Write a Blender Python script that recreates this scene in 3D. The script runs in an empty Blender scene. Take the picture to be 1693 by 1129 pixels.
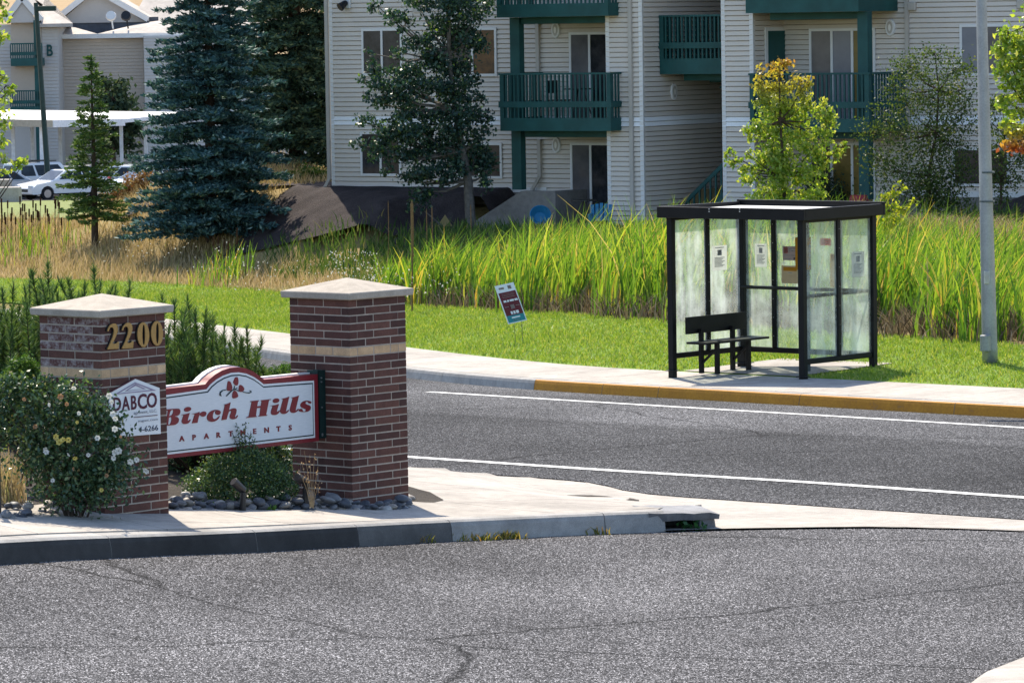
import bpy, bmesh, math, random
import numpy as np
from mathutils import Vector, Matrix
random.seed(7); rng = np.random.default_rng(11)
R = math.radians
SC = bpy.context.scene
COL = SC.collection

# ------------------------------------------------------------------ camera
CAM_H, F_PX, PITCH, ROLL = 4.3, 7400.0, 0.07076, 0.01582     # measured from the brickwork of the two pillars
CXP, CYP = 846.5, 564.5
cp, sp, cr, sr = math.cos(PITCH), math.sin(PITCH), math.cos(ROLL), math.sin(ROLL)
fwd = Vector((0, cp, -sp)); up0 = Vector((0, sp, cp)); r0 = Vector((1, 0, 0))
AX = r0 * cr - up0 * sr; AY = r0 * sr + up0 * cr
cam_d = bpy.data.cameras.new('camera'); cam = bpy.data.objects.new('camera', cam_d); COL.objects.link(cam)
cam_d.sensor_width = 36.0; cam_d.lens = F_PX / 1693.0 * 36.0
cam_d.clip_start = 0.5; cam_d.clip_end = 3000
m = Matrix.Identity(4)
for i in range(3):
    m[i][0], m[i][1], m[i][2] = AX[i], AY[i], -fwd[i]
m.translation = Vector((0, 0, CAM_H)); cam.matrix_world = m
SC.camera = cam

# ------------------------------------------------------------------ sky, sun, exposure
SUN_EL, SUN_AZ = R(52), R(12)          # shadows fall towards the camera and a little to the right
wd = bpy.data.worlds.new('World'); SC.world = wd; wd.use_nodes = True
nt = wd.node_tree; nt.nodes.clear()
sky = nt.nodes.new('ShaderNodeTexSky'); sky.sky_type = 'NISHITA'; sky.sun_disc = False
sky.sun_elevation = SUN_EL; sky.sun_rotation = -SUN_AZ
sky.altitude = 700; sky.air_density = 1.0; sky.dust_density = 1.2
bg = nt.nodes.new('ShaderNodeBackground'); bg.inputs['Strength'].default_value = 0.15
wo = nt.nodes.new('ShaderNodeOutputWorld')
nt.links.new(sky.outputs[0], bg.inputs[0]); nt.links.new(bg.outputs[0], wo.inputs[0])
sun_d = bpy.data.lights.new('sun', 'SUN'); sun_d.energy = 4.3; sun_d.angle = R(0.53); sun_d.color = (1.0, 0.90, 0.74)
sun = bpy.data.objects.new('sun', sun_d); COL.objects.link(sun)
to_sun = Vector((-math.sin(SUN_AZ) * math.cos(SUN_EL), math.cos(SUN_AZ) * math.cos(SUN_EL), math.sin(SUN_EL)))
sun.rotation_euler = to_sun.to_track_quat('Z', 'Y').to_euler()
sun.location = to_sun * 60
SC.view_settings.view_transform = 'Standard'; SC.view_settings.look = 'None'
SC.view_settings.exposure = 1.0; SC.view_settings.gamma = 1.0
SC.render.engine = 'CYCLES'
SC.cycles.max_bounces = 8; SC.cycles.transparent_max_bounces = 16; SC.cycles.transmission_bounces = 6
SC.cycles.use_denoising = True
SC.cycles.caustics_reflective = False; SC.cycles.caustics_refractive = False

# ------------------------------------------------------------------ photo point -> place in the world
O3 = Vector((0, 0, CAM_H))
def ray(u, v):
    d = fwd + AX * ((u - CXP) / F_PX) + AY * (-(v - CYP) / F_PX)
    return d / d.y
def P(u, v, y):
    return O3 + ray(u, v) * y
KR, YR, ZR = -0.0315, 38.3, -0.039
def zroad(y): return ZR + KR * (y - YR)
def GR(u, v, dz=0.0):
    d = ray(u, v); y = (ZR - KR * YR + dz - CAM_H) / (d.z - KR); return O3 + d * y
def pxm(px, y): return px * y / F_PX           # photo pixels -> metres at that distance

def sstep(a, b, t):
    t = np.clip((t - a) / (b - a), 0, 1); return t * t * (3 - 2 * t)

def catmull(pts, n):
    pts = [np.array(p, float) for p in pts]
    pp = [2 * pts[0] - pts[1]] + pts + [2 * pts[-1] - pts[-2]]
    out = []
    for i in range(1, len(pp) - 2):
        a, b, c, d = pp[i - 1:i + 3]
        for k in range(n):
            t = k / n
            out.append(0.5 * ((2 * b) + (-a + c) * t + (2 * a - 5 * b + 4 * c - d) * t * t + (-a + 3 * b - 3 * c + d) * t ** 3))
    out.append(pts[-1]); return np.array(out)

# far kerb line on the ground (left end runs off behind the shrubs, right end out of frame)
_k = [GR(*q) for q in ((478, 598), (673, 625), (885, 645), (1270, 668), (1693, 692))]
_l = _k[0] - _k[1]
_ex = lambda f, dx, dy: (_k[0].x + _l.x * f + dx, _k[0].y + _l.y * f + dy)
KERB = catmull([_ex(4.6, -52, 10), _ex(4.6, -26, 9), _ex(4.6, -9, 6), _ex(4.6, -1, 0.5), _ex(3.0, 0, 0), _ex(1.2, 0, 0)] + [tuple(q[:2]) for q in _k]
               + [tuple((_k[4] + (_k[4] - _k[3]) * f)[:2]) for f in (1.2, 3.0, 6.0)], 8)
def kerb_sd(x, y):
    """signed distance past the far kerb, y of the nearest kerb point, length along the kerb"""
    x = np.atleast_1d(np.asarray(x, float)); y = np.atleast_1d(np.asarray(y, float))
    best = np.full(x.shape, 1e9); sd = np.zeros(x.shape); fy = np.zeros(x.shape); al = np.zeros(x.shape); acc = 0
    for a, b in zip(KERB[:-1], KERB[1:]):
        e = b - a; L = np.hypot(*e); e = e / L
        t = np.clip((x - a[0]) * e[0] + (y - a[1]) * e[1], 0, L)
        qx, qy = a[0] + e[0] * t, a[1] + e[1] * t
        dd = np.hypot(x - qx, y - qy); sg = np.sign((x - a[0]) * (-e[1]) + (y - a[1]) * e[0])
        w = dd < best
        best = np.where(w, dd, best); sd = np.where(w, dd * sg, sd); fy = np.where(w, qy, fy); al = np.where(w, acc + t, al); acc += L
    return sd, fy, al

# main building: facade line
FA = Vector((-4.35, 110.0, 0)); FU = Vector((0.8178, -0.5755, 0)); FN = Vector((-0.5755, -0.8178, 0))
def bank_h(d): return 0.15 + 0.02 * np.minimum(d, 1.9) + 0.05 * np.maximum(0, np.minimum(d, 10) - 1.9)
def terrain(x, y):
    x = np.atleast_1d(np.asarray(x, float)); y = np.atleast_1d(np.asarray(y, float))
    d, fy, al = kerb_sd(x, y)
    z1 = zroad(fy) + bank_h(np.maximum(d, 0))
    field = np.where(y < 112, -0.85, -0.85 - 0.029 * (np.minimum(y, 262) - 112))
    e = (x - FA.x) * FN.x + (y - FA.y) * FN.y; s = (x - FA.x) * FU.x + (y - FA.y) * FU.y
    mnd = sstep(-12.5, -7.0, x) * sstep(-26, -12, e)
    zb = field + mnd * (np.interp(e, [0, 3, 7.7, 12, 16], [0.36, 0.02, -0.28, -0.65, -0.85]) - field) * (e < 16)
    pat = np.where(e > 1.3, sstep(3.0, 4.0, s), sstep(5.3, 5.9, s)) * sstep(19.5, 18.5, s) * sstep(-0.2, 0.1, e) * sstep(8.5, 5.5, e)   # sunken patios
    zb = zb * (1 - pat) + (-0.52) * pat
    t = sstep(8.5, 12.5, d)
    return np.where(d > 0, z1 * (1 - t) + zb * t, zroad(y))
def tz(x, y): return float(terrain(x, y)[0])
def GT(u, v, dz=0.0, y0=50.0, y1=300.0):
    """first terrain point met by the sight line"""
    d = ray(u, v); ys = np.linspace(y0, y1, 1500)
    f = CAM_H + d.z * ys - (terrain(d.x * ys, ys) + dz)
    i = np.argmax(f < 0) if (f < 0).any() else len(ys) - 1
    return O3 + d * float(ys[i])

# ------------------------------------------------------------------ materials
MATS = {}
def new_mat(name):
    mt = bpy.data.materials.new(name); mt.use_nodes = True; mt.node_tree.nodes.clear(); MATS[name] = mt
    return mt, mt.node_tree
def N(t, kind, **kw):
    n = t.nodes.new(kind)
    for k, v in kw.items():
        if k.startswith('i_'):
            n.inputs[k[2:].replace('_', ' ')].default_value = v
        else: setattr(n, k, v)
    return n
def out(t, sh):
    o = t.nodes.new('ShaderNodeOutputMaterial'); t.links.new(sh, o.inputs[0])
def ramp(t, fac, stops, interp='LINEAR'):
    r = t.nodes.new('ShaderNodeValToRGB'); r.color_ramp.interpolation = interp
    el = r.color_ramp.elements
    while len(el) < len(stops): el.new(0.5)
    for e, (p_, c_) in zip(el, stops):
        e.position = p_; e.color = (*c_, 1) if len(c_) == 3 else c_
    if fac is not None: t.links.new(fac, r.inputs[0])
    return r
def coords(t, kind='Object'):
    return t.nodes.new('ShaderNodeTexCoord').outputs[kind]
def noise(t, vec, scale, detail=4, rough=0.55, vscale=None):
    if vscale is not None:
        mp = t.nodes.new('ShaderNodeMapping'); mp.inputs['Scale'].default_value = vscale
        t.links.new(vec, mp.inputs[0]); vec = mp.outputs[0]
    n = t.nodes.new('ShaderNodeTexNoise'); n.inputs['Scale'].default_value = scale
    n.inputs['Detail'].default_value = detail; n.inputs['Roughness'].default_value = rough
    t.links.new(vec, n.inputs['Vector']); return n
def mix(t, fac, a, b, mode='MIX'):
    n = t.nodes.new('ShaderNodeMix'); n.data_type = 'RGBA'; n.blend_type = mode
    for sock, val in ((n.inputs[0], fac), (n.inputs[6], a), (n.inputs[7], b)):
        if hasattr(val, 'links'): t.links.new(val, sock)
        elif isinstance(val, (tuple, list)): sock.default_value = (*val, 1) if len(val) == 3 else val
        else: sock.default_value = val
    return n.outputs[2]
def principled(t, col, rough=0.7, spec=0.3, metal=0.0, bump=None, bstr=0.3, bdist=0.01):
    b = t.nodes.new('ShaderNodeBsdfPrincipled')
    if hasattr(col, 'links'): t.links.new(col, b.inputs['Base Color'])
    else: b.inputs['Base Color'].default_value = (*col, 1)
    if hasattr(rough, 'links'): t.links.new(rough, b.inputs['Roughness'])
    else: b.inputs['Roughness'].default_value = rough
    b.inputs['Specular IOR Level'].default_value = spec; b.inputs['Metallic'].default_value = metal
    if bump is not None:
        bn = t.nodes.new('ShaderNodeBump'); bn.inputs['Strength'].default_value = bstr; bn.inputs['Distance'].default_value = bdist
        t.links.new(bump, bn.inputs['Height']); t.links.new(bn.outputs[0], b.inputs['Normal'])
    return b
def plain(name, col, rough=0.6, spec=0.3, metal=0.0, var=0.12, scale=6.0, bstr=0.1, fine=60.0, coordk='Object', objvar=0.0):
    """painted or solid surface with uneven tone, fine grain and a little relief"""
    mt, t = new_mat(name); c = coords(t, coordk)
    n1 = noise(t, c, scale, 5); n2 = noise(t, c, fine, 2)
    k = mix(t, 0.35, n1.outputs[0], n2.outputs[0])
    dark = tuple(x * (1 - var * 1.6) for x in col); lite = tuple(min(1, x * (1 + var * 1.2)) for x in col)
    r = ramp(t, k, ((0.32, dark), (0.68, lite)))
    colr = r.outputs[0]
    if objvar:
        oi = t.nodes.new('ShaderNodeObjectInfo'); rr = ramp(t, oi.outputs['Random'], ((0, (1 - objvar,) * 3), (1, (1 + objvar,) * 3)))
        colr = mix(t, 1.0, colr, rr.outputs[0], 'MULTIPLY')
    b = principled(t, colr, rough, spec, metal, n2.outputs[0], bstr, 0.004)
    out(t, b.outputs[0]); return mt
def leaf_mat(name, stops, transl=0.45, rough=0.45, spec=0.25, tint=(1.25, 1.2, 0.55)):
    mt, t = new_mat(name)
    g = t.nodes.new('ShaderNodeNewGeometry')
    r = ramp(t, g.outputs['Random Per Island'], stops)
    b = principled(t, r.outputs[0], rough, spec)
    tr = t.nodes.new('ShaderNodeBsdfTranslucent')
    tc = mix(t, 1.0, r.outputs[0], tint, 'MULTIPLY'); t.links.new(tc, tr.inputs[0])
    ms = t.nodes.new('ShaderNodeMixShader'); ms.inputs[0].default_value = transl
    t.links.new(b.outputs[0], ms.inputs[1]); t.links.new(tr.outputs[0], ms.inputs[2]); out(t, ms.outputs[0]); return mt

# ------------------------------------------------------------------ mesh helpers
def me_np(name, V, F):
    me = bpy.data.meshes.new(name); V = np.asarray(V, np.float32); F = np.asarray(F, np.int32)
    me.vertices.add(len(V)); me.vertices.foreach_set('co', V.ravel())
    k = F.shape[1]; me.loops.add(F.size); me.loops.foreach_set('vertex_index', F.ravel())
    me.polygons.add(len(F)); me.polygons.foreach_set('loop_start', np.arange(0, F.size, k, dtype=np.int32))
    me.polygons.foreach_set('loop_total', np.full(len(F), k, np.int32))
    me.update(calc_edges=True); return me
def link(name, me, mat=None, parent=None, label=None, cat=None, group=None, kind=None, loc=None, rotz=None):
    o = bpy.data.objects.new(name, me); COL.objects.link(o)
    if mat is not None and me is not None and len(me.materials) == 0:
        for mm in (mat if isinstance(mat, (list, tuple)) else [mat]): me.materials.append(mm)
    if parent is not None: o.parent = parent
    if loc is not None: o.location = loc
    if rotz is not None: o.rotation_euler = (0, 0, rotz)
    if label: o['label'] = label
    if cat: o['category'] = cat
    if group: o['group'] = group
    if kind: o['kind'] = kind
    return o
def empty(name, loc, rotz=0.0, label=None, cat=None, group=None, parent=None):
    return link(name, None, None, parent, label, cat, group, None, loc, rotz)
class MB:
    """collects boxes, tubes and polygons for ONE part"""
    def __init__(s): s.v = []; s.f = []; s.mi = []; s.cur = 0
    def poly(s, pts):
        n = len(s.v); s.v += [tuple(p) for p in pts]; s.f.append(tuple(range(n, n + len(pts)))); s.mi.append(s.cur)
    def add(s, vs, fs):
        n = len(s.v); s.v += [tuple(p) for p in vs]
        for f in fs: s.f.append(tuple(n + i for i in f)); s.mi.append(s.cur)
    def box(s, x0, x1, y0, y1, z0, z1):
        s.add([(x0, y0, z0), (x1, y0, z0), (x1, y1, z0), (x0, y1, z0), (x0, y0, z1), (x1, y0, z1), (x1, y1, z1), (x0, y1, z1)],
              [(3, 2, 1, 0), (4, 5, 6, 7), (0, 1, 5, 4), (1, 2, 6, 5), (2, 3, 7, 6), (3, 0, 4, 7)])
    def hull8(s, a):
        s.add(a, [(3, 2, 1, 0), (4, 5, 6, 7), (0, 1, 5, 4), (1, 2, 6, 5), (2, 3, 7, 6), (3, 0, 4, 7)])
    def bar(s, p, q, w, h=None, upv=(0, 0, 1)):
        """rectangular bar from p to q"""
        h = h or w; p = Vector(p); q = Vector(q); d = (q - p).normalized(); u = Vector(upv)
        if abs(d.dot(u)) > 0.98: u = Vector((1, 0, 0))
        a = d.cross(u).normalized() * (w / 2); b = d.cross(a).normalized() * (h / 2)
        s.hull8([p - a - b, p + a - b, p + a + b, p - a + b, q - a - b, q + a - b, q + a + b, q - a + b])
    def tube(s, pts, rad, n=8, cap=True):
        pts = [Vector(p) for p in pts]; rad = rad if isinstance(rad, (list, tuple)) else [rad] * len(pts)
        base = len(s.v); u = None
        for i, p in enumerate(pts):
            d = (pts[min(i + 1, len(pts) - 1)] - pts[max(i - 1, 0)]).normalized()
            if u is None: u = d.orthogonal().normalized()
            u = (u - d * u.dot(d)); u = u.normalized() if u.length > 1e-6 else d.orthogonal().normalized()
            w = d.cross(u)
            for k in range(n):
                a = 2 * math.pi * k / n; s.v.append(tuple(p + (u * math.cos(a) + w * math.sin(a)) * rad[i]))
        for i in range(len(pts) - 1):
            for k in range(n):
                k2 = (k + 1) % n
                s.f.append((base + i * n + k, base + i * n + k2, base + (i + 1) * n + k2, base + (i + 1) * n + k)); s.mi.append(s.cur)
        if cap:
            s.f.append(tuple(base + k for k in reversed(range(n)))); s.mi.append(s.cur)
            e = base + (len(pts) - 1) * n; s.f.append(tuple(e + k for k in range(n))); s.mi.append(s.cur)
    def mesh(s, name, bevel=0.0, smooth=False):
        me = bpy.data.meshes.new(name); me.from_pydata(s.v, [], s.f); me.polygons.foreach_set('material_index', s.mi)
        bm = bmesh.new(); bm.from_mesh(me); bmesh.ops.recalc_face_normals(bm, faces=bm.faces)
        if bevel: bmesh.ops.bevel(bm, geom=bm.edges[:], offset=bevel, segments=1, affect='EDGES', clamp_overlap=True)
        bm.to_mesh(me); bm.free()
        if smooth: me.polygons.foreach_set('use_smooth', [True] * len(me.polygons))
        me.update(); return me
    def build(s, name, mat, parent=None, bevel=0.0, smooth=False, **kw):
        return link(name, s.mesh(name, bevel, smooth), mat, parent, **kw)
def curve_mesh(polys, extrude=0.0, bevel=0.0):
    """filled outlines (holes allowed) in x,y -> mesh standing in x,z, front towards -y"""
    cu = bpy.data.curves.new('outline', 'CURVE'); cu.dimensions = '2D'; cu.fill_mode = 'BOTH'; cu.extrude = extrude; cu.bevel_depth = bevel
    for pl in polys:
        sp_ = cu.splines.new('POLY'); sp_.points.add(len(pl) - 1)
        for q, pt in zip(sp_.points, pl): q.co = (pt[0], pt[1], 0, 1)
        sp_.use_cyclic_u = True
    return _conv(cu)
def text_mesh(body, size, extrude=0.002, bold=0.0, xs=1.0, shear=0.0, spacing=1.0, align='LEFT'):
    cu = bpy.data.curves.new('text', 'FONT'); cu.body = body; cu.size = size; cu.extrude = extrude; cu.offset = bold
    cu.shear = shear; cu.space_character = spacing; cu.align_x = align; cu.resolution_u = 3
    return _conv(cu, xs)
def _conv(cu, xs=1.0):
    o = bpy.data.objects.new('tmp', cu); COL.objects.link(o)
    dg = bpy.context.evaluated_depsgraph_get(); dg.update()
    me = bpy.data.meshes.new_from_object(o.evaluated_get(dg)); bpy.data.objects.remove(o); bpy.data.curves.remove(cu)
    V = np.empty(len(me.vertices) * 3, np.float32); me.vertices.foreach_get('co', V); V = V.reshape(-1, 3)
    W = np.stack([V[:, 0] * xs, -V[:, 2], V[:, 1]], 1); me.vertices.foreach_set('co', W.ravel()); me.materials.clear(); me.update()
    return me
def clip_poly(poly, a, b, c):
    """keep the side a*x+b*y<=c"""
    o = []
    for i in range(len(poly)):
        p, q = poly[i], poly[(i + 1) % len(poly)]; dp = a * p[0] + b * p[1] - c; dq = a * q[0] + b * q[1] - c
        if dp <= 0: o.append(p)
        if (dp < 0) != (dq < 0) and dp != dq:
            t = dp / (dp - dq); o.append((p[0] + (q[0] - p[0]) * t, p[1] + (q[1] - p[1]) * t))
    return o
def inside(poly, x, y):
    c = np.zeros(np.shape(x), bool); n = len(poly); j = n - 1
    for i in range(n):
        xi, yi = poly[i][0], poly[i][1]; xj, yj = poly[j][0], poly[j][1]
        with np.errstate(divide='ignore', invalid='ignore'):
            c ^= ((yi > y) != (yj > y)) & (x < (xj - xi) * (y - yi) / (yj - yi) + xi)
        j = i
    return c

# ================================================================== ground materials
def asphalt_mat(name, lo, hi, scale, mean_scale=0.35, grain=1.0, uvband=False, cracks=True):
    mt, t = new_mat(name); c0_ = coords(t)
    mp = t.nodes.new('ShaderNodeMapping'); mp.inputs['Scale'].default_value = (1, 0.3, 1); t.links.new(c0_, mp.inputs[0]); c = mp.outputs[0]
    v = N(t, 'ShaderNodeTexVoronoi'); v.inputs['Scale'].default_value = scale; t.links.new(c, v.inputs['Vector'])
    sepc = t.nodes.new('ShaderNodeSeparateColor'); t.links.new(v.outputs['Color'], sepc.inputs[0])
    g = ramp(t, sepc.outputs[0], ((0.0, tuple(x * (1 - grain * 0.75) for x in lo)), (0.55, lo), (0.86, hi), (1.0, tuple(x * (1 + grain * 1.1) for x in hi))))
    v2 = N(t, 'ShaderNodeTexVoronoi'); v2.inputs['Scale'].default_value = scale * 2.1; t.links.new(c, v2.inputs['Vector'])
    sc2 = t.nodes.new('ShaderNodeSeparateColor'); t.links.new(v2.outputs['Color'], sc2.inputs[0])
    g2 = ramp(t, sc2.outputs[1], ((0, (0.45,) * 3), (1, (1.55,) * 3)))
    col = mix(t, 1.0, g.outputs[0], g2.outputs[0], 'MULTIPLY')
    n = noise(t, c0_, mean_scale, 5, 0.6, (1, 0.6, 1)); w = ramp(t, n.outputs[0], ((0.25, (0.62,) * 3), (0.5, (1.0,) * 3), (0.75, (1.4,) * 3)))
    col = mix(t, 1.0, col, w.outputs[0], 'MULTIPLY')
    if uvband:
        uv = coords(t, 'UV'); sx = t.nodes.new('ShaderNodeSeparateXYZ'); t.links.new(uv, sx.inputs[0])
        nb = noise(t, uv, 40, 3); ad = N(t, 'ShaderNodeMath', operation='MULTIPLY_ADD'); t.links.new(nb.outputs[0], ad.inputs[0])
        ad.inputs[1].default_value = 0.03; t.links.new(sx.outputs[1], ad.inputs[2])
        bnd = ramp(t, ad.outputs[0], ((0.0, (1.05,) * 3), (0.12, (0.85,) * 3), (0.30, (0.72,) * 3), (0.5, (0.80,) * 3), (0.585, (0.80,) * 3), (0.63, (1.35,) * 3), (0.86, (1.5,) * 3), (0.91, (1.1,) * 3), (1.0, (1.25,) * 3)))
        col = mix(t, 1.0, col, bnd.outputs[0], 'MULTIPLY')
    if cracks:
        wn = noise(t, c0_, 0.6, 4, 0.6); mv = mix(t, 0.35, c0_, wn.outputs['Color'])
        vc = N(t, 'ShaderNodeTexVoronoi', feature='DISTANCE_TO_EDGE'); vc.inputs['Scale'].default_value = 0.16
        t.links.new(mv, vc.inputs['Vector'])
        cr_ = ramp(t, vc.outputs[0], ((0.0, (0.3,) * 3), (0.0012, (0.45,) * 3), (0.0026, (1,) * 3)))
        col = mix(t, 1.0, col, cr_.outputs[0], 'MULTIPLY')
    st = noise(t, c0_, 0.9, 3, 0.5); sr_ = ramp(t, st.outputs[0], ((0.2, (0.6,) * 3), (0.36, (1.0,) * 3))); col = mix(t, 1.0, col, sr_.outputs[0], 'MULTIPLY')
    b = principled(t, col, 0.9, 0.04, 0, v.outputs['Distance'], 0.8, 0.006); out(t, b.outputs[0]); return mt
M_DRIVE = asphalt_mat('coarse_asphalt', (0.066, 0.065, 0.068), (0.165, 0.162, 0.168), 135, 0.4, 1.1)
M_ROAD = asphalt_mat('road_asphalt', (0.050, 0.050, 0.053), (0.115, 0.115, 0.12), 95, 0.25, 0.8, True)
def concrete_mat(name, col, stain=0.25):
    mt, t = new_mat(name); c = coords(t)
    n1 = noise(t, c, 1.3, 6, 0.65); n2 = noise(t, c, 9, 4, 0.6); n3 = noise(t, c, 160, 2)
    a = ramp(t, n1.outputs[0], ((0.3, tuple(x * (1 - stain) for x in col)), (0.6, col)))
    b_ = ramp(t, n2.outputs[0], ((0.35, (0.86,) * 3), (0.6, (1.04,) * 3)))
    k = mix(t, 1.0, a.outputs[0], b_.outputs[0], 'MULTIPLY')
    g = ramp(t, n3.outputs[0], ((0.3, (0.8,) * 3), (0.7, (1.15,) * 3))); k = mix(t, 1.0, k, g.outputs[0], 'MULTIPLY')
    oi = t.nodes.new('ShaderNodeObjectInfo'); ro = ramp(t, oi.outputs['Random'], ((0, (0.92,) * 3), (1, (1.06,) * 3)))
    k = mix(t, 1.0, k, ro.outputs[0], 'MULTIPLY')
    b = principled(t, k, 0.85, 0.2, 0, n3.outputs[0], 0.35, 0.004); out(t, b.outputs[0]); return mt
M_CONC = concrete_mat('pale_concrete', (0.40, 0.365, 0.325), 0.3)
M_KERB = concrete_mat('kerb_concrete', (0.36, 0.345, 0.325), 0.35)
M_DKERB = concrete_mat('dark_kerb', (0.055, 0.053, 0.052), 0.4)  # darker front face for the left-hand kerb stones
M_MKERB = concrete_mat('mid_dark_kerb', (0.14, 0.135, 0.13), 0.45)  # tone between the dark and the plain kerb faces
M_CAP = concrete_mat('cast_stone', (0.42, 0.37, 0.31), 0.15)
def yellow_mat():
    mt, t = new_mat('worn_yellow_paint'); c = coords(t)
    n1 = noise(t, c, 2.0, 6, 0.7); n2 = noise(t, c, 30, 4, 0.7)
    k = mix(t, 0.5, n1.outputs[0], n2.outputs[0])
    r = ramp(t, k, ((0.30, (0.22, 0.14, 0.07)), (0.42, (0.38, 0.155, 0.006)), (0.66, (0.52, 0.235, 0.012))))
    b = principled(t, r.outputs[0], 0.7, 0.3, 0, n2.outputs[0], 0.3, 0.004); out(t, b.outputs[0]); return mt
M_YELLOW = yellow_mat()
def paint_mat():
    mt, t = new_mat('road_paint'); c = coords(t); n1 = noise(t, c, 45, 3, 0.7)
    r = ramp(t, n1.outputs[0], ((0.33, (0.22, 0.22, 0.22)), (0.47, (0.72, 0.72, 0.70))))
    b = principled(t, r.outputs[0], 0.6, 0.3, 0, n1.outputs[0], 0.3, 0.003); out(t, b.outputs[0]); return mt
M_PAINT = paint_mat()
def ground_mat(name, stops, scale=1.2, fine=25, detail=6):
    mt, t = new_mat(name); c = coords(t)
    n1 = noise(t, c, scale, detail, 0.65); n2 = noise(t, c, fine, 4, 0.7); k = mix(t, 0.5, n1.outputs[0], n2.outputs[0])
    r = ramp(t, k, stops); b = principled(t, r.outputs[0], 0.9, 0.1, 0, n2.outputs[0], 0.8, 0.04); out(t, b.outputs[0]); return mt
M_FIELD = ground_mat('dry_field_soil', ((0.3, (0.12, 0.095, 0.045)), (0.5, (0.27, 0.20, 0.09)), (0.7, (0.22, 0.19, 0.07))), 0.25, 8)
M_LAWN = ground_mat('lawn_soil', ((0.3, (0.08, 0.14, 0.015)), (0.55, (0.15, 0.24, 0.03)), (0.75, (0.24, 0.28, 0.06))), 0.6, 20)
M_MULCH = ground_mat('dark_mulch', ((0.3, (0.022, 0.018, 0.018)), (0.55, (0.055, 0.045, 0.045)), (0.75, (0.10, 0.085, 0.08))), 3, 30)
M_SOIL = ground_mat('bed_soil', ((0.3, (0.03, 0.026, 0.022)), (0.6, (0.07, 0.06, 0.05)), (0.75, (0.12, 0.10, 0.085))), 4, 40)
M_FLAWN = ground_mat('dull_far_lawn', ((0.3, (0.12, 0.15, 0.05)), (0.55, (0.19, 0.22, 0.075)), (0.75, (0.27, 0.25, 0.11))), 0.3, 6)
M_HILL = ground_mat('dry_hill', ((0.3, (0.28, 0.19, 0.10)), (0.55, (0.36, 0.26, 0.15)), (0.75, (0.30, 0.24, 0.13))), 0.03, 1.2)

# ================================================================== terrain beyond the road
def grid_mesh(name, X, Y, Z, keep=None):
    ny, nx = X.shape; idx = np.arange(ny * nx).reshape(ny, nx)
    F = np.stack([idx[:-1, :-1], idx[:-1, 1:], idx[1:, 1:], idx[1:, :-1]], -1).reshape(-1, 4)
    if keep is not None: F = F[keep[:-1, :-1].ravel()]
    me = me_np(name, np.stack([X, Y, Z], -1).reshape(-1, 3), F); me.polygons.foreach_set('use_smooth', [True] * len(me.polygons)); return me
xs = np.concatenate([np.linspace(-150, -32, 30)[:-1], np.linspace(-32, 34, 133), np.linspace(34, 150, 30)[1:]])
ys = np.concatenate([np.linspace(-40, 34, 10)[:-1], np.linspace(34, 126, 185), np.linspace(126, 330, 60)[1:]])
X, Y = np.meshgrid(xs, ys); d_, fy_, al_ = kerb_sd(X.ravel(), Y.ravel()); d_ = d_.reshape(X.shape)
Z = terrain(X.ravel(), Y.ravel()).reshape(X.shape)
_e = (X - FA.x) * FN.x + (Y - FA.y) * FN.y; _s = (X - FA.x) * FU.x + (Y - FA.y) * FU.y
Z = Z - 0.35 * ((_e > -1.0) & (_e < 5.4) & (_s > 1.2) & (_s < 21))
Z = np.where(d_ < 0.35, np.minimum(Z, zroad(Y)) - 0.35, Z - 0.03 * (d_ < 10.5))
link('ground', grid_mesh('ground', X, Y, Z), M_FIELD, kind='structure')
# hillside far behind the buildings
xs = np.linspace(-260, 260, 60); ys = np.linspace(326, 900, 40); X, Y = np.meshgrid(xs, ys)
Zh = -5.2 + 0.17 * (Y - 330) + 5 * np.sin(X * 0.021 + 1.0) * sstep(340, 460, Y) + 1.5 * np.sin(X * 0.09 + Y * 0.05) * sstep(340, 460, Y)
link('hillside', grid_mesh('hillside', X, Y, Zh), M_HILL, kind='structure')

def strip(path, offs, zf, name, mat, **kw):
    """ribbon along a path; offs = lateral offsets (to the left of travel), zf(x,y,d) height"""
    path = np.asarray(path); T = np.gradient(path, axis=0); T /= np.linalg.norm(T, axis=1)[:, None]; Nn = np.stack([-T[:, 1], T[:, 0]], 1)
    X = np.stack([path[:, 0] + Nn[:, 0] * o for o in offs], 1); Y = np.stack([path[:, 1] + Nn[:, 1] * o for o in offs], 1)
    Z = np.stack([zf(X[:, i], Y[:, i], offs[i]) for i in range(len(offs))], 1)
    return link(name, grid_mesh(name, X, Y, Z), mat, **kw)
# lawn sheet: from the sidewalk to the cattails
LAWN_IN, LAWN_OUT = 1.86, 10.2

# ================================================================== main road and entrance drive
NEAR = [GR(*q) for q in ((675, 780), (950, 797), (1060, 818), (1270, 834), (1693, 862))]
_nl = (NEAR[0] - NEAR[1]).normalized(); _nl = Vector((_nl.x - 0.08, _nl.y + 0.03, 0))
near_pts = [tuple((NEAR[0] + _nl * f)[:2]) for f in (60, 30, 14, 5)] + [tuple(q[:2]) for q in NEAR] + [tuple((NEAR[4] + (NEAR[4] - NEAR[3]) * f)[:2]) for f in (1.5, 4, 8)]
NEARP = catmull(near_pts, 8)
def resample(p, n):
    s = np.concatenate([[0], np.cumsum(np.hypot(*np.diff(p, axis=0).T))]); t = np.linspace(0, s[-1], n)
    return np.stack([np.interp(t, s, p[:, 0]), np.interp(t, s, p[:, 1])], 1)
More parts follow.
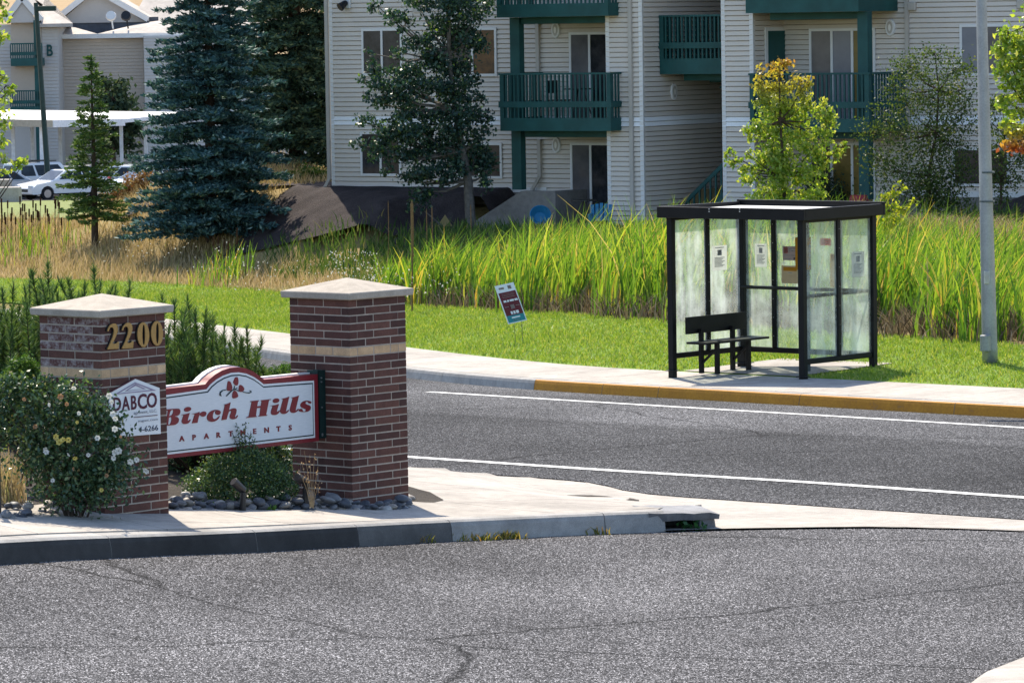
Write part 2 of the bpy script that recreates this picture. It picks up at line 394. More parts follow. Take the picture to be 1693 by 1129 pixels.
# pair each near-edge point with the closest far-kerb point across the road
nn = resample(NEARP, 160); kk = resample(KERB, 900); ff = []
for q in nn:
    ff.append(kk[np.argmin(np.hypot(*(kk - q).T))])
ff = np.array(ff); ff = np.stack([np.convolve(np.pad(ff[:, i], 6, 'edge'), np.ones(13) / 13, 'valid') for i in (0, 1)], 1)
def near_d(x, y):
    x = np.atleast_1d(np.asarray(x, float)); y = np.atleast_1d(np.asarray(y, float)); sh = x.shape; x = x.ravel(); y = y.ravel(); o = np.empty(len(x))
    for i in range(0, len(x), 4000):
        o[i:i + 4000] = np.sqrt(((x[i:i + 4000, None] - nn[:, 0]) ** 2 + (y[i:i + 4000, None] - nn[:, 1]) ** 2).min(1))
    return o.reshape(sh)
def zd(x, y):
    """entrance drive: climbs to the left, level with the main road at its mouth"""
    t = np.clip(1.28 - np.asarray(x, float), 0, 14); e = np.where(t < 4.3, 0.0122 * t * t, 0.2256 + 0.105 * (t - 4.3))
    return zroad(np.asarray(y, float)) + e * sstep(0.2, 4.0, near_d(x, y)).reshape(np.shape(e) if np.shape(e) else (1,))
def GD(u, v, dz=0.0):
    d = ray(u, v); ys = np.linspace(22, 48, 2600); f = CAM_H + d.z * ys - (zd(d.x * ys, ys) + dz)
    i = int(np.argmax(f < 0)); return O3 + d * float(ys[i])
def z1(x, y): return float(np.ravel(zd(x, y))[0])
cols = np.linspace(0, 1, 13)
X = nn[:, None, 0] * (1 - cols) + ff[:, None, 0] * cols; Y = nn[:, None, 1] * (1 - cols) + ff[:, None, 1] * cols
Z = zroad(Y) + 0.022 + 0.05 * np.sin(np.pi * cols)[None, :]
Z[:, -1] = zroad(Y[:, -1]) + 0.004
me = grid_mesh('road', X, Y, Z)
uvl = me.uv_layers.new(name='UVMap'); li = np.empty(len(me.loops), np.int32); me.loops.foreach_get('vertex_index', li)
s_al = np.concatenate([[0], np.cumsum(np.hypot(*np.diff(nn, axis=0).T))]) / 60
UV = np.stack([np.repeat(s_al, 13), np.tile(cols, 160)], 1)[li]; uvl.data.foreach_set('uv', UV.astype(np.float32).ravel())
link('road', me, M_ROAD, kind='structure')
# asphalt lip of the road along the near edge
mb = MB()
for a, b in zip(nn[:-1], nn[1:]):
    mb.poly([(a[0], a[1], zroad(a[1]) - 0.05), (b[0], b[1], zroad(b[1]) - 0.05), (b[0], b[1], zroad(b[1]) + 0.022), (a[0], a[1], zroad(a[1]) + 0.022)])
# entrance drive (the road in the foreground)
xs = np.linspace(-40, 40, 81); ys = np.linspace(-30, 46, 77); X, Y = np.meshgrid(xs, ys)
bumpz = 0.012 * np.sin(X * 0.9 + 1.3) * np.sin(Y * 0.7) - 0.03 * np.exp(-(((X - 2.2) / 0.9) ** 2 + ((Y - 30.3) / 0.6) ** 2))
link('driveway', grid_mesh('driveway', X, Y, zd(X, Y) - 0.004 + bumpz * (Y < 36.5) - 0.35 * (Y > 40.5)), M_DRIVE, kind='structure')
mb.build('road_edge', M_ROAD, kind='structure')

def line_strip(pts, w, name):
    p = catmull(pts, 14); strip(p, [-w / 2, w / 2], lambda x, y, o: zroad(y) + line_strip.h(x, y), name, M_PAINT, kind='structure')
def road_h(x, y):
    out_ = []
    for a, b in zip(np.atleast_1d(x), np.atleast_1d(y)):
        i = np.argmin(np.hypot(nn[:, 0] - a, nn[:, 1] - b)); w_ = np.hypot(*(ff[i] - nn[i])); c_ = min(1, max(0, np.hypot(a - nn[i, 0], b - nn[i, 1]) / w_))
        out_.append(0.022 + 0.05 * math.sin(math.pi * c_) + 0.006)
    return np.array(out_)
line_strip.h = road_h
wf = [GR(*q, 0.05) for q in ((708, 647), (1000, 665), (1200, 677), (1450, 692), (1693, 707))]
line_strip([tuple(q[:2]) for q in wf] + [tuple((wf[-1] + (wf[-1] - wf[-2]) * 3)[:2])], 0.15, 'lane_line')
wn_ = [GR(*q, 0.05) for q in ((675, 754), (950, 772), (1200, 788), (1450, 805), (1693, 822))]
line_strip([tuple((wn_[0] + (wn_[0] - wn_[1]) * f)[:2]) for f in (5, 2)] + [tuple(q[:2]) for q in wn_] + [tuple((wn_[-1] + (wn_[-1] - wn_[-2]) * 3)[:2])], 0.15, 'lane_line')

# ================================================================== far kerb, gutter and sidewalk in single stones
def path_frame(path, s):
    L = np.concatenate([[0], np.cumsum(np.hypot(*np.diff(path, axis=0).T))])
    p = np.array([np.interp(s, L, path[:, 0]), np.interp(s, L, path[:, 1])])
    q = np.array([np.interp(s + 0.05, L, path[:, 0]), np.interp(s + 0.05, L, path[:, 1])]); q0 = np.array([np.interp(s - 0.05, L, path[:, 0]), np.interp(s - 0.05, L, path[:, 1])])
    t = (q - q0) / np.hypot(*(q - q0)); return p, t, np.array([-t[1], t[0]]), L[-1]
def kerb_piece(path, s0, s1, prof, zf, mats, parent, name='kerb_stone', n=4):
    """profile = list of (offset, height, material slot of the face to the next point)"""
    m_ = MB(); rings = []
    for s in np.linspace(s0, s1, n):
        p, t, nr, _ = path_frame(path, s); b = p
        rings.append([(b[0] + nr[0] * o, b[1] + nr[1] * o, zf(b[0] + nr[0] * o, b[1] + nr[1] * o) + h) for o, h, mi in prof])
    for a, b in zip(rings[:-1], rings[1:]):
        for i in range(len(prof) - 1):
            m_.cur = prof[i][2]; m_.poly([a[i], a[i + 1], b[i + 1], b[i]])
    m_.cur = 0; m_.poly(rings[0]); m_.poly(rings[-1][::-1])
    return m_.build(name, mats, parent)
fk = empty('kerb', (0, 0, 0)); fk['kind'] = 'structure'
sw = empty('sidewalk', (0, 0, 0)); sw['kind'] = 'structure'
Ltot = path_frame(KERB, 0)[3]
s_of = lambda pt: float(kerb_sd(pt[0], pt[1])[2][0])
S_Y0 = s_of(GR(885, 645)); S_VIS0 = s_of(_k[0]) - 26; S_VIS1 = s_of(_k[4]) + 14
cuts = list(np.arange(S_Y0, S_VIS0, -3.05))[::-1] + list(np.arange(S_Y0, S_VIS1, 3.05))[1:]
cuts = sorted(cuts + [S_Y0 + 1.75])
prof = [(-0.42, 0.006, 0), (-0.03, -0.012, 1), (-0.012, 0.10, 1), (0.0, 0.138, 1), (0.02, 0.152, 0), (0.155, 0.154, 0), (0.155, -0.1, 0)]
for a, b in zip(cuts[:-1], cuts[1:]):
    ye = a >= S_Y0 - 0.01
    kerb_piece(KERB, a + 0.005, b - 0.005, prof, lambda x, y: zroad(y), [M_KERB if not ye else M_KERB, M_YELLOW if ye else M_KERB], fk)
p0 = s_of((2.2, 60.5)); 
for a in np.arange(S_VIS0, S_VIS1, 1.52):
    m_ = MB(); top = []
    for s in (a + 0.006, a + 0.76, a + 1.514):
        p, t, nr, _ = path_frame(KERB, s)
        top.append([(p[0] + nr[0] * o, p[1] + nr[1] * o, zroad(p[1]) + 0.15 + 0.02 * o + dz) for o, dz in ((0.165, -0.1), (0.165, 0.0), (0.172, 0.004), (1.85, 0.004), (1.857, 0.0), (1.857, -0.1))])
    for q, w in zip(top[:-1], top[1:]):
        for i in range(5): m_.poly([q[i], q[i + 1], w[i + 1], w[i]])
    m_.poly(top[0]); m_.poly(top[-1][::-1])
    m_.build('slab', M_CONC, sw)

# ================================================================== near corner island: kerb, walkway slabs, ramp
NK = [GD(*q) for q in ((0, 933), (145, 925), (500, 908), (690, 897), (870, 888), (1000, 882), (1100, 878))]
NKP = catmull([tuple((NK[0] + (NK[0] - NK[1]) * f)[:2]) for f in (12, 5, 2)] + [tuple(q[:2]) for q in NK], 8)
NKL = path_frame(NKP, 0)[3]
nk = empty('corner_kerb', (0, 0, 0)); nk['kind'] = 'structure'
prof = [(-0.02, -0.03, 1), (0.0, 0.12, 1), (0.012, 0.155, 0), (0.04, 0.172, 0), (0.17, 0.176, 0), (0.17, -0.1, 0)]
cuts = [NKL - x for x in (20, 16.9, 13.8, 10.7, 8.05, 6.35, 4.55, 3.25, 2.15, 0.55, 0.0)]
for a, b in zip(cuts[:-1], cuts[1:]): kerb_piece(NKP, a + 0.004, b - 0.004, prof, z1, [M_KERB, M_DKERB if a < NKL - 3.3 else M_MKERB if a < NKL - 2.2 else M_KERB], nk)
def isl_h(x, y):
    d = near_d(x, y); xx = np.atleast_1d(x)
    return 0.01 + (0.166 + 0.01 * sstep(-0.6, -2.2, xx)) * sstep(0.15, 2.6, d + 0.9 * sstep(0.6, -1.2, xx) * (d > 0.3))
isl = empty('corner_walkway', (0, 0, 0)); isl['kind'] = 'structure'
back = []
for s in np.linspace(NKL - 9.5, NKL - 0.01, 40):
    p, t, nr, _ = path_frame(NKP, s); back.append((p[0] + nr[0] * 0.172, p[1] + nr[1] * 0.172))
edge_near = [tuple(q) for q in nn if q[0] < NEAR[2].x + 0.02 and q[0] > -9] 
gut_end = GR(1160, 838)
ISL = back + [(gut_end.x, gut_end.y)] + edge_near[::-1]
# bed front edge (the planting bed lies behind it)
BED = [GD(*q, 0.165) for q in ((-260, 880), (0, 862), (200, 850), (280, 846), (560, 846), (640, 846), (682, 842))]
bed_xy = [tuple(q[:2]) for q in BED]
BEDPOLY = bed_xy + [(-0.62, 38.95), (-0.75, 39.6), (-1.7, 41.5), (-3.2, 44.8), (-9, 50), (-14, 48), (-14, 30)]
slab_dir = np.array([math.cos(0.7), math.sin(0.7)]); slab_n = np.array([-slab_dir[1], slab_dir[0]])
ia, ib = [], []
org = np.array([bed_xy[5][0] + 0.35, bed_xy[5][1] - 0.9])
mb = MB()
for i in range(-9, 5):
    for j in range(-4, 9):
        pl = ISL
        a0, a1 = i * 1.5, i * 1.5 + 1.5; b0, b1 = j * 1.45, j * 1.45 + 1.45
        g = 0.005
        for (nx_, ny_, c_) in ((slab_dir[0], slab_dir[1], a1 - g), (-slab_dir[0], -slab_dir[1], -(a0 + g)), (slab_n[0], slab_n[1], b1 - g), (-slab_n[0], -slab_n[1], -(b0 + g))):
            off = nx_ * org[0] + ny_ * org[1]; pl = clip_poly(pl, nx_, ny_, c_ + off)
            if len(pl) < 3: break
        if len(pl) < 3: continue
        pl = [q for k, q in enumerate(pl) if math.hypot(q[0] - pl[k - 1][0], q[1] - pl[k - 1][1]) > 0.002]
        if len(pl) < 3: continue
        ar = 0.5 * abs(sum(pl[k][0] * pl[(k + 1) % len(pl)][1] - pl[(k + 1) % len(pl)][0] * pl[k][1] for k in range(len(pl))))
        if ar < 0.02: continue
        bm = bmesh.new(); vs = [bm.verts.new((x, y, 0)) for x, y in pl]
        try: f = bm.faces.new(vs)
        except ValueError: bm.free(); continue
        bmesh.ops.triangulate(bm, faces=[f]); bmesh.ops.subdivide_edges(bm, edges=[e for e in bm.edges if e.calc_length() > 0.5], cuts=3, use_grid_fill=True)
        bmesh.ops.recalc_face_normals(bm, faces=bm.faces)
        if sum(f.normal.z for f in bm.faces) < 0: bmesh.ops.reverse_faces(bm, faces=bm.faces)
        hv = isl_h([v.co.x for v in bm.verts], [v.co.y for v in bm.verts])
        zz = zd([v.co.x for v in bm.verts], [v.co.y for v in bm.verts])
        for v, h, z_ in zip(bm.verts, hv, zz): v.co.z = z_ + h
        edges = [e for e in bm.edges if e.is_boundary]
        ex = bmesh.ops.extrude_edge_only(bm, edges=edges)
        for v in [q for q in ex['geom'] if isinstance(q, bmesh.types.BMVert)]: v.co.z -= 0.05
        me = bpy.data.meshes.new('slab'); bm.to_mesh(me); bm.free(); link('slab', me, M_CONC, isl)
# base below the joints
mb = MB(); mb.poly([(x, y, z1(x, y) + float(isl_h(x, y)[0]) - 0.03) for x, y in ISL]); mb.build('joint_base', M_SOIL, isl)
# concrete valley gutter across the drive mouth
GUT_N = [GR(*q) for q in ((1100, 879), (1200, 876), (1400, 873), (1560, 873), (1693, 877))]
gn = catmull([tuple(q[:2]) for q in GUT_N] + [tuple((GUT_N[-1] + (GUT_N[-1] - GUT_N[-2]) * f)[:2]) for f in (2, 5)], 8)
ge = np.array([q for q in nn if q[0] > NEAR[1].x - 0.2]); ge = resample(ge, 40); gq = resample(gn, 40)
gst = GR(1085, 850); gq[0] = gq[0]
gt = empty('valley_gutter', (0, 0, 0)); gt['kind'] = 'structure'
for i0, i1 in ((0, 9), (9, 18), (18, 27), (27, 39)):
    m_ = MB()
    for i in range(i0, i1):
        for k in range(4):
            def gp(ii, c): 
                a = gq[ii] * (1 - c) + ge[ii] * c
                return (a[0], a[1], zroad(a[1]) + 0.014 - 0.012 * math.sin(math.pi * c))
            m_.poly([gp(i, k / 4), gp(i + 1, k / 4), gp(i + 1, (k + 1) / 4), gp(i, (k + 1) / 4)])
    m_.build('slab', M_CONC, gt)
# lower right kerb corner
LR = [GD(*q) for q in ((1590, 1150), (1615, 1129), (1650, 1108), (1693, 1094), (1760, 1080))]
LRP = catmull([tuple(q[:2]) for q in LR] + [(LR[-1].x + 2, LR[-1].y + 0.35), (LR[-1].x + 8, LR[-1].y + 0.9)], 6)[::-1]
ck = empty('drive_kerb', (0, 0, 0)); ck['kind'] = 'structure'
Lr = path_frame(LRP, 0)[3]
for a, b in ((Lr - 6, Lr - 3.6), (Lr - 3.6, Lr - 1.0), (Lr - 1.0, Lr)):
    kerb_piece(LRP, a + 0.004, b - 0.004, [(-0.02, -0.03, 0), (0.0, 0.03, 0), (0.05, 0.05, 0), (0.6, 0.07, 0), (0.6, -0.1, 0)], z1, [M_CONC], ck)
# planting bed surface
def bed_h(x, y):
    y0 = np.interp(np.atleast_1d(x), [q[0] for q in bed_xy], [q[1] for q in bed_xy])
    dd = np.atleast_1d(y) - y0
    return 0.145 + 0.03 * sstep(0, 0.5, dd) + 0.06 * sstep(0.5, 3, dd)
bm = bmesh.new(); f = bm.faces.new([bm.verts.new((x, y, 0)) for x, y in BEDPOLY]); bmesh.ops.triangulate(bm, faces=[f])
bmesh.ops.subdivide_edges(bm, edges=bm.edges[:], cuts=9, use_grid_fill=True)
bmesh.ops.recalc_face_normals(bm, faces=bm.faces)
hv = bed_h([v.co.x for v in bm.verts], [v.co.y for v in bm.verts])
zz = zd([v.co.x for v in bm.verts], [v.co.y for v in bm.verts])
for v, h, z_ in zip(bm.verts, hv, zz): v.co.z = z_ + h
me = bpy.data.meshes.new('planting_bed'); bm.to_mesh(me); bm.free()
bed = link('planting_bed', me, M_SOIL, kind='structure')

# ================================================================== brick pillars
PA = 0.84949                                   # turn of the pillars
DR = Vector((math.cos(PA), math.sin(PA), 0)); DL = Vector((-math.sin(PA), math.cos(PA), 0))
PR = Vector((-1.38091, 38.00237, 0)); PLF = Vector((-3.2407, 35.20199, 0)); PW = 0.7075; CH = 0.0677
def brick_mat(name, stops, speck, rough=0.8):
    mt, t = new_mat(name); c = coords(t); oi = t.nodes.new('ShaderNodeObjectInfo')
    r = ramp(t, oi.outputs['Random'], stops)
    add = N(t, 'ShaderNodeVectorMath', operation='ADD'); t.links.new(c, add.inputs[0]); t.links.new(oi.outputs['Location'], add.inputs[1])
    n1 = noise(t, add.outputs[0], 130, 3, 0.7); n2 = noise(t, add.outputs[0], 9, 4)
    g = ramp(t, n1.outputs[0], ((0.3, (1 - speck,) * 3), (0.7, (1 + speck,) * 3))); k = mix(t, 1.0, r.outputs[0], g.outputs[0], 'MULTIPLY')
    w = ramp(t, n2.outputs[0], ((0.35, (0.85,) * 3), (0.65, (1.12,) * 3))); k = mix(t, 1.0, k, w.outputs[0], 'MULTIPLY')
    b = principled(t, k, rough, 0.25, 0, n1.outputs[0], 0.5, 0.003); out(t, b.outputs[0]); return mt
M_BRICK = brick_mat('dark_red_brick', ((0, (0.060, 0.028, 0.024)), (0.5, (0.095, 0.041, 0.033)), (1, (0.130, 0.057, 0.043))), 0.3)
M_SAND = brick_mat('sand_brick', ((0, (0.46, 0.30, 0.17)), (1, (0.58, 0.39, 0.23))), 0.2)
M_MORTAR = plain('mortar', (0.38, 0.32, 0.265), 0.9, 0.1, var=0.15, scale=12, fine=150)
def white_bloom_mat():
    mt, t = new_mat('efflorescence_brick'); c = coords(t); oi = t.nodes.new('ShaderNodeObjectInfo')
    add = N(t, 'ShaderNodeVectorMath', operation='ADD'); t.links.new(c, add.inputs[0]); t.links.new(oi.outputs['Location'], add.inputs[1])
    n1 = noise(t, add.outputs[0], 16, 6, 0.75); n2 = noise(t, add.outputs[0], 130, 3)
    r = ramp(t, n1.outputs[0], ((0.44, (0.11, 0.048, 0.042)), (0.68, (0.38, 0.34, 0.33))))
    b = principled(t, r.outputs[0], 0.85, 0.2, 0, n2.outputs[0], 0.5, 0.003); out(t, b.outputs[0]); return mt
M_BLOOM = white_bloom_mat()
BR_MESH = {}
def brick_mesh(L, Dp, Hh):
    key = (round(L, 3), round(Dp, 3), round(Hh, 3))
    if key not in BR_MESH:
        b = MB(); b.box(0, L, 0, Dp, 0, Hh); BR_MESH[key] = b.mesh('brick', 0.003)
    return BR_MESH[key]
# local frame of a pillar: x along the right face, y along the left face (both from the near corner)
T = 0.095; G_ = 0.011
def face_xy(face, t0, t1):
    """box footprint of a brick lying along a face from t0 to t1"""
    if face == 'L': return (0, T, PW - t1, PW - t0)      # left face x=0; t from the far-left corner to the near corner
    if face == 'R': return (t0, t1, 0, T)                # right face y=0; t from the near corner
    if face == 'BR': return (PW - T, PW, t0, t1)         # far face x=PW; t from the right corner
    return (t0, t1, PW - T, PW)                          # far face y=PW
ROWS = {0: {'L': [(T, .402), (.402, PW)], 'R': [(T, .302), (.302, PW - T)], 'BR': [(0, .31), (.31, PW - T)], 'BL': [(0, .2), (.2, .51), (.51, PW)]},
        1: {'L': [(0, .298), (.298, PW - T)], 'R': [(0, .2), (.2, .513), (.513, PW)], 'BR': [(T, .40), (.40, PW)], 'BL': [(T, .36), (.36, PW - T)]},
        2: {'L': [(T, .3), (.3, .505), (.505, PW)], 'R': [(T, .3), (.3, .51), (.51, PW - T)], 'BR': [(0, .2), (.2, .41), (.41, PW - T)], 'BL': [(0, .24), (.24, .48), (.48, PW)]}}
def pillar(loc, ztop, label, bloom=()):
    base = z1(loc.x, loc.y) + 0.02
    root = empty('brick_pillar', (loc.x, loc.y, base), PA, label, 'pillar', 'brick gate pillars holding the entrance sign')
    ztop -= base
    b = MB(); b.box(0.0035, PW - 0.0035, 0.0035, PW - 0.0035, 0, ztop); b.build('mortar_core', M_MORTAR, root)
    z = ztop; row = 0
    while z > 0.0:
        sand = row == 6; h = CH + (0.0084 if sand else 0)
        kind = 2 if sand else row % 2 if row < 6 else (row - 7) % 2
        for face, segs in ROWS[kind].items():
            for t0, t1 in segs:
                x0, x1, y0, y1 = face_xy(face, t0 + G_ / 2 if t0 > 0 else t0, t1 - G_ / 2 if t1 < PW else t1)
                along = face in ('R', 'BL'); L = (x1 - x0) if along else (y1 - y0)
                me = brick_mesh(L, T, h - G_)
                o = bpy.data.objects.new('brick', me); COL.objects.link(o); o.parent = root
                if len(me.materials) == 0: me.materials.append(M_BRICK)
                j = random.uniform(-0.0015, 0.0015)
                if along: o.location = (x0, y0 + j, z - h + G_ / 2)
                else: o.location = (x1 + j, y0, z - h + G_ / 2); o.rotation_euler = (0, 0, math.pi / 2)
                want = M_SAND if sand else (M_BLOOM if (face, row) in bloom and t0 < 0.45 else M_BRICK)
                o.material_slots[0].link = 'OBJECT'; o.material_slots[0].material = want
        z -= h; row += 1
    ov = 0.057; a, c_ = -ov, PW + ov; h0, h1, hp = ztop + 0.003, ztop + 0.060, ztop + 0.165
    b = MB(); mid = PW / 2
    lo = [(a + .006, a + .006, h0), (c_ - .006, a + .006, h0), (c_ - .006, c_ - .006, h0), (a + .006, c_ - .006, h0)]
    hi = [(a, a, h1), (c_, a, h1), (c_, c_, h1), (a, c_, h1)]
    b.add(lo + hi + [(mid, mid, hp)], [(3, 2, 1, 0), (0, 1, 5, 4), (1, 2, 6, 5), (2, 3, 7, 6), (3, 0, 4, 7), (4, 5, 8), (5, 6, 8), (6, 7, 8), (7, 4, 8)])
    b.build('cap', M_CAP, root, bevel=0.006)
    return root
pil_r = pillar(PR, 1.9133 + CH, 'brick gate pillar at the right end of the entrance sign, no number on it')
pil_l = pillar(PLF, 1.9738 + CH, 'brick gate pillar bearing the gold number 2200, roses at its foot', {('L', 1), ('L', 2), ('L', 3), ('L', 5), ('L', 0)})

# ---- points of the photo laid onto a plane parallel to the pillars' right faces
def on_face(u, v, p0):
    n = -DL; d = ray(u, v); t = (Vector(p0) - O3).dot(n) / d.dot(n); q = O3 + d * t
    return ((q - Vector((p0[0], p0[1], 0))).dot(DR), q.z)
def trace(pts, ox, oy, sc, p0, shift=0.0):
    return [on_face(ox + (x + shift) / sc, oy + y / sc, p0) for x, y in pts]
def smooth_closed(pts, n=5):
    p = [np.array(q, float) for q in pts]; L = len(p); o = []
    for i in range(L):
        a, b, c, d = p[i - 1], p[i], p[(i + 1) % L], p[(i + 2) % L]
        for k in range(n):
            t = k / n; o.append(tuple(0.5 * ((2 * b) + (-a + c) * t + (2 * a - 5 * b + 4 * c - d) * t * t + (-a + 3 * b - 3 * c + d) * t ** 3)))
    return o
def soft(pts, corners=(), n=5):
    """closed outline, rounded except at the listed corner indices"""
    if not corners: return smooth_closed(pts, n)
    o = []; L = len(pts); p = [np.array(q, float) for q in pts]
    for i in range(L):
        b, c = p[i], p[(i + 1) % L]
        a = b - (c - b) if i in corners else p[i - 1]; d = c + (c - b) if (i + 1) % L in corners else p[(i + 2) % L]
        for k in range(n):
            t = k / n; o.append(tuple(0.5 * ((2 * b) + (-a + c) * t + (2 * a - 5 * b + 4 * c - d) * t * t + (-a + 3 * b - 3 * c + d) * t ** 3)))
    return o

# ---- gold house number on the left pillar
M_GOLD = plain('gold_number_face', (0.40, 0.23, 0.07), 0.5, 0.5, 0.35, var=0.12, scale=40, fine=300)
M_BLACK = plain('black_paint', (0.012, 0.013, 0.015), 0.45, 0.4, var=0.2)
facep = PLF - DL * 0.018
def two(dx, dy):
    pts = [(165, 385), (178, 330), (215, 265), (262, 222), (315, 208), (368, 225), (402, 285), (408, 362), (388, 445), (340, 560), (285, 672), (340, 682), (385, 662), (405, 636), (437, 640), (424, 797), (170, 812), (172, 786), (235, 655), (288, 520), (312, 420), (314, 355), (292, 308), (252, 296), (214, 326), (190, 392)]
    return [trace([(x + dx, y + dy) for x, y in soft(pts, (0, 10, 14, 15, 16, 17, 25), 4)], 165, 520, 14.108, facep)]
def zero(cx, cy):
    oo = [(cx + 133 * math.cos(a) * (1 + 0.04 * abs(math.cos(a))) - 0.02 * 290 * math.sin(a), cy - 290 * math.sin(a)) for a in np.linspace(0, 2 * math.pi, 40)[:-1]]
    ii = [(cx + 8 + 33 * math.copysign(abs(math.cos(a)) ** 0.8, math.cos(a)), cy - 238 * math.sin(a)) for a in np.linspace(0, 2 * math.pi, 28)[:-1]]
    return [trace(oo, 165, 520, 14.108, facep), trace(ii, 165, 520, 14.108, facep)]
for polys in (two(0, 0), two(338, -18), zero(1003, 470), zero(1322, 438)):
    me = curve_mesh(polys, 0.004); dig = link('number_digit', me, M_GOLD, pil_l)
    dig.matrix_parent_inverse = Matrix.Identity(4)
    dig.location = (0, 0, -(z1(PLF.x, PLF.y) + 0.02)); dig.location.y = -0.022
    bk = link('digit_back', curve_mesh(polys, 0.007, 0.0012), M_BLACK, dig); bk.location = (-0.0025, 0.0125, 0.001)

# ================================================================== entrance sign between the pillars
M_SRED = plain('sign_dark_red', (0.20, 0.012, 0.02), 0.45, 0.4, var=0.12, scale=10)
M_SWHITE = plain('sign_white', (0.74, 0.74, 0.74), 0.5, 0.35, var=0.04, scale=20, fine=120)
def grain_white():
    mt, t = new_mat('sign_white_grained'); c = coords(t); n1 = noise(t, c, 14, 4, 0.6, (1, 1, 16))
    r = ramp(t, n1.outputs[0], ((0.3, (0.60, 0.62, 0.64)), (0.7, (0.74, 0.75, 0.76)))); b = principled(t, r.outputs[0], 0.55, 0.3, 0, n1.outputs[0], 0.4, 0.003); out(t, b.outputs[0]); return mt
M_SFACE = grain_white()
M_PINE = plain('dark_teal_paint', (0.012, 0.03, 0.035), 0.5, 0.35, var=0.15)
sp0 = PR + DL * 0.30                      # a point of the sign's front plane
sign_z = zroad(37.0)
sign = empty('entrance_sign', (sp0.x, sp0.y, sign_z), PA, 'white and dark red Birch Hills Apartments sign board hung between the brick pillars', 'sign')
def st(pts): return trace(pts, 260, 600, 6.046, sp0)
top_o = [(480, 213), (520, 165), (580, 115), (650, 74), (730, 48), (810, 41), (890, 53), (960, 84), (1025, 130), (1070, 178)]
ro = st(top_o + [(1605, 112), (1612, 780), (115, 945)]); 
sc_ = (ro[0][0] + ro[9][0]) / 2; sl = 2 * sc_ - ro[10][0]; sl = max(sl, -PR.xy.__sub__(PLF.xy).length + PW + 0.02)
zt = ro[10][1]; zb_ = ro[11][1]; xr = ro[10][0]
red = [(xr, zb_), (sl, zb_), (sl, zt)] + [(x, max(z, zt)) for x, z in ro[:10]] + [(xr, zt)]
inn = st([(492, 262), (530, 215), (590, 165), (660, 125), (740, 98), (815, 93), (890, 106), (965, 140), (1020, 178), (1062, 212)]); a1 = st([(1565, 175), (1575, 745)])
wz1 = a1[0][1]; wz0 = a1[1][1]; wx = a1[0][0]
whi = [(wx, wz0), (sl + 0.07, wz0), (sl + 0.07, wz1)] + [(x, max(z, wz1)) for x, z in inn] + [(wx, wz1)]
def inset(k):
    c0 = (sc_, (zt + zb_) / 2); o = []
    for i, (x, z) in enumerate(whi):
        a, b = np.array(whi[i - 1]), np.array(whi[(i + 1) % len(whi)]); p = np.array((x, z))
        e1 = (p - a) / np.linalg.norm(p - a); e2 = (b - p) / np.linalg.norm(b - p)
        n1, n2 = np.array([-e1[1], e1[0]]), np.array([-e2[1], e2[0]]); n_ = (n1 + n2); n_ /= max(1e-6, n_ @ n_) / 2
        s_ = -1 if area2(whi) > 0 else 1
        o.append(tuple(p - s_ * n_ * k))
    return o
def area2(p): return sum(p[i - 1][0] * p[i][1] - p[i][0] * p[i - 1][1] for i in range(len(p)))
def flat(name, polys, depth, yoff, mat, parent, zsh=True, bev=0.0):
    o = link(name, curve_mesh(polys, depth, bev), mat, parent); o.location = (0, yoff, -sign_z); return o
flat('board', [red], 0.045, 0.047, M_SRED, sign)
# sunlit top edge of the board, its brightness put in as white
flat('sunlit_edge', [[(x + 0.0, z + 0.012) for x, z in red]], 0.03, 0.125, M_SWHITE, sign)
flat('white_border', [whi], 0.002, 0.0, M_SWHITE, sign)
flat('pinstripe', [inset(0.018)], 0.002, -0.003, M_PINE, sign)
face_o = flat('face_panel', [inset(0.029)], 0.002, -0.006, M_SFACE, sign)
YL = -0.011
def halo(polys, name, mat, parent):
    o = flat(name, polys, 0.003, YL - 0.0, mat, parent); return o
c1 = lambda pts: trace(pts, 260, 640, 12.093, sp0)
c2 = lambda pts: trace(pts, 390, 630, 12.093, sp0)
GL = []
# B
GL.append([c1(soft([(100, 447), (290, 431), (395, 426), (432, 448), (440, 492), (421, 540), (380, 568), (322, 580), (378, 596), (410, 632), (402, 690), (362, 733), (300, 755), (90, 772), (96, 756), (150, 744), (196, 470), (150, 460)], (0, 7, 13, 14, 15, 16, 17))),
           c1(soft([(246, 470), (285, 448), (302, 468), (288, 530), (252, 566), (214, 572)], (5,))), c1(soft([(210, 606), (252, 594), (268, 622), (258, 690), (232, 738), (196, 742)], (0, 5)))])
def dotless_i(dx, dy, f):
    return [f([(x + dx, y + dy) for x, y in soft([(455, 548), (560, 532), (628, 512), (588, 655), (612, 662), (640, 640), (648, 655), (612, 705), (555, 732), (500, 728), (474, 695), (480, 640), (508, 556)], (0, 2, 6, 12))])]
def dot_(cx, cy, rx, ry, rot, f):
    return [f([(cx + rx * math.cos(a) * math.cos(rot) - ry * math.sin(a) * math.sin(rot), cy + rx * math.cos(a) * math.sin(rot) + ry * math.sin(a) * math.cos(rot)) for a in np.linspace(0, 2 * math.pi, 24)[:-1]])]
GL.append(dotless_i(0, 0, c1)); GL.append(dot_(587, 440, 70, 46, -0.28, c1))
# r
GL.append([c1(soft([(672, 530), (770, 512), (824, 490), (816, 540), (850, 508), (905, 482), (950, 495), (960, 530), (935, 572), (885, 586), (845, 566), (830, 545), (805, 600), (782, 708), (675, 718), (732, 540)], (0, 2, 3, 13, 14, 15)))])
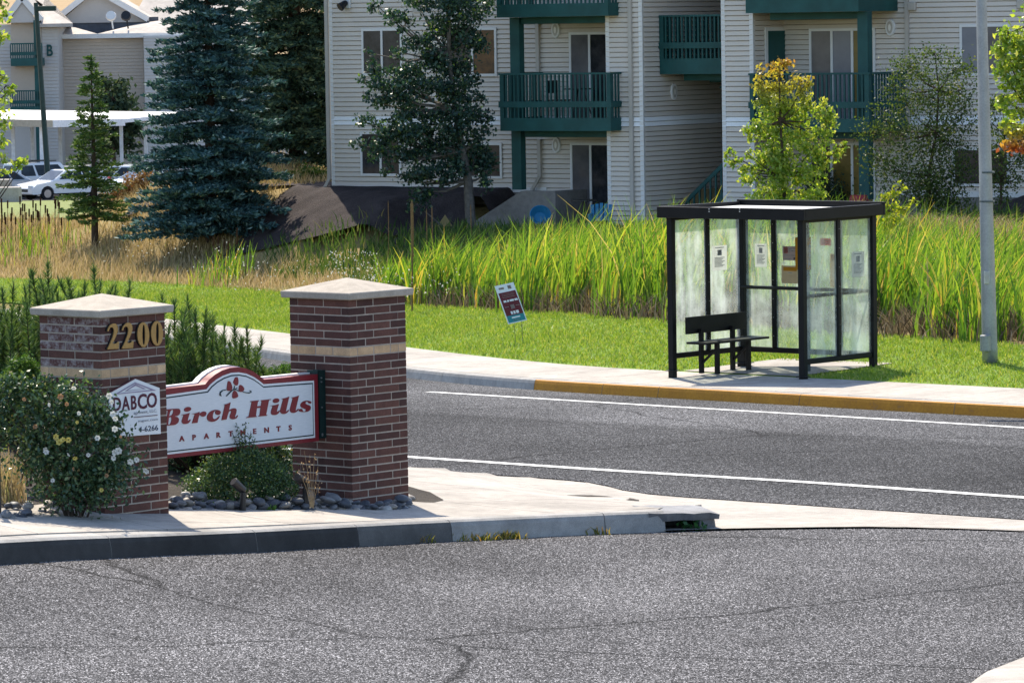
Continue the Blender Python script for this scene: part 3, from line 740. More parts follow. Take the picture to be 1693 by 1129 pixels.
# c
GL.append([c1(soft([(1232, 575), (1190, 640), (1120, 682), (1050, 686), (992, 655), (976, 595), (1000, 530), (1060, 475), (1140, 450), (1212, 458), (1246, 490), (1232, 535), (1188, 552), (1148, 530), (1140, 490), (1162, 462), (1120, 480), (1092, 540), (1088, 600), (1112, 632), (1160, 625), (1222, 570)], (0, 21)))])
# h
GL.append([c1(soft([(1310, 348), (1390, 325), (1444, 302), (1408, 470), (1450, 438), (1520, 418), (1560, 440), (1558, 500), (1532, 590), (1555, 590), (1584, 556), (1592, 566), (1560, 618), (1490, 640), (1438, 618), (1432, 570), (1462, 480), (1440, 470), (1405, 500), (1362, 642), (1266, 656), (1335, 352)], (0, 2, 3, 10, 11, 19, 20, 21)))])
# H
GL.append([c2([(268, 400), (440, 380), (438, 398), (420, 402), (402, 500), (480, 492), (498, 400), (480, 396), (484, 380), (680, 358), (676, 372), (640, 378), (582, 668), (606, 676), (602, 690), (430, 704), (434, 690), (454, 684), (476, 530), (398, 538), (376, 692), (400, 700), (396, 712), (190, 732), (196, 718), (236, 706), (300, 412), (266, 412)])])
GL.append(dotless_i(210, -58, c2)); GL.append(dot_(783, 388, 64, 45, -0.25, c2))
def ell(dx, dy):
    return [c2([(x + dx, y + dy) for x, y in soft([(892, 350), (980, 332), (1044, 308), (980, 590), (1000, 600), (1035, 572), (1040, 586), (1000, 630), (940, 655), (888, 640), (868, 600), (880, 530), (925, 362)], (0, 2, 6, 12))])]
GL.append(ell(0, 0)); GL.append(ell(194, -22))
# s
GL.append([c2(soft([(1488, 410), (1478, 442), (1440, 440), (1420, 415), (1385, 410), (1368, 438), (1400, 466), (1455, 486), (1476, 520), (1462, 570), (1410, 606), (1330, 614), (1262, 606), (1240, 582), (1262, 552), (1300, 556), (1318, 592), (1345, 606), (1376, 590), (1372, 560), (1300, 528), (1272, 492), (1284, 440), (1340, 398), (1420, 388)], (0,)))])
for g in GL:
    flat('letter', g, 0.004, YL, M_SRED, sign)
# APARTMENTS
def put_text(body, p_left, p_right, y_base0, y_base1, y_top, conv, mat, parent, bold=0.0, yoff=YL, name='letter', per_letter=True, spacing_fit=True, extrude=0.003):
    """letters of one line: conv maps photo-crop points to (s, z); fitted between the left and right marks"""
    a = conv([(p_left, y_base0)])[0]; b = conv([(p_right, y_base1)])[0]; tp = conv([(p_left, y_top)])[0]
    hgt = tp[1] - a[1]; W = b[0] - a[0]; size = hgt / 0.73
    if per_letter:
        n = len(body); res = []
        for i, ch in enumerate(body):
            me = text_mesh(ch, size, extrude, bold * size); V = np.array([v.co[:] for v in me.vertices]); w = V[:, 0].max() - V[:, 0].min()
            res.append((me, V[:, 0].min(), w))
        cw = res[0][2]
        span = W - (res[0][2] + res[-1][2]) * 1.25 / 2
        for i, (me, x0, w) in enumerate(res):
            xc = a[0] + res[0][2] * 1.25 / 2 + span * i / (n - 1)
            me.transform(Matrix.Translation((-(x0 + w / 2), 0, 0))); me.transform(Matrix.Diagonal((1.3, 1, 1, 1)))
            o = link(name, me, mat, parent); o.location = (xc, yoff, a[1] + (b[1] - a[1]) * i / (n - 1) - parent.location.z)
    else:
        me = text_mesh(body, size, extrude, bold * size); V = np.array([v.co[:] for v in me.vertices]); w = V[:, 0].max() - V[:, 0].min()
        me.transform(Matrix.Translation((-V[:, 0].min(), 0, 0))); me.transform(Matrix.Diagonal((W / w, 1, 1, 1)))
        o = link(name, me, mat, parent); o.location = (a[0], yoff, (a[1] + b[1]) / 2 - parent.location.z)
ca = lambda pts: trace(pts, 260, 600, 6.046, sp0)
put_text('APARTMENTS', 212, 1335, 782, 668, 728, ca, M_SRED, sign, bold=0.028)
# acorn-like berry emblem: four drops and curling stems
e4 = lambda pts: trace(pts, 345, 610, 20.525, sp0)
for pts in ([(620, 430), (665, 410), (715, 460), (755, 580), (760, 660), (720, 725), (640, 738), (592, 710), (590, 620)], [(860, 300), (910, 268), (950, 290), (970, 380), (965, 490), (930, 548), (870, 545), (810, 470), (805, 430)],
            [(1010, 560), (1050, 535), (1120, 580), (1170, 660), (1150, 730), (1100, 765), (1030, 770), (992, 730), (992, 640)], [(820, 740), (860, 730), (920, 790), (960, 880), (950, 940), (870, 985), (790, 985), (770, 930), (780, 820)]):
    flat('emblem_drop', [e4(soft(pts))], 0.004, YL, M_SRED, sign)
def ribbon(pts, ws):
    p = np.array(pts, float); T_ = np.gradient(p, axis=0); T_ /= np.linalg.norm(T_, axis=1)[:, None]; n_ = np.stack([-T_[:, 1], T_[:, 0]], 1); w = np.array(ws)[:, None]
    return [tuple(q) for q in np.concatenate([p + n_ * w, (p - n_ * w)[::-1]])]
for pts, ws in (([(400, 915), (355, 870), (365, 790), (440, 725), (590, 690)], [8, 26, 22, 18, 8]), ([(565, 915), (670, 810), (760, 720), (850, 690), (940, 635)], [14, 20, 18, 16, 10]),
                ([(820, 700), (850, 570)], [14, 10]), ([(850, 690), (930, 710), (990, 750)], [10, 12, 12]), ([(1130, 770), (1240, 800), (1340, 808), (1410, 780), (1400, 745), (1350, 725)], [10, 16, 18, 16, 14, 6])):
    flat('emblem_stem', [e4(ribbon(pts, ws))], 0.003, YL, M_PINE, sign)
# steel brackets to the pillars
M_BRKT = plain('dark_green_steel', (0.012, 0.035, 0.033), 0.5, 0.4, 0.3, var=0.2)
M_BOLT = plain('steel_bolt', (0.35, 0.36, 0.36), 0.4, 0.5, 0.7)
b = MB(); x0 = xr + 0.004; b.box(x0, x0 + 0.012, 0.0, 0.13, zb_ + 0.02 - sign_z, zt + 0.03 - sign_z); b.box(-0.012, -0.001, -0.005, 0.13, zb_ + 0.02 - sign_z, zt + 0.03 - sign_z); b.box(x0, -0.001, 0.0, 0.012, zb_ + 0.02 - sign_z, zt + 0.03 - sign_z)
br = b.build('bracket', M_BRKT, sign)
for f_ in (0.08, 0.1, 0.5, 0.88, 0.94):
    z = zb_ + (zt - zb_) * f_ - sign_z; bb = MB(); bb.tube([(x0 / 2 + (0.012 if f_ * 100 % 2 else -0.008), -0.01, z), (x0 / 2 + (0.012 if f_ * 100 % 2 else -0.008), 0.002, z)], 0.007, 6); bb.build('bolt', M_BOLT, br)
b = MB(); b.box(sl - 0.05, sl, 0.0, 0.13, zb_ + 0.02 - sign_z, zt + 0.03 - sign_z); b.build('bracket', M_BRKT, sign)

# ================================================================== small management sign on the left pillar
M_PURP = plain('plum_lettering', (0.085, 0.012, 0.03), 0.5, 0.3)
M_MAUVE = plain('mauve_print', (0.30, 0.24, 0.33), 0.5, 0.3)
M_GREYP = plain('grey_print', (0.30, 0.30, 0.34), 0.5, 0.3)
M_NAVY = plain('navy_print', (0.04, 0.045, 0.08), 0.5, 0.3)
mp0 = PLF - DL * 0.022; msz = 0.9
msign = empty('management_sign', (mp0.x, mp0.y, msz), PA, 'small white house-shaped DABCO sign fixed to the left brick pillar above the roses', 'sign')
cm = lambda pts: trace(pts, 175, 615, 9.818, mp0)
q = cm([(475, 108), (875, 258), (895, 1000), (895, 1000), (60, 1062), (70, 340)])
def mflat(name, polys, d, y, mat):
    o = link(name, curve_mesh(polys, d), mat, msign); o.location = (0, y, -msz); return o
outl = cm([(475, 108), (875, 258), (895, 1000), (40, 1066), (62, 345)])
mflat('panel', [outl], 0.006, 0.008, M_SWHITE)
mflat('pediment', [cm([(475, 165), (818, 298), (140, 365)]), cm([(478, 185), (205, 345), (735, 288)])], 0.0015, 0.0, M_MAUVE)
mflat('pediment_shade', [cm([(480, 192), (650, 275), (312, 312)]), cm([(484, 222), (612, 275), (345, 298)])], 0.0015, 0.0, M_MAUVE)
mflat('roof_edge', [cm([(470, 92), (480, 108), (80, 330), (58, 328)]), ], 0.003, 0.001, M_PURP)
for ch, x0, x1, yb0, yt in (('D', 120, 250, 632, 405), ('A', 262, 392, 622, 392), ('B', 412, 502, 606, 375), ('C', 520, 668, 598, 352), ('O', 668, 832, 578, 335)):
    a = cm([(x0, yb0)])[0]; b_ = cm([(x1, yb0)])[0]; tp = cm([(x0, yt)])[0]; size = (tp[1] - a[1]) / 0.73
    me = text_mesh(ch, size, 0.002, 0.02 * size); V = np.array([v.co[:] for v in me.vertices]); w = V[:, 0].max() - V[:, 0].min()
    me.transform(Matrix.Translation((-V[:, 0].min(), 0, 0))); me.transform(Matrix.Diagonal(((b_[0] - a[0]) / w, 1, 1, 1)))
    o = link('letter', me, M_PURP, msign); o.location = (a[0], 0.0, a[1] - msz)
def mline(body, x0, x1, yb0, yb1, yt, mat, bold=0.0):
    put_text(body, x0, x1, yb0, yb1, yt, cm, mat, msign, bold, 0.0, 'small_print', False, extrude=0.0015)
mline('agement, LLC.', 455, 832, 675, 655, 625, M_GREYP)
mflat('rule', [cm([(455, 728), (838, 692), (838, 703), (455, 740)])], 0.0015, 0.0, M_PURP)
mline('mgmt.com', 530, 845, 808, 782, 768, M_GREYP)
mline('4-6266', 535, 850, 970, 945, 880, M_NAVY, 0.005)

# ================================================================== storm drain inlet at the end of the corner kerb
M_ROUGH = concrete_mat('broken_concrete', (0.25, 0.25, 0.26), 0.5)
di = GR(1128, 878); tdir = Vector((math.cos(0.3), math.sin(0.3), 0))
drain = empty('storm_drain', (di.x, di.y, zroad(di.y)), 0.18, 'chipped concrete storm drain inlet at the end of the corner kerb', 'drain')
b = MB(); n_ = 9
top = []
for i in range(n_):
    x = -0.28 + 0.62 * i / (n_ - 1); top.append((x, 0.02 + 0.03 * math.sin(i * 2.1) + 0.015 * random.random() + 0.05 * (i / n_) ** 2, 0.155 - 0.03 * (i / n_) + 0.012 * random.random()))
for p_, q_ in zip(top[:-1], top[1:]):
    b.poly([p_, q_, (q_[0], 0.75, q_[2] - 0.005), (p_[0], 0.75, p_[2] - 0.005)])
    b.poly([(p_[0], p_[1] + 0.03, 0.085), (q_[0], q_[1] + 0.03, 0.085), q_, p_])
    b.poly([(p_[0], p_[1] + 0.03, 0.085), (q_[0], q_[1] + 0.03, 0.085), (q_[0], 0.6, 0.08), (p_[0], 0.6, 0.08)])
b.build('hood', M_ROUGH, drain, smooth=False)
b = MB(); b.hull8([(0.16, 0.08, -0.05), (0.34, 0.16, -0.05), (0.40, 0.72, -0.05), (0.14, 0.72, -0.05), (0.17, 0.09, 0.10), (0.31, 0.14, 0.115), (0.36, 0.72, 0.12), (0.14, 0.72, 0.10)]); b.build('side_block', M_ROUGH, drain, bevel=0.012)
b = MB(); b.box(-0.28, 0.2, 0.45, 0.5, -0.06, 0.09); b.build('throat_wall', M_BLACK, drain)  # darkness of the inlet mouth put in as a black wall

# ================================================================== bus shelter
M_SHBLK = plain('shelter_black', (0.008, 0.008, 0.009), 0.5, 0.16, 0.0, var=0.25, scale=5)
M_ROOFW = plain('roof_white', (0.72, 0.70, 0.66), 0.4, 0.4, var=0.08, scale=3)
def glass_mat():
    mt, t = new_mat('dirty_shelter_glass'); c = coords(t); oi = t.nodes.new('ShaderNodeObjectInfo')
    add = N(t, 'ShaderNodeVectorMath', operation='ADD'); t.links.new(c, add.inputs[0]); t.links.new(oi.outputs['Location'], add.inputs[1])
    n1 = noise(t, add.outputs[0], 5.0, 4, 0.55, (1, 1, 0.12)); n2 = noise(t, add.outputs[0], 3.0, 5, 0.6); n3 = noise(t, add.outputs[0], 40, 3, 0.7)
    k = mix(t, 0.45, n1.outputs[0], n2.outputs[0]); k = mix(t, 0.12, k, n3.outputs[0])
    f = ramp(t, k, ((0.34, (0.10,) * 3), (0.48, (0.30,) * 3), (0.62, (0.68,) * 3)))
    tr = N(t, 'ShaderNodeBsdfTransparent'); tr.inputs[0].default_value = (0.86, 0.95, 0.90, 1)
    tl = N(t, 'ShaderNodeBsdfTranslucent'); tl.inputs[0].default_value = (0.78, 0.84, 0.80, 1)
    df = N(t, 'ShaderNodeBsdfDiffuse'); df.inputs[0].default_value = (0.62, 0.72, 0.70, 1)
    mm = N(t, 'ShaderNodeMixShader'); mm.inputs[0].default_value = 0.35; t.links.new(tl.outputs[0], mm.inputs[1]); t.links.new(df.outputs[0], mm.inputs[2])
    m1 = N(t, 'ShaderNodeMixShader'); t.links.new(f.outputs[0], m1.inputs[0]); t.links.new(tr.outputs[0], m1.inputs[1]); t.links.new(mm.outputs[0], m1.inputs[2])
    gl = N(t, 'ShaderNodeBsdfGlossy'); gl.inputs['Roughness'].default_value = 0.05
    fr = N(t, 'ShaderNodeFresnel'); fr.inputs[0].default_value = 1.35
    m2 = N(t, 'ShaderNodeMixShader'); t.links.new(fr.outputs[0], m2.inputs[0]); t.links.new(m1.outputs[0], m2.inputs[1]); t.links.new(gl.outputs[0], m2.inputs[2])
    out(t, m2.outputs[0]); return mt
M_GLASS = glass_mat()
SA = Vector((2.195, 61.144, -0.472)); SANG = -0.710; SWD, SDP, SH = 2.235, 1.587, 2.10
shel = empty('bus_shelter', SA, SANG, 'black framed glass bus shelter with flat roof on the far sidewalk', 'bus shelter')
def spx(u, v, plane, val):
    """photo point on a shelter plane x=val or y=val (shelter frame) -> other coordinate, z"""
    ax = Vector((math.cos(SANG), math.sin(SANG), 0)); ay = Vector((-math.sin(SANG), math.cos(SANG), 0))
    n = ax if plane == 'x' else ay; p0 = SA + n * val; d = ray(u, v); t = (p0 - O3).dot(n) / d.dot(n); q = O3 + d * t - SA
    return (q.dot(ay) if plane == 'x' else q.dot(ax)), q.z
PS = 0.09
def post(x, y, w=PS, z0=-0.12, z1_=SH + 0.02, name='post'):
    b = MB(); b.box(x - w / 2, x + w / 2, y - w / 2, y + w / 2, z0, z1_)
    if name == 'post': b.box(x - w * 0.85, x + w * 0.85, y - w * 0.85, y + w * 0.85, 0.0, 0.012)
    return b.build(name, M_SHBLK, shel, bevel=0.006)
for x, y in ((0, 0), (SWD, 0), (SWD, SDP)): post(x, y)
post(0.0, SDP, 0.13)
# walls: left (x=0), back (y=SDP), right (x=SWD)
M_DOT = plain('rivet', (0.5, 0.5, 0.5), 0.4, 0.5, 0.6)
def wall(axis, val, L, n, midrail):
    fr = MB(); z0, z1_ = 0.24, SH - 0.005
    def bx(a0, a1, w, za, zb): 
        if axis == 'x': fr.box(val - w / 2, val + w / 2, a0, a1, za, zb)
        else: fr.box(a0, a1, val - w / 2, val + w / 2, za, zb)
    bx(0.05, L - 0.05, 0.05, z0 - 0.075, z0)
    o = fr.build('bottom_rail', M_SHBLK, shel, bevel=0.01)
    fr = MB(); bx(0.05, L - 0.05, 0.045, z1_ - 0.035, z1_ + 0.01); fr.build('top_rail', M_SHBLK, shel)
    for i in range(1, n):
        fr = MB(); bx(L * i / n - 0.035, L * i / n + 0.035, 0.06, z0, z1_); mu = fr.build('mullion', M_SHBLK, shel, bevel=0.006)
        for z in np.linspace(0.4, 1.95, 7):
            rb = MB(); a = L * i / n
            if axis == 'x': rb.box(val - 0.034, val + 0.034, a - 0.004, a + 0.004, z - 0.004, z + 0.004)
            else: rb.box(a - 0.004, a + 0.004, val - 0.034, val + 0.034, z - 0.004, z + 0.004)
            rb.build('rivet', M_DOT, mu)
    for i in range(n):
        g = MB(); a0, a1 = L * i / n + 0.03, L * (i + 1) / n - 0.03
        if axis == 'x': g.poly([(val, a0, z0), (val, a1, z0), (val, a1, z1_ - 0.03), (val, a0, z1_ - 0.03)])
        else: g.poly([(a0, val, z0), (a1, val, z0), (a1, val, z1_ - 0.03), (a0, val, z1_ - 0.03)])
        g.build('pane', M_GLASS, shel)
    if midrail:
        fr = MB()
        zc = 1.07
        if axis == 'x': fr.tube([(val - 0.06, 0.02, zc), (val - 0.06, L - 0.02, zc)], 0.025, 8)
        else: fr.tube([(0.02, val - 0.06, zc), (L - 0.02, val - 0.06, zc)], 0.025, 8)
        fr.build('lean_rail', M_SHBLK if axis == 'y' else M_SHBLK, shel, smooth=True)
wall('x', 0.0, SDP, 2, False); wall('y', SDP, SWD, 4, True); wall('x', SWD, SDP, 2, True)
# roof: deep fascia frame with a pale, slightly sunken top
ov = 0.135; fh = 0.155
b = MB(); x0, x1, y0, y1 = -ov, SWD + ov, -ov, SDP + ov
for (a0, a1, c0, c1_) in ((x0, x1, y0, y0 + 0.05), (x0, x1, y1 - 0.05, y1), (x0, x0 + 0.05, y0 + 0.0502, y1 - 0.0502), (x1 - 0.05, x1, y0 + 0.0502, y1 - 0.0502)):
    b.box(a0, a1, c0, c1_, SH, SH + fh)
b.build('fascia', M_SHBLK, shel, bevel=0.005)
b = MB(); b.box(x0 + 0.051, x1 - 0.051, y0 + 0.051, y1 - 0.051, SH + 0.015, SH + 0.04); b.build('ceiling', M_SHBLK, shel)
b = MB(); b.box(x0 + 0.051, x1 - 0.051, y0 + 0.051, y1 - 0.051, SH + 0.0405, SH + fh - 0.055)
b.build('roof_panel', M_ROOFW, shel)
b = MB(); b.box(x0 - 0.004, x1 + 0.004, y1 - 0.06, y1 + 0.004, SH + fh + 0.0001, SH + fh + 0.025); b.build('rear_gutter', M_SHBLK, shel)
for u in (1172.5, 1223):
    for v in (346, 350):
        a, z = spx(u, v, 'y', y0); bb = MB(); bb.box(a - 0.008, a + 0.008, y0 - 0.004, y0 + 0.001, z - 0.008, z + 0.008); bb.build('rivet', M_DOT, shel)
# notices behind the glass
def paper(name, col, tr=0.72):
    mt, t = new_mat(name); c = coords(t); n1 = noise(t, c, 12, 4); r = ramp(t, n1.outputs[0], ((0.3, tuple(x * 0.9 for x in col)), (0.7, col))); b = principled(t, r.outputs[0], 0.8, 0.1)
    tl = N(t, 'ShaderNodeBsdfTranslucent'); t.links.new(r.outputs[0], tl.inputs[0]); ms = N(t, 'ShaderNodeMixShader'); ms.inputs[0].default_value = tr; t.links.new(b.outputs[0], ms.inputs[1]); t.links.new(tl.outputs[0], ms.inputs[2]); out(t, ms.outputs[0]); return mt
M_PAPER = paper('paper', (0.90, 0.88, 0.85))
M_PRINT = plain('grey_toner', (0.30, 0.30, 0.31), 0.8, 0.1, var=0.3, scale=30)
M_PINK = paper('pink_paper', (0.66, 0.30, 0.28))
M_LILAC = paper('lilac_paper', (0.60, 0.50, 0.48))
M_CREAM = paper('cream_paper', (0.74, 0.62, 0.46))
M_ORNG = paper('orange_print', (0.62, 0.30, 0.03), 0.4)
def notice(axis, val, u0, v0, u1, v1, mat, label, marks=(), side=0.0):
    a0, zt_ = spx(u0, v0, axis, val); a1, zb2 = spx(u1, v1, axis, val); w, h = abs(a1 - a0), zt_ - zb2
    base = (val, a0, zb2) if axis == 'x' else (a0, val, zb2)
    o = MB()
    def rect(b, s0, s1, t0, t1, e):
        if axis == 'x': b.box(val + e - 0.0006, val + e + 0.0006, a0 + (a1 - a0) * s0, a0 + (a1 - a0) * s1, zb2 + h * t0, zb2 + h * t1)
        else: b.box(a0 + (a1 - a0) * s0, a0 + (a1 - a0) * s1, val + e - 0.0006, val + e + 0.0006, zb2 + h * t0, zb2 + h * t1)
    rect(o, 0, 1, 0, 1, side)
    r = o.build('notice', mat, None, label=label, cat='poster', group='notices on the shelter glass'); r.location = SA; r.rotation_euler = (0, 0, SANG)
    sg = -1 if axis == 'y' or side < 0 else 1
    for s0, s1, t0, t1, mm in marks:
        q = MB(); rect(q, s0, s1, t0, t1, side + sg * 0.002); q.build('print', mm, r)
def sheet_marks(): return [(0.2, 0.8, 0.90, 0.93, M_PRINT), (0.36, 0.64, 0.60, 0.83, M_PRINT), (0.42, 0.55, 0.66, 0.78, M_PAPER)] + [(0.16, 0.84 - 0.1 * (i % 3), 0.5 - 0.05 * i, 0.525 - 0.05 * i, M_PRINT) for i in range(8)]
notice('x', 0.012, 1177, 407, 1202, 446, M_PAPER, 'white notice taped to the left wall of the shelter above the bench', sheet_marks(), 0.0)
notice('y', SDP - 0.012, 1248, 403, 1268, 442, M_PAPER, 'white notice on the leftmost pane of the shelter back wall', sheet_marks())
notice('y', SDP - 0.012, 1294, 407, 1319, 431, M_LILAC, 'lilac notice with a round mark on the shelter back wall', [(0.08, 0.34, 0.5, 0.92, M_PINK), (0.13, 0.29, 0.58, 0.84, M_LILAC), (0.42, 0.95, 0.78, 0.84, M_PRINT), (0.42, 0.95, 0.64, 0.70, M_PRINT), (0.1, 0.9, 0.34, 0.38, M_PRINT), (0.08, 0.55, 0.07, 0.12, M_PRINT), (0.72, 0.92, 0.05, 0.22, M_NAVY)])
notice('y', SDP - 0.012, 1292, 439, 1319, 469, M_CREAM, 'cream notice with orange heading on the shelter back wall', [(0.12, 0.95, 0.70, 0.92, M_ORNG), (0.4, 0.65, 0.58, 0.62, M_PRINT)])
notice('y', SDP - 0.012, 1356, 394, 1374, 406, M_PINK, 'small pink notice high on the shelter back wall', [(0.15, 0.85, 0.6, 0.75, M_LILAC), (0.15, 0.85, 0.25, 0.4, M_LILAC)])
notice('y', SDP - 0.012, 1372, 420, 1383, 475, M_CREAM, 'narrow tan timetable strip with orange top on the shelter back wall', [(0.2, 1.0, 0.8, 1.0, M_ORNG)])
notice('x', SWD - 0.012, 1406, 417, 1427, 457, M_PAPER, 'white notice on the right side wall of the shelter', sheet_marks(), 0.02)

# bench inside, along the left wall
bench = empty('bench', SA, SANG, 'black bench with backrest inside the bus shelter', 'bench')
b = MB(); b.box(0.16, 0.19, 0.08, 1.42, 0.50, 0.735); b.build('backrest', M_SHBLK, bench, bevel=0.006)
b = MB(); b.box(0.20, 0.56, 0.05, 1.46, 0.37, 0.40); b.build('seat', M_SHBLK, bench, bevel=0.006)
for y in (0.36, 1.06):
    b = MB(); b.box(0.195, 0.245, y - 0.03, y + 0.03, -0.05, 0.56); b.build('leg', M_SHBLK, bench)
    b = MB(); b.box(0.47, 0.52, y - 0.03, y + 0.03, -0.05, 0.369); b.build('leg', M_SHBLK, bench)
    b = MB(); b.bar((0.22, y, 0.08), (0.49, y, 0.30), 0.03); b.build('brace', M_SHBLK, bench)
# concrete pad under the shelter, flush with the sidewalk
PAD0, PAD1 = s_of(SA) - 0.9, s_of((SA.x + 1.9, SA.y - 0.4)) + 0.35
m_ = []
for s in np.linspace(PAD0, PAD1, 8):
    p, t, nr, _ = path_frame(KERB, s); m_.append(p)
strip(np.array(m_), [1.86, 2.4, 3.0, 3.55], lambda x, y, o: terrain(x, y) + 0.016, 'shelter_pad', M_CONC, kind='structure')

# ================================================================== bus stop sign post behind the glass
M_POST = plain('galvanised_dark', (0.09, 0.11, 0.11), 0.55, 0.4, 0.5, var=0.2, scale=30)
bp = P(1336, 600, 60.75); bz = tz(bp.x, bp.y)
bst = empty('bus_stop_sign', (bp.x, bp.y, bz), 0.0, 'orange bus stop sign on a steel post behind the shelter corner', 'sign')
zt_ = P(1336, 392, bp.y).z - bz; zb2 = P(1336, 446, bp.y).z - bz
b = MB(); b.box(-0.032, 0.032, -0.02, 0.02, -0.1, zt_ + 0.02); b.build('post', M_POST, bst)
pw = pxm(24, bp.y) / 2
b = MB(); b.box(-0.15 - 0.01, pw * 0.55, -0.03, -0.022, zb2, zt_); b.build('panel', M_ORNG, bst, bevel=0.003)
for k_, z in enumerate((0.18, 0.32, 0.44, 0.58, 0.72)):
    b = MB(); b.box(0.02, 0.055, -0.034, -0.0305, zb2 + (zt_ - zb2) * z - 0.02, zb2 + (zt_ - zb2) * z + 0.018); b.build('print', M_PRINT, bst)

# ================================================================== street light pole
M_GALV = plain('galvanised_steel', (0.30, 0.31, 0.32), 0.5, 0.45, 0.55, var=0.16, scale=3, fine=40)
pb = GT(1637, 600, 0.0, 55, 90)
pole = empty('light_pole', (pb.x, pb.y, pb.z - 0.05), 0.0, 'tall grey galvanised street light pole on the grass right of the shelter', 'light pole')
ptop = P(1622.5, 0, pb.y) - pb; dirp = ptop.normalized()
b = MB(); rr0, rr1 = pxm(26, pb.y) / 2, pxm(17.5, pb.y) / 2; L1 = ptop.length
b.tube([dirp * 0.0, dirp * 0.25, dirp * (L1 * 0.5), dirp * L1, dirp * (L1 + 3.2)], [rr0, rr0 * 0.99, (rr0 + rr1) / 2, rr1, rr1 * 0.8], 16); b.build('shaft', M_GALV, pole, smooth=True)
b = MB(); tp_ = dirp * (L1 + 3.1); b.tube([tp_, tp_ + Vector((-0.6, -0.5, 0.25)), tp_ + Vector((-1.4, -1.1, 0.3))], [0.05, 0.045, 0.04], 8); b.build('arm', M_GALV, pole)
b = MB(); b.box(-2.05 + tp_.x, -1.3 + tp_.x, -1.5 + tp_.y, -1.1 + tp_.y, tp_.z + 0.2, tp_.z + 0.32); b.build('lamp_head', M_GALV, pole, bevel=0.03)
cv = P(1629, 560, pb.y) - pb; b = MB(); b.tube([(cv.x - 0.015, -rr0 - 0.035, cv.z - 0.11), (cv.x - 0.015, -rr0 - 0.035, cv.z + 0.11)], 0.075, 10); b.build('hand_hole_cover', M_GALV, pole, bevel=0.01)
for v in (279, 327):
    q = P(1632, v, pb.y) - pb; b = MB(); b.tube([(q.x, q.y, q.z - 0.012), (q.x, q.y, q.z + 0.012)], rr0 * 0.9 + 0.008, 16); b.build('band', M_POST, pole)
q = P(1630, 452, pb.y) - pb; b = MB(); b.box(q.x - 0.035, q.x + 0.035, -rr0 - 0.012, -rr0 * 0.8, q.z - 0.085, q.z + 0.085); b.build('sticker', M_PAPER, pole)

# ================================================================== yard sign on the lawn
M_MAROON = plain('maroon_print', (0.13, 0.018, 0.022), 0.6, 0.2)
M_TEAL = plain('teal_print', (0.03, 0.22, 0.26), 0.6, 0.2)
M_PLAST = plain('white_plastic', (0.72, 0.72, 0.74), 0.5, 0.3, var=0.03)
yb = GT(856, 569, 0.0, 58, 90); yy = yb.y
c0 = P(844.7, 501.3, yy); scy = F_PX / yy
ea = Vector((31.1 / scy, 0.366, 4.0 / scy)); eb = Vector((21.7 / scy, -0.091, -62.8 / scy))
ysn = empty('yard_sign', (yb.x, yb.y, yb.z), 0.0, 'leaning maroon, white and teal yard sign stuck in the lawn', 'sign')
en = eb.cross(ea).normalized()
if en.y > 0: en = -en
def yq(s0, s1, t0, t1, e, name, mat, thick=0.004):
    b = MB(); o_ = c0 - yb
    A_ = [o_ + ea * (s - 0.5) + eb * (t - 0.5) + en * e for s, t in ((s0, t0), (s1, t0), (s1, t1), (s0, t1))]
    b.hull8([p - en * thick for p in A_] + A_); return b.build(name, mat, ysn)
yq(0, 1, 0, 1, 0, 'board', M_PLAST); yq(0.05, 0.95, 0.2, 0.80, 0.002, 'print', M_MAROON, 0.001); yq(0.05, 0.95, 0.80, 0.975, 0.002, 'print', M_TEAL, 0.001)
for s0_, s1_, t0_, t1_, mm in ((0.15, 0.42, 0.07, 0.12, M_LILAC), (0.62, 0.8, 0.05, 0.14, M_LILAC)): yq(s0_, s1_, t0_, t1_, 0.002, 'print', mm, 0.001)
for t0_ in (0.25, 0.29, 0.33): yq(0.18, 0.82, t0_, t0_ + 0.012, 0.0035, 'print', M_LILAC, 0.001)
for s0_, s1_ in ((0.16, 0.30), (0.34, 0.44), (0.48, 0.70), (0.74, 0.90)): yq(s0_, s1_, 0.405, 0.455, 0.0035, 'print', M_PLAST, 0.001)
yq(0.42, 0.62, 0.54, 0.64, 0.0035, 'print', M_LILAC, 0.001)
for s0_, s1_ in ((0.12, 0.32), (0.70, 0.9)): yq(s0_, s1_, 0.565, 0.585, 0.0035, 'print', M_LILAC, 0.001)
for s0_, s1_ in ((0.32, 0.42), (0.46, 0.56), (0.60, 0.74)): yq(s0_, s1_, 0.70, 0.775, 0.0035, 'print', M_PLAST, 0.001)
yq(0.28, 0.72, 0.845, 0.88, 0.0035, 'print', M_PLAST, 0.001); yq(0.3, 0.65, 0.92, 0.935, 0.0035, 'print', M_LILAC, 0.001)
for s_ in (0.3, 0.7):
    a = c0 - yb + ea * (s_ - 0.5) + eb * 0.5; b = MB(); b.tube([a, Vector((a.x + 0.02, a.y - 0.02, tz(yb.x + a.x, yb.y + a.y) - yb.z - 0.05))], 0.004, 5); b.build('wire_leg', M_POST, ysn)

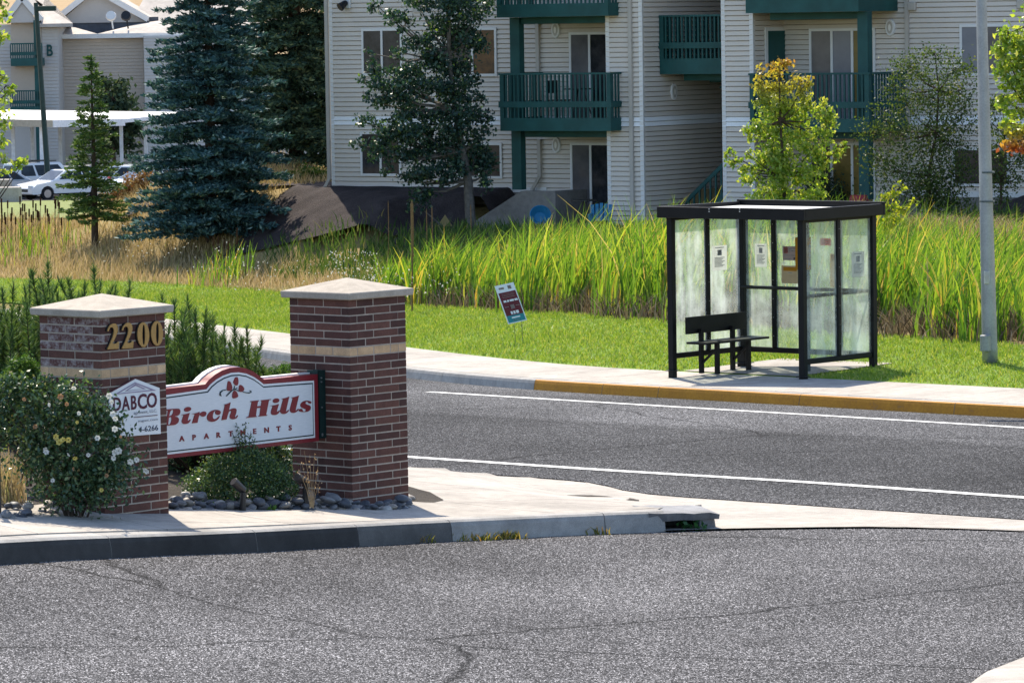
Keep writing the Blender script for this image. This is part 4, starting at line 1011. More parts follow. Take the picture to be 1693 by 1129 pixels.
# ================================================================== apartment building behind the reeds
def BL(u, v, off=0.0):
    p0 = FA + FN * off; d = ray(u, v); t = (p0 - O3).dot(FN) / d.dot(FN); q = O3 + d * t
    return (q - FA).dot(FU), q.z
def bs(u, off=0.0, v=200): return BL(u, v, off)[0]
def bz_(u, v, off=0.0): return BL(u, v, off)[1]
M_SIDE = plain('vinyl_siding', (0.63, 0.565, 0.49), 0.55, 0.25, var=0.05, scale=0.7, fine=30)
M_SIDEW = plain('white_siding', (0.84, 0.84, 0.84), 0.55, 0.25, var=0.04, scale=0.7, fine=30)
M_TRIM = plain('trim_white', (0.70, 0.69, 0.67), 0.5, 0.3, var=0.05, scale=2)
M_PIPE = plain('downspout_beige', (0.46, 0.42, 0.37), 0.5, 0.3, var=0.06, scale=3)
M_GREEN = plain('dark_green_paint', (0.012, 0.075, 0.072), 0.55, 0.3, var=0.2, scale=2.5)
M_FND = concrete_mat('foundation', (0.24, 0.22, 0.20), 0.3)
M_DKC = concrete_mat('weathered_concrete', (0.25, 0.235, 0.22), 0.3)
M_ROOF = plain('shingle_roof', (0.30, 0.28, 0.27), 0.9, 0.1, var=0.25, scale=3, fine=14)
def pane_mat(name, base, blotch, sc=3.0):
    mt, t = new_mat(name); c = coords(t); n1 = noise(t, c, sc, 5, 0.65)
    r = ramp(t, n1.outputs[0], ((0.35, base), (0.62, blotch))); b = principled(t, r.outputs[0], 0.12, 0.25); out(t, b.outputs[0]); return mt
M_PANE = pane_mat('window_glass', (0.015, 0.018, 0.022), (0.05, 0.05, 0.055))
M_PANEW = pane_mat('window_glass_warm', (0.16, 0.075, 0.03), (0.05, 0.03, 0.02), 5)
M_CURT = pane_mat('curtained_glass', (0.10, 0.095, 0.10), (0.17, 0.16, 0.16), 1.0)
M_BLIND = pane_mat('grey_blind', (0.15, 0.16, 0.19), (0.20, 0.21, 0.24), 1.0)
M_AMBER = pane_mat('amber_blind', (0.22, 0.15, 0.04), (0.13, 0.10, 0.03), 2.0)
apt = empty('apartment_building', (FA.x, FA.y, 0), math.atan2(FU.y, FU.x), 'beige sided three storey apartment block with dark green balconies behind the reeds', 'building')
EX = 0.1143
def siding(s0, s1, z0, z1_, off, mat, name='siding', side=None):
    """lap siding: one course per 11 cm, each lapping the one below. side: wall running back from the front plane at s=side"""
    b = MB(); z = z0
    while z < z1_ - 0.01:
        h = min(EX, z1_ - z)
        if side is None:
            y = -off
            b.poly([(s0, y - 0.030, z), (s1, y - 0.030, z), (s1, y - 0.008, z + h - 0.022), (s0, y - 0.008, z + h - 0.022)])
            b.poly([(s0, y - 0.030, z), (s0, y + 0.03, z), (s1, y + 0.03, z), (s1, y - 0.030, z)])
            b.poly([(s0, y - 0.008, z + h - 0.022), (s1, y - 0.008, z + h - 0.022), (s1, y + 0.03, z + h), (s0, y + 0.03, z + h)])
        else:
            x, y0, y1 = side
            b.poly([(x + 0.030, y0, z), (x + 0.030, y1, z), (x + 0.008, y1, z + h - 0.022), (x + 0.008, y0, z + h - 0.022)])
            b.poly([(x + 0.030, y0, z), (x - 0.03, y0, z), (x - 0.03, y1, z), (x + 0.030, y1, z)])
            b.poly([(x + 0.008, y0, z + h - 0.022), (x + 0.008, y1, z + h - 0.022), (x - 0.03, y1, z + h), (x - 0.03, y0, z + h)])
        z += EX
    return b.build(name, mat, apt)
zbt = bz_(552, 191.3); zbb = zbt - 2 * EX; zfd = bz_(552, 305); EAVE = 7.3
S_END = 44.0
PO = 1.3                                       # how far the stair piers stand out
s_lp0, s_lp1 = bs(1004, PO), bs(1064, PO); s_rp0, s_rp1 = bs(1195, PO), bs(1247, PO)
nlo = round((zbb - zfd) / EX); zlow = zbb - nlo * EX
def full_wall(s0, s1, off, zlo):
    n = math.ceil((zbb - zlo) / EX)
    siding(s0, s1, zbb - n * EX, zbb, off, M_SIDE); siding(s0, s1, zbb, zbt, off, M_SIDEW, 'band_siding'); siding(s0, s1, zbt, EAVE, off, M_SIDE)
sp_l = bs(903)                                 # where the high foundation stops and the patio begins
full_wall(0.02, sp_l, 0.0, zlow); full_wall(sp_l, s_lp0 + 0.02, 0.0, -0.42)
full_wall(s_rp1 - 0.02, bs(1455), 0.0, -0.42); full_wall(bs(1455), S_END, 0.0, zlow)
full_wall(s_lp0, s_lp1, PO, -0.6); full_wall(s_rp0, s_rp1, PO, -0.6)
# breezeway side wall, running back
n = 26
siding(0, 0, zbb - n * EX, zbb, 0, M_SIDE, 'siding', (s_lp1 + 0.01, -PO, 9)); siding(0, 0, zbb, zbt, 0, M_SIDEW, 'band_siding', (s_lp1 + 0.01, -PO, 9)); siding(0, 0, zbt, EAVE, 0, M_SIDE, 'siding', (s_lp1 + 0.01, -PO, 9))
siding(0, 0, zbb - 21 * EX, zbb, 0, M_SIDE, 'siding', (s_rp1 + 0.002, -PO, 0.0)); siding(0, 0, zbb, zbt, 0, M_SIDEW, 'band_siding', (s_rp1 + 0.002, -PO, 0.0)); siding(0, 0, zbt, EAVE, 0, M_SIDE, 'siding', (s_rp1 + 0.002, -PO, 0.0))
# structural shell behind the siding
b = MB()
b.box(0.03, s_lp1 - 0.03, 0.04, 12, -0.9, EAVE); b.box(s_lp0 + 0.02, s_lp1 - 0.03, -PO + 0.04, 0.03, -0.9, EAVE)
b.box(s_rp0 + 0.02, S_END, 0.04, 12, -0.9, EAVE); b.box(s_rp0 + 0.01, s_rp1 - 0.04, -PO + 0.04, 0.03, -0.9, EAVE)
b.box(s_lp1 + 0.03, s_rp0, 9, 9.3, -0.9, EAVE)
b.build('wall', M_SIDE, apt)
b = MB(); b.box(0.01, sp_l, -0.03, 0.02, -0.6, zlow - 0.12); b.box(bs(1455), S_END, -0.03, 0.02, -0.6, zlow - 0.12); b.build('foundation', M_FND, apt)
b = MB(); b.box(0.01, sp_l, -0.035, 0.0, zlow - 0.12, zlow - 0.001); b.box(bs(1455), S_END, -0.035, 0.0, zlow - 0.12, zlow - 0.001); b.build('skirt_trim', M_TRIM, apt)
for s_, off, z0 in ((0.0, 0.0, zlow), (s_lp0, PO, -0.5), (s_lp1 - 0.09, PO, -0.5), (s_rp0, PO, -0.5), (s_rp1 - 0.09, PO, -0.5)):
    b = MB(); b.box(s_, s_ + 0.1, -off - 0.025, -off + 0.07, z0, EAVE); b.build('corner_trim', M_TRIM, apt)
# hipped roof
b = MB(); o = 0.6; rr = 6.0
p = [(-o, -o, EAVE), (S_END, -o, EAVE), (S_END, 12 + o, EAVE), (-o, 12 + o, EAVE), (rr, 6, EAVE + 2.6), (S_END, 6, EAVE + 2.6)]
b.add(p, [(0, 1, 5, 4), (2, 3, 4, 5), (3, 0, 4), (0, 3, 2, 1)]); b.build('roof', M_ROOF, apt)
b = MB(); b.box(-o, S_END, -o - 0.02, -o + 0.001, EAVE - 0.18, EAVE + 0.02); b.build('fascia', M_TRIM, apt)

def window(u0, u1, v0, v1, panes, off=0.0, name='window', bot=None, sill=True):
    s0, zt_ = BL(u0, v0, off); s1, _ = BL(u1, v0, off); zb2 = BL(u0, v1, off)[1] if bot is None else bot
    fr = MB(); w = 0.06; y = -off - 0.022
    fr.box(s0, s1, y - 0.03, y, zt_ - w, zt_); fr.box(s0, s1, y - 0.03, y, zb2, zb2 + w)
    fr.box(s0, s0 + w, y - 0.031, y, zb2 + w, zt_ - w); fr.box(s1 - w, s1, y - 0.031, y, zb2 + w, zt_ - w)
    n = len(panes); wm = MB()
    f = fr.build(name, M_TRIM, apt)
    for i in range(1, n):
        x = s0 + w + (s1 - s0 - 2 * w) * i / n; m_ = MB(); m_.box(x - 0.03, x + 0.03, y - 0.034, y - 0.002, zb2 + w, zt_ - w); m_.build('mullion', M_TRIM, f)
    for i, pm in enumerate(panes):
        a0 = s0 + w + (s1 - s0 - 2 * w) * i / n; a1 = s0 + w + (s1 - s0 - 2 * w) * (i + 1) / n
        m_ = MB(); m_.box(a0, a1, y - 0.012, y - 0.004, zb2 + w, zt_ - w); m_.build('pane', pm, f)
    return f
window(599, 666, 48, 126, [M_PANE, M_PANE]); window(742, 822, 47, 127, [M_PANE, M_PANEW])
window(597, 664, 218, 291, [M_PANE, M_PANE]); window(757, 831, 236, 295, [M_PANE, M_PANE])
window(1588, 1672, 41, 126, [M_BLIND, M_CURT]); window(1576, 1670, 244, 308, [M_PANE, M_PANE])
# ---- sliding doors
def slider(u0, u1, v0, zbot, panes): return window(u0, u1, v0, 0, panes, 0.0, 'sliding_door', zbot)
z2top = bz_(950, 54); z1top = bz_(950, 236)
slider(942, 1040, 54, z2top - 2.1, [M_CURT, M_PANE, M_PANEW]); slider(944, 1042, 236, z1top - 2.1, [M_CURT, M_PANE, M_PANE])
slider(1339, 1448, 48, bz_(1340, 48) - 2.1, [M_CURT, M_BLIND, M_AMBER]); slider(1339, 1448, 236, bz_(1340, 236) - 2.1, [M_PANE, M_AMBER, M_AMBER])
def side_y(u, v, s_):
    d = ray(u, v); p0 = FA + FU * s_; t = (p0 - O3).dot(FU) / d.dot(FU); q_ = O3 + d * t - FA; return -q_.dot(FN), q_.z
ya, zt_ = side_y(1263, 46, s_rp1); yb_, _ = side_y(1308, 46, s_rp1)
b = MB(); b.box(s_rp1 + 0.004, s_rp1 + 0.045, ya, yb_, zt_ - 2.1, zt_); dr_ = b.build('storage_door', M_TRIM, apt)
b = MB(); b.box(s_rp1 + 0.006, s_rp1 + 0.052, ya + 0.1, yb_ - 0.1, zt_ - 2.1, zt_ - 0.08); b.build('door_leaf', M_GREEN, dr_)
# ---- balconies
def balcony(uL, uR, zt_rail, zdeck_t, zdeck_b, off, right_side, back_off, name='balcony'):
    sL, sR = bs(uL, off), bs(uR, off); y0 = -off; y1 = -back_off
    d = MB(); d.box(sL, sR, y0, y0 + 0.05, zdeck_b, zdeck_t); d.box(sR - 0.05, sR, y0 + 0.0501, y1, zdeck_b, zdeck_t); d.box(sL, sL + 0.05, y0 + 0.0501, y1, zdeck_b, zdeck_t)
    d.box(sL + 0.0501, sR - 0.0501, y0 + 0.0501, y1, zdeck_t - 0.12, zdeck_t - 0.04)
    root = d.build(name, M_GREEN, apt)
    b = MB(); b.box(sL + 0.3, sR - 0.1, y0 + 0.55, y0 + 0.68, zdeck_b - 0.16, zdeck_b - 0.002); b.build('beam', M_GREEN, root)
    zm = zdeck_t + (zt_rail - zdeck_t) * 0.30
    for za, zb2 in ((zt_rail - 0.045, zt_rail), (zm - 0.07, zm + 0.07)):
        pr = 0.02 if za < zt_rail - 0.2 else 0.012
        b = MB(); b.box(sL - 0.03, sR + 0.03, y0 - pr, y0 + 0.035, za, zb2); b.build('rail', M_GREEN, root)
        b = MB(); b.box(sR - 0.04, sR + 0.02, y0 + 0.0351, y1, za, zb2); b.build('rail', M_GREEN, root)
        b = MB(); b.box(sL - 0.02, sL + 0.04, y0 + 0.0351, y1, za, zb2); b.build('rail', M_GREEN, root)
    bm_ = MB(); bm_.box(-0.02, 0.02, 0.002, 0.034, zdeck_t, zt_rail - 0.046); me = bm_.mesh('baluster'); me.materials.append(M_GREEN)
    n = max(4, int((sR - sL) / 0.118))
    for i in range(n + 1):
        o_ = bpy.data.objects.new('baluster', me); COL.objects.link(o_); o_.parent = root; o_.location = (sL + 0.06 + (sR - sL - 0.12) * i / n, y0, 0)
    m2 = max(3, int((y1 - y0) / 0.118))
    for sx in (sR - 0.03, sL + 0.0):
        for i in range(1, m2):
            o_ = bpy.data.objects.new('baluster', me); COL.objects.link(o_); o_.parent = root; o_.rotation_euler = (0, 0, math.pi / 2); o_.location = (sx + 0.02, y0 + (y1 - y0) * i / m2, 0)
    for sx in (sL, sR - 0.11):
        b = MB(); b.box(sx, sx + 0.11, y0 - 0.004, y0 + 0.09, zdeck_t, zt_rail - 0.046); b.build('corner_post', M_GREEN, root)
    return root, sL, sR
OB = 1.75
zr2 = bz_(900, 121, OB); zt2 = bz_(900, 195.5, OB); zb2 = bz_(900, 217, OB); zb3 = bz_(900, 28.5, OB); zt3 = zb3 + (zt2 - zb2)
bal_a, sLa, sRa = balcony(827, 1010, zr2, zt2, zb2, OB, True, 0.02)
bal_b, _, _ = balcony(824, 1008, zt3 + (zr2 - zt2), zt3, zb3, OB, True, 0.02)
zr2r = bz_(1330, 121, OB); zt2r = bz_(1330, 197, OB); zb2r = bz_(1330, 219, OB); zb3r = bz_(1330, 21, OB); 
bal_c, sLc, sRc = balcony(1240, 1437, zr2r, zt2r, zb2r, OB, True, 0.02)
bal_d, _, _ = balcony(1235, 1421, zb3r + (zr2r - zb2r), zb3r + (zt2r - zb2r), zb3r, OB, True, 0.02)
def posts(u0, u1, off, zs, parents):
    for (za, zb_2), par in zip(zs, parents):
        b = MB(); s0 = bs(u0, off); s1 = bs(u1, off); b.box(s0, s0 + (s1 - s0) * 0.62, -off, -off + 0.2, za, zb_2); b.build('post', M_GREEN, par)
posts(845, 870, OB - 0.5, ((zt2, zb3 - 0.003), (bz_(860, 314, OB - 0.5), zb2 - 0.003)), (bal_a, bal_a))
posts(1419, 1446, OB - 0.3, ((zt2r, zb3r - 0.003), (bz_(1430, 330, OB - 0.3), zb2r - 0.003)), (bal_c, bal_c))
# breezeway landing with railing and stair
zl_r = bz_(1140, 25, 0.65); zl_b = bz_(1140, 123, 0.65); zl_t = zl_b + 0.36
land, _, _ = balcony(1092, 1200, zl_r, zl_t, zl_b, 0.65, False, -3.0, 'landing')
b = MB(); n = 9; sx0, sx1 = bs(1128, 0.2), bs(1210, 0.2); za, zb4 = bz_(1130, 338, 0.2), bz_(1196, 258, 0.2)
b.bar((sx0, -0.2, za), (sx1, -0.2, zb4), 0.05, 0.09); b.bar((sx0, -0.2, za - 0.75), (sx1, -0.2, zb4 - 0.75), 0.05, 0.2); st_ = b.build('stair', M_GREEN, apt)
for i in range(n + 1):
    f_ = i / n; bb = MB(); x = sx0 + (sx1 - sx0) * f_; z = za + (zb4 - za) * f_; bb.box(x - 0.02, x + 0.02, -0.22, -0.18, z - 0.75, z); bb.build('baluster', M_GREEN, st_)
b = MB()
for i in range(8):
    x = bs(1158, -0.6) + i * 0.27; z = zl_b - 0.02 - i * 0.18 * 0.8; b.box(x, x + 0.3, 0.6, 1.7, z - 0.05, z)
b.build('stair_tread', M_GREEN, apt)
# ---- downspouts, lamps, vents
def downspout(u, off, ztop, zbot, elbow=None):
    s_ = bs(u, off); b = MB(); b.box(s_ - 0.045, s_ + 0.045, -off - 0.085, -off - 0.016, zbot, ztop)
    if elbow: b.bar((s_, -off - 0.05, zbot + 0.03), (s_ + elbow, -off - 0.12, zbot - 0.28), 0.09, 0.07); b.bar((s_ + elbow, -off - 0.12, zbot - 0.26), (s_ + elbow * 1.1, -off - 0.14, zbot - 0.5), 0.09, 0.07)
    b.build('downspout', M_PIPE, apt)
downspout(545, 0.0, EAVE - 0.1, zlow + 0.15, -0.15); downspout(893, 0.0, zb2 - 0.25, zlow + 0.25, -0.16); downspout(893, 0.0, zb3 - 0.1, zt2, None)
downspout(1046, PO, EAVE - 0.1, -0.4); downspout(1503, 0.0, EAVE - 0.1, 0.2)
M_LAMPG = plain('lamp_glass', (0.75, 0.73, 0.68), 0.3, 0.5, var=0.03)
def oval_lamp(u, v, off=0.0, side=None):
    if side is None: s_, z = BL(u, v, off); c_ = lambda r, h, y: [(s_ + r * math.cos(a), -off - y, z + h * math.sin(a)) for a in np.linspace(0, 2 * math.pi, 16)[:-1]]
    else:
        d = ray(u, v); p0 = FA + FU * side; t = (p0 - O3).dot(FU) / d.dot(FU); q_ = O3 + d * t - FA; yy_ = -q_.dot(FN); z = q_.z
        c_ = lambda r, h, y: [(side + y, yy_ - r * math.cos(a), z + h * math.sin(a)) for a in np.linspace(0, 2 * math.pi, 16)[:-1]]
    b = MB(); A_, B_ = c_(0.13, 0.2, 0.016), c_(0.115, 0.185, 0.06)
    for i in range(15): b.poly([A_[i], A_[(i + 1) % 15], B_[(i + 1) % 15], B_[i]])
    b.poly(B_); lp = b.build('wall_lamp', M_TRIM, apt)
    b = MB(); b.poly(c_(0.075, 0.14, 0.064)); b.build('lens', M_PIPE, lp)
    b = MB(); b.poly(c_(0.035, 0.08, 0.068)); b.build('bulb_guard', M_LAMPG, lp)
oval_lamp(920, 50); oval_lamp(921, 240); oval_lamp(1473, 46); oval_lamp(1112, 152, 0, s_lp1 + 0.01)
for u, v in ((1510, 11), (1690, 8)):
    s_, z = BL(u, v); b = MB(); b.box(s_ - 0.1, s_ + 0.1, -0.1, -0.014, z - 0.1, z + 0.1); b.build('vent_hood', M_PIPE, apt, bevel=0.02)
s_, z = BL(576, 6); b = MB(); b.box(s_ - 0.1, s_ + 0.1, -0.06, -0.014, z - 0.12, z + 0.2); fl_ = b.build('floodlight', M_TRIM, apt); b = MB(); b.tube([(s_, -0.08, z + 0.03), (s_ - 0.08, -0.25, z - 0.1)], [0.06, 0.11], 10); b.build('lamp_can', M_BLACK, fl_)
s_, z = BL(690, 15); b = MB(); b.box(s_ - 0.11, s_ + 0.11, -0.05, -0.014, z - 0.09, z + 0.12); b.build('vent_hood', M_PIPE, apt)
# ---- sloping retaining wall and patio slabs
b = MB(); oR = OB - 0.4
sa, za = BL(862, 316, oR); sb_, _ = BL(918, 316, oR); sc2, zc2 = BL(784, 374, oR)
def wallp(sy):
    return [(sc2, sy, -0.95), (sb_, sy, -0.95), (sb_, sy, za), (sa, sy, za), (sc2 - 0.2, sy, zc2)]
A_, B_ = wallp(-oR), wallp(-oR + 0.22)
b.poly(A_); b.poly(B_[::-1])
for i in range(5): b.poly([A_[i], A_[(i + 1) % 5], B_[(i + 1) % 5], B_[i]])
b.box(sb_ - 0.22, sb_, -oR + 0.2201, -0.05, -0.95, za); b.build('retaining_wall', M_DKC, apt); print('wall s', sc2, sa, sb_, za, zc2)
b = MB(); b.box(sb_, s_lp0 + 0.3, -3.4, 0.02, -0.6, -0.44); b.build('patio', M_DKC, apt)
b = MB(); b.box(s_rp1, bs(1452), -3.2, 0.02, -0.6, -0.44); b.build('patio', M_DKC, apt)

# ================================================================== mulch banks at the foot of the building
def facade_sheet(s0, s1, e0, e1, name, mat, lift, n=40, m=24):
    S, E_ = np.meshgrid(np.linspace(s0, s1, n), np.linspace(e0, e1, m)); Xm = FA.x + FU.x * S + FN.x * E_; Ym = FA.y + FU.y * S + FN.y * E_
    Zm = terrain(Xm.ravel(), Ym.ravel()).reshape(Xm.shape) + lift + 0.03 * np.sin(S * 5) * np.sin(E_ * 4.3)
    return link(name, grid_mesh(name, Xm, Ym, Zm), mat, kind='structure')
facade_sheet(-1.2, sc2 - 0.3, -0.1, 2.9, 'mulch_bank', M_MULCH, 0.05)
facade_sheet(sc2 - 0.3, sb_ - 0.25, -0.1, oR - 0.1, 'mulch_bank', M_MULCH, 0.05)
facade_sheet(sc2 - 0.9, 6.4, oR + 0.24, 5.6, 'mulch_bank', M_MULCH, 0.04)
facade_sheet(-7, -0.1, -6, -0.1, 'mulch_bank', M_MULCH, 0.05)
facade_sheet(sc2 - 0.1, 19, 3.4, 6.0, 'mulch_bank', M_MULCH, 0.05)
facade_sheet(18.2, 30, -0.1, 6.0, 'mulch_bank', M_MULCH, 0.05)
# ================================================================== patio things (half hidden by the reeds)
M_BLUE = plain('blue_plastic', (0.015, 0.16, 0.30), 0.5, 0.4, var=0.1)
def facade_pt(s_, e, z): q = FA + FU * s_ + FN * e; return Vector((q.x, q.y, z))
s_, _ = BL(992, 350, 2.2); ch = empty('patio_chair', facade_pt(s_, 2.2, -0.44), math.atan2(FU.y, FU.x) + 0.5, 'blue plastic armchair on the patio by the lower sliding door', 'chair'); ch.scale = (0.75, 0.75, 0.62)
b = MB(); b.hull8([(-.28, -.25, .30), (.28, -.25, .36), (.28, .25, .30), (-.28, .25, .22), (-.28, -.25, .34), (.28, -.25, .40), (.28, .25, .34), (-.28, .25, .26)]); b.build('seat', M_BLUE, ch)
for i in range(5):
    x = -0.24 + i * 0.12; b = MB(); b.bar((x, 0.22, 0.25), (x * 1.15, 0.52, 0.95 - 0.03 * abs(i - 2)), 0.1, 0.025); b.build('back_slat', M_BLUE, ch)
for sx in (-0.31, 0.31):
    b = MB(); b.box(sx - 0.05, sx + 0.05, -0.35, 0.35, 0.55, 0.58); b.build('armrest', M_BLUE, ch)
    b = MB(); b.box(sx - 0.03, sx + 0.03, -0.32, -0.24, 0, 0.55); b.build('leg', M_BLUE, ch)
    b = MB(); b.box(sx - 0.03, sx + 0.03, 0.2, 0.28, 0, 0.55); b.build('leg', M_BLUE, ch)
s_, _ = BL(893, 355, 2.0); fc = empty('paddling_pool', facade_pt(s_, 2.0, -0.44), 0.3, 'blue plastic tub leaning against the retaining wall', 'tub'); fc.scale = (0.68,) * 3
b = MB(); nn_ = 18
for k, (r0_, r1_, z0_, z1_2) in enumerate(((0.20, 0.34, 0.0, 0.22), (0.34, 0.37, 0.22, 0.21))):
    for i in range(nn_):
        a0, a1 = 2 * math.pi * i / nn_, 2 * math.pi * (i + 1) / nn_
        b.poly([(r0_ * math.cos(a0), r0_ * math.sin(a0), z0_), (r0_ * math.cos(a1), r0_ * math.sin(a1), z0_), (r1_ * math.cos(a1), r1_ * math.sin(a1), z1_2), (r1_ * math.cos(a0), r1_ * math.sin(a0), z1_2)])
b.poly([(0.2 * math.cos(2 * math.pi * i / nn_), 0.2 * math.sin(2 * math.pi * i / nn_), 0.0) for i in range(nn_)]); tb = b.build('tub', M_BLUE, fc); tb.rotation_euler = (R(60), 0, R(-15)); tb.location = (0, 0, 0.36)
s_, _ = BL(965, 352, 1.6); tbl = empty('patio_table', facade_pt(s_, 1.6, -0.44), 0, 'small round black patio table in front of the lower sliding door', 'table')
b = MB(); b.tube([(0, 0, 0.62), (0, 0, 0.65)], 0.3, 18); b.build('table_top', M_BLACK, tbl)
b = MB(); b.tube([(0, 0, 0), (0, 0, 0.62)], [0.03, 0.025], 8); b.build('stem', M_BLACK, tbl); b = MB(); b.tube([(0, 0, 0), (0, 0, 0.03)], 0.2, 14); b.build('foot', M_BLACK, tbl)
M_REDP = plain('red_paint', (0.28, 0.015, 0.02), 0.4, 0.4)
s_, _ = BL(1420, 330, 2.4); gr = empty('barbecue', facade_pt(s_, 2.4, -0.44), -0.4, 'red and grey covered barbecue on the right patio', 'barbecue'); gr.scale = (0.6, 0.6, 0.75)
b = MB(); b.box(-0.45, 0.45, -0.25, 0.25, 0.7, 0.9); b.build('tray', M_POST, gr, bevel=0.02)
b = MB(); b.tube([(-0.3, 0, 0.92), (0.3, 0, 0.92)], 0.24, 12); b.build('lid', M_REDP, gr, bevel=0.01)
for sx in (-0.38, 0.38):
    for sy in (-0.2, 0.2): b = MB(); b.box(sx - .02, sx + .02, sy - .02, sy + .02, 0, 0.7); b.build('leg', M_POST, gr)
# balcony furniture behind the rails
s_, _ = BL(925, 150, 0.9); bt = empty('balcony_chair', facade_pt(s_, 0.9, zt2 - 0.04), 1.0, 'dark metal chair behind the middle balcony rail', 'chair')
b = MB(); b.box(-.22, .22, -.22, .22, .42, .45); b.build('seat', M_BLACK, bt)
for sx in (-.2, .2):
    for sy in (-.2, .2): b = MB(); b.box(sx - .015, sx + .015, sy - .015, sy + .015, 0, .42 if sy < 0 else .9); b.build('leg', M_BLACK, bt)
b = MB(); b.box(-.2, .2, .185, .205, .6, .9); b.build('backrest', M_BLACK, bt)
s_, _ = BL(958, 150, 0.8); bt = empty('balcony_table', facade_pt(s_, 0.8, zt2 - 0.04), 0, 'round dark table behind the middle balcony rail', 'table')
b = MB(); b.tube([(0, 0, 0.68), (0, 0, 0.71)], 0.36, 16); b.build('table_top', M_BLACK, bt)
for k in range(3): a = k * 2.1; b = MB(); b.bar((0.3 * math.cos(a), 0.3 * math.sin(a), 0), (0.08 * math.cos(a), 0.08 * math.sin(a), 0.68), 0.03); b.build('leg', M_BLACK, bt)

# ================================================================== far apartment block B beyond the parking lot
YB = 264.0; ZB = -5.2
M_FWALL = plain('far_siding', (0.52, 0.49, 0.46), 0.7, 0.2, var=0.04, scale=0.4, fine=6)
M_FWALL2 = plain('far_siding_tan', (0.50, 0.43, 0.36), 0.7, 0.2, var=0.04, scale=0.4, fine=6)
M_FROOF = plain('far_shingles', (0.46, 0.42, 0.38), 0.9, 0.1, var=0.15, scale=0.8, fine=5)
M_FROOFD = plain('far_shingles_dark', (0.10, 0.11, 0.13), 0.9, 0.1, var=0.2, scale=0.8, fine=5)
def FP(u, v, y=YB): q = P(u, v, y); return q.x, q.z
far = empty('far_building', (0, YB, ZB), 0, 'pale apartment block marked B beyond the carport', 'building')
def fbox(u0, u1, v0, v1, y0, y1, mat, name, par=far, bottom=None, groove=False):
    x0, zt_ = FP(u0, v0, YB + y0); x1, _ = FP(u1, v0, YB + y0); zb2 = (FP(u0, v1, YB + y0)[1] - ZB) if bottom is None else bottom
    b = MB(); b.box(x0, x1, y0, y1, zb2, zt_ - ZB); return b.build(name, mat, par), x0, x1, zb2, zt_ - ZB
def flap(u0, u1, v0, y, mat):
    """lap siding on a far front wall"""
    x0, zt_ = FP(u0, v0, YB + y); x1, _ = FP(u1, v0, YB + y); b = MB(); z = 0.0; zt_ -= ZB
    while z < zt_ - 0.05:
        h = min(0.2, zt_ - z); b.poly([(x0, y - 0.05, z), (x1, y - 0.05, z), (x1, y - 0.01, z + h - 0.02), (x0, y - 0.01, z + h - 0.02)]); b.poly([(x0, y - 0.05, z), (x0, y, z), (x1, y, z), (x1, y - 0.05, z)]); z += 0.2
    b.build('siding', mat, far)
fbox(-60, 95, 42, 0, 0.0, 10, M_FWALL, 'wall', bottom=0); flap(69, 95, 42, 0, M_FWALL); flap(-60, 19, 42, 0, M_FWALL)
fbox(95, 420, 60, 0, 3.0, 14, M_FWALL2, 'wall', bottom=0); flap(95, 236, 60, 3.0, M_FWALL2); flap(238, 420, 60, 1.5, M_FWALL)
fbox(237, 420, 60, 0, 1.5, 3.0, M_FWALL, 'wall', bottom=0)
# recessed balcony bay on the front wing
for v0, v1, k in ((33, 108, 0), (108, 200, 1)):
    x0, zt_ = FP(18, v0); x1, _ = FP(68, v0); zb2 = FP(18, v1)[1]
    b = MB(); b.box(x0, x1, -0.06, -0.02, zb2 - ZB, zt_ - ZB); b.build('recess', M_FWALL2, far)
for v0, v1 in ((72, 110), (150, 190)):
    x0, zt_ = FP(17, v0, YB - 1.5); x1, _ = FP(69, v0, YB - 1.5); zb2 = FP(17, v1, YB - 1.5)[1]; zt_ -= ZB; zb2 -= ZB
    b = MB(); b.box(x0, x1, -1.5, 0.0, zb2, zb2 + 0.45); bal = b.build('balcony', M_GREEN, far)
    b = MB(); b.box(x0, x1, -1.5, -1.44, zt_ - 0.08, zt_); b.build('rail', M_GREEN, bal); b = MB(); b.box(x0, x1, -1.52, -1.46, zb2 + 0.62, zb2 + 0.82); b.build('rail', M_GREEN, bal)
    for i in range(15): x = x0 + (x1 - x0) * i / 14; b = MB(); b.box(x - 0.03, x + 0.03, -1.49, -1.45, zb2 + 0.45, zt_ - 0.08); b.build('baluster', M_GREEN, bal)
x0, zt_ = FP(55, 34, YB - 1.3); x1, _ = FP(63, 34, YB - 1.3); b = MB(); b.box(x0, x1, -1.3, -1.0, 0, zt_ - ZB); b.build('post', M_GREEN, far)
# roofs
def gable(uL, uR, vE, uM, vM, y0, y1, name, rmat, wmat=None, ovh=0.0):
    xl, ze = FP(uL, vE, YB + y0); xr_, _ = FP(uR, vE, YB + y0); xm, zm = FP(uM, vM, YB + y0); ze -= ZB; zm -= ZB
    b = MB(); t_ = 0.25
    for sgn, xa in ((0, xl), (1, xr_)):
        b.hull8([(xa, y0 - ovh, ze - t_), (xm, y0 - ovh, zm - t_), (xm, y1, zm - t_), (xa, y1, ze - t_), (xa, y0 - ovh, ze), (xm, y0 - ovh, zm), (xm, y1, zm), (xa, y1, ze)])
    r_ = b.build(name, rmat, far)
    b = MB()
    for xa in (xl, xr_): b.bar((xa, y0 - ovh - 0.03, ze - 0.15), (xm, y0 - ovh - 0.03, zm - 0.15), 0.05, 0.34)
    b.build('barge_board', M_TRIM, r_)
    if wmat:
        b = MB(); b.poly([(xl + 0.2, y0 + 0.1, ze - 0.3), (xr_ - 0.2, y0 + 0.1, ze - 0.3), (xm, y0 + 0.1, zm - 0.3)]); b.build('gable_wall', wmat, far)
gable(8, 68, 30, 36, -8, -0.8, 12, 'roof', M_FROOF, M_FWALL)
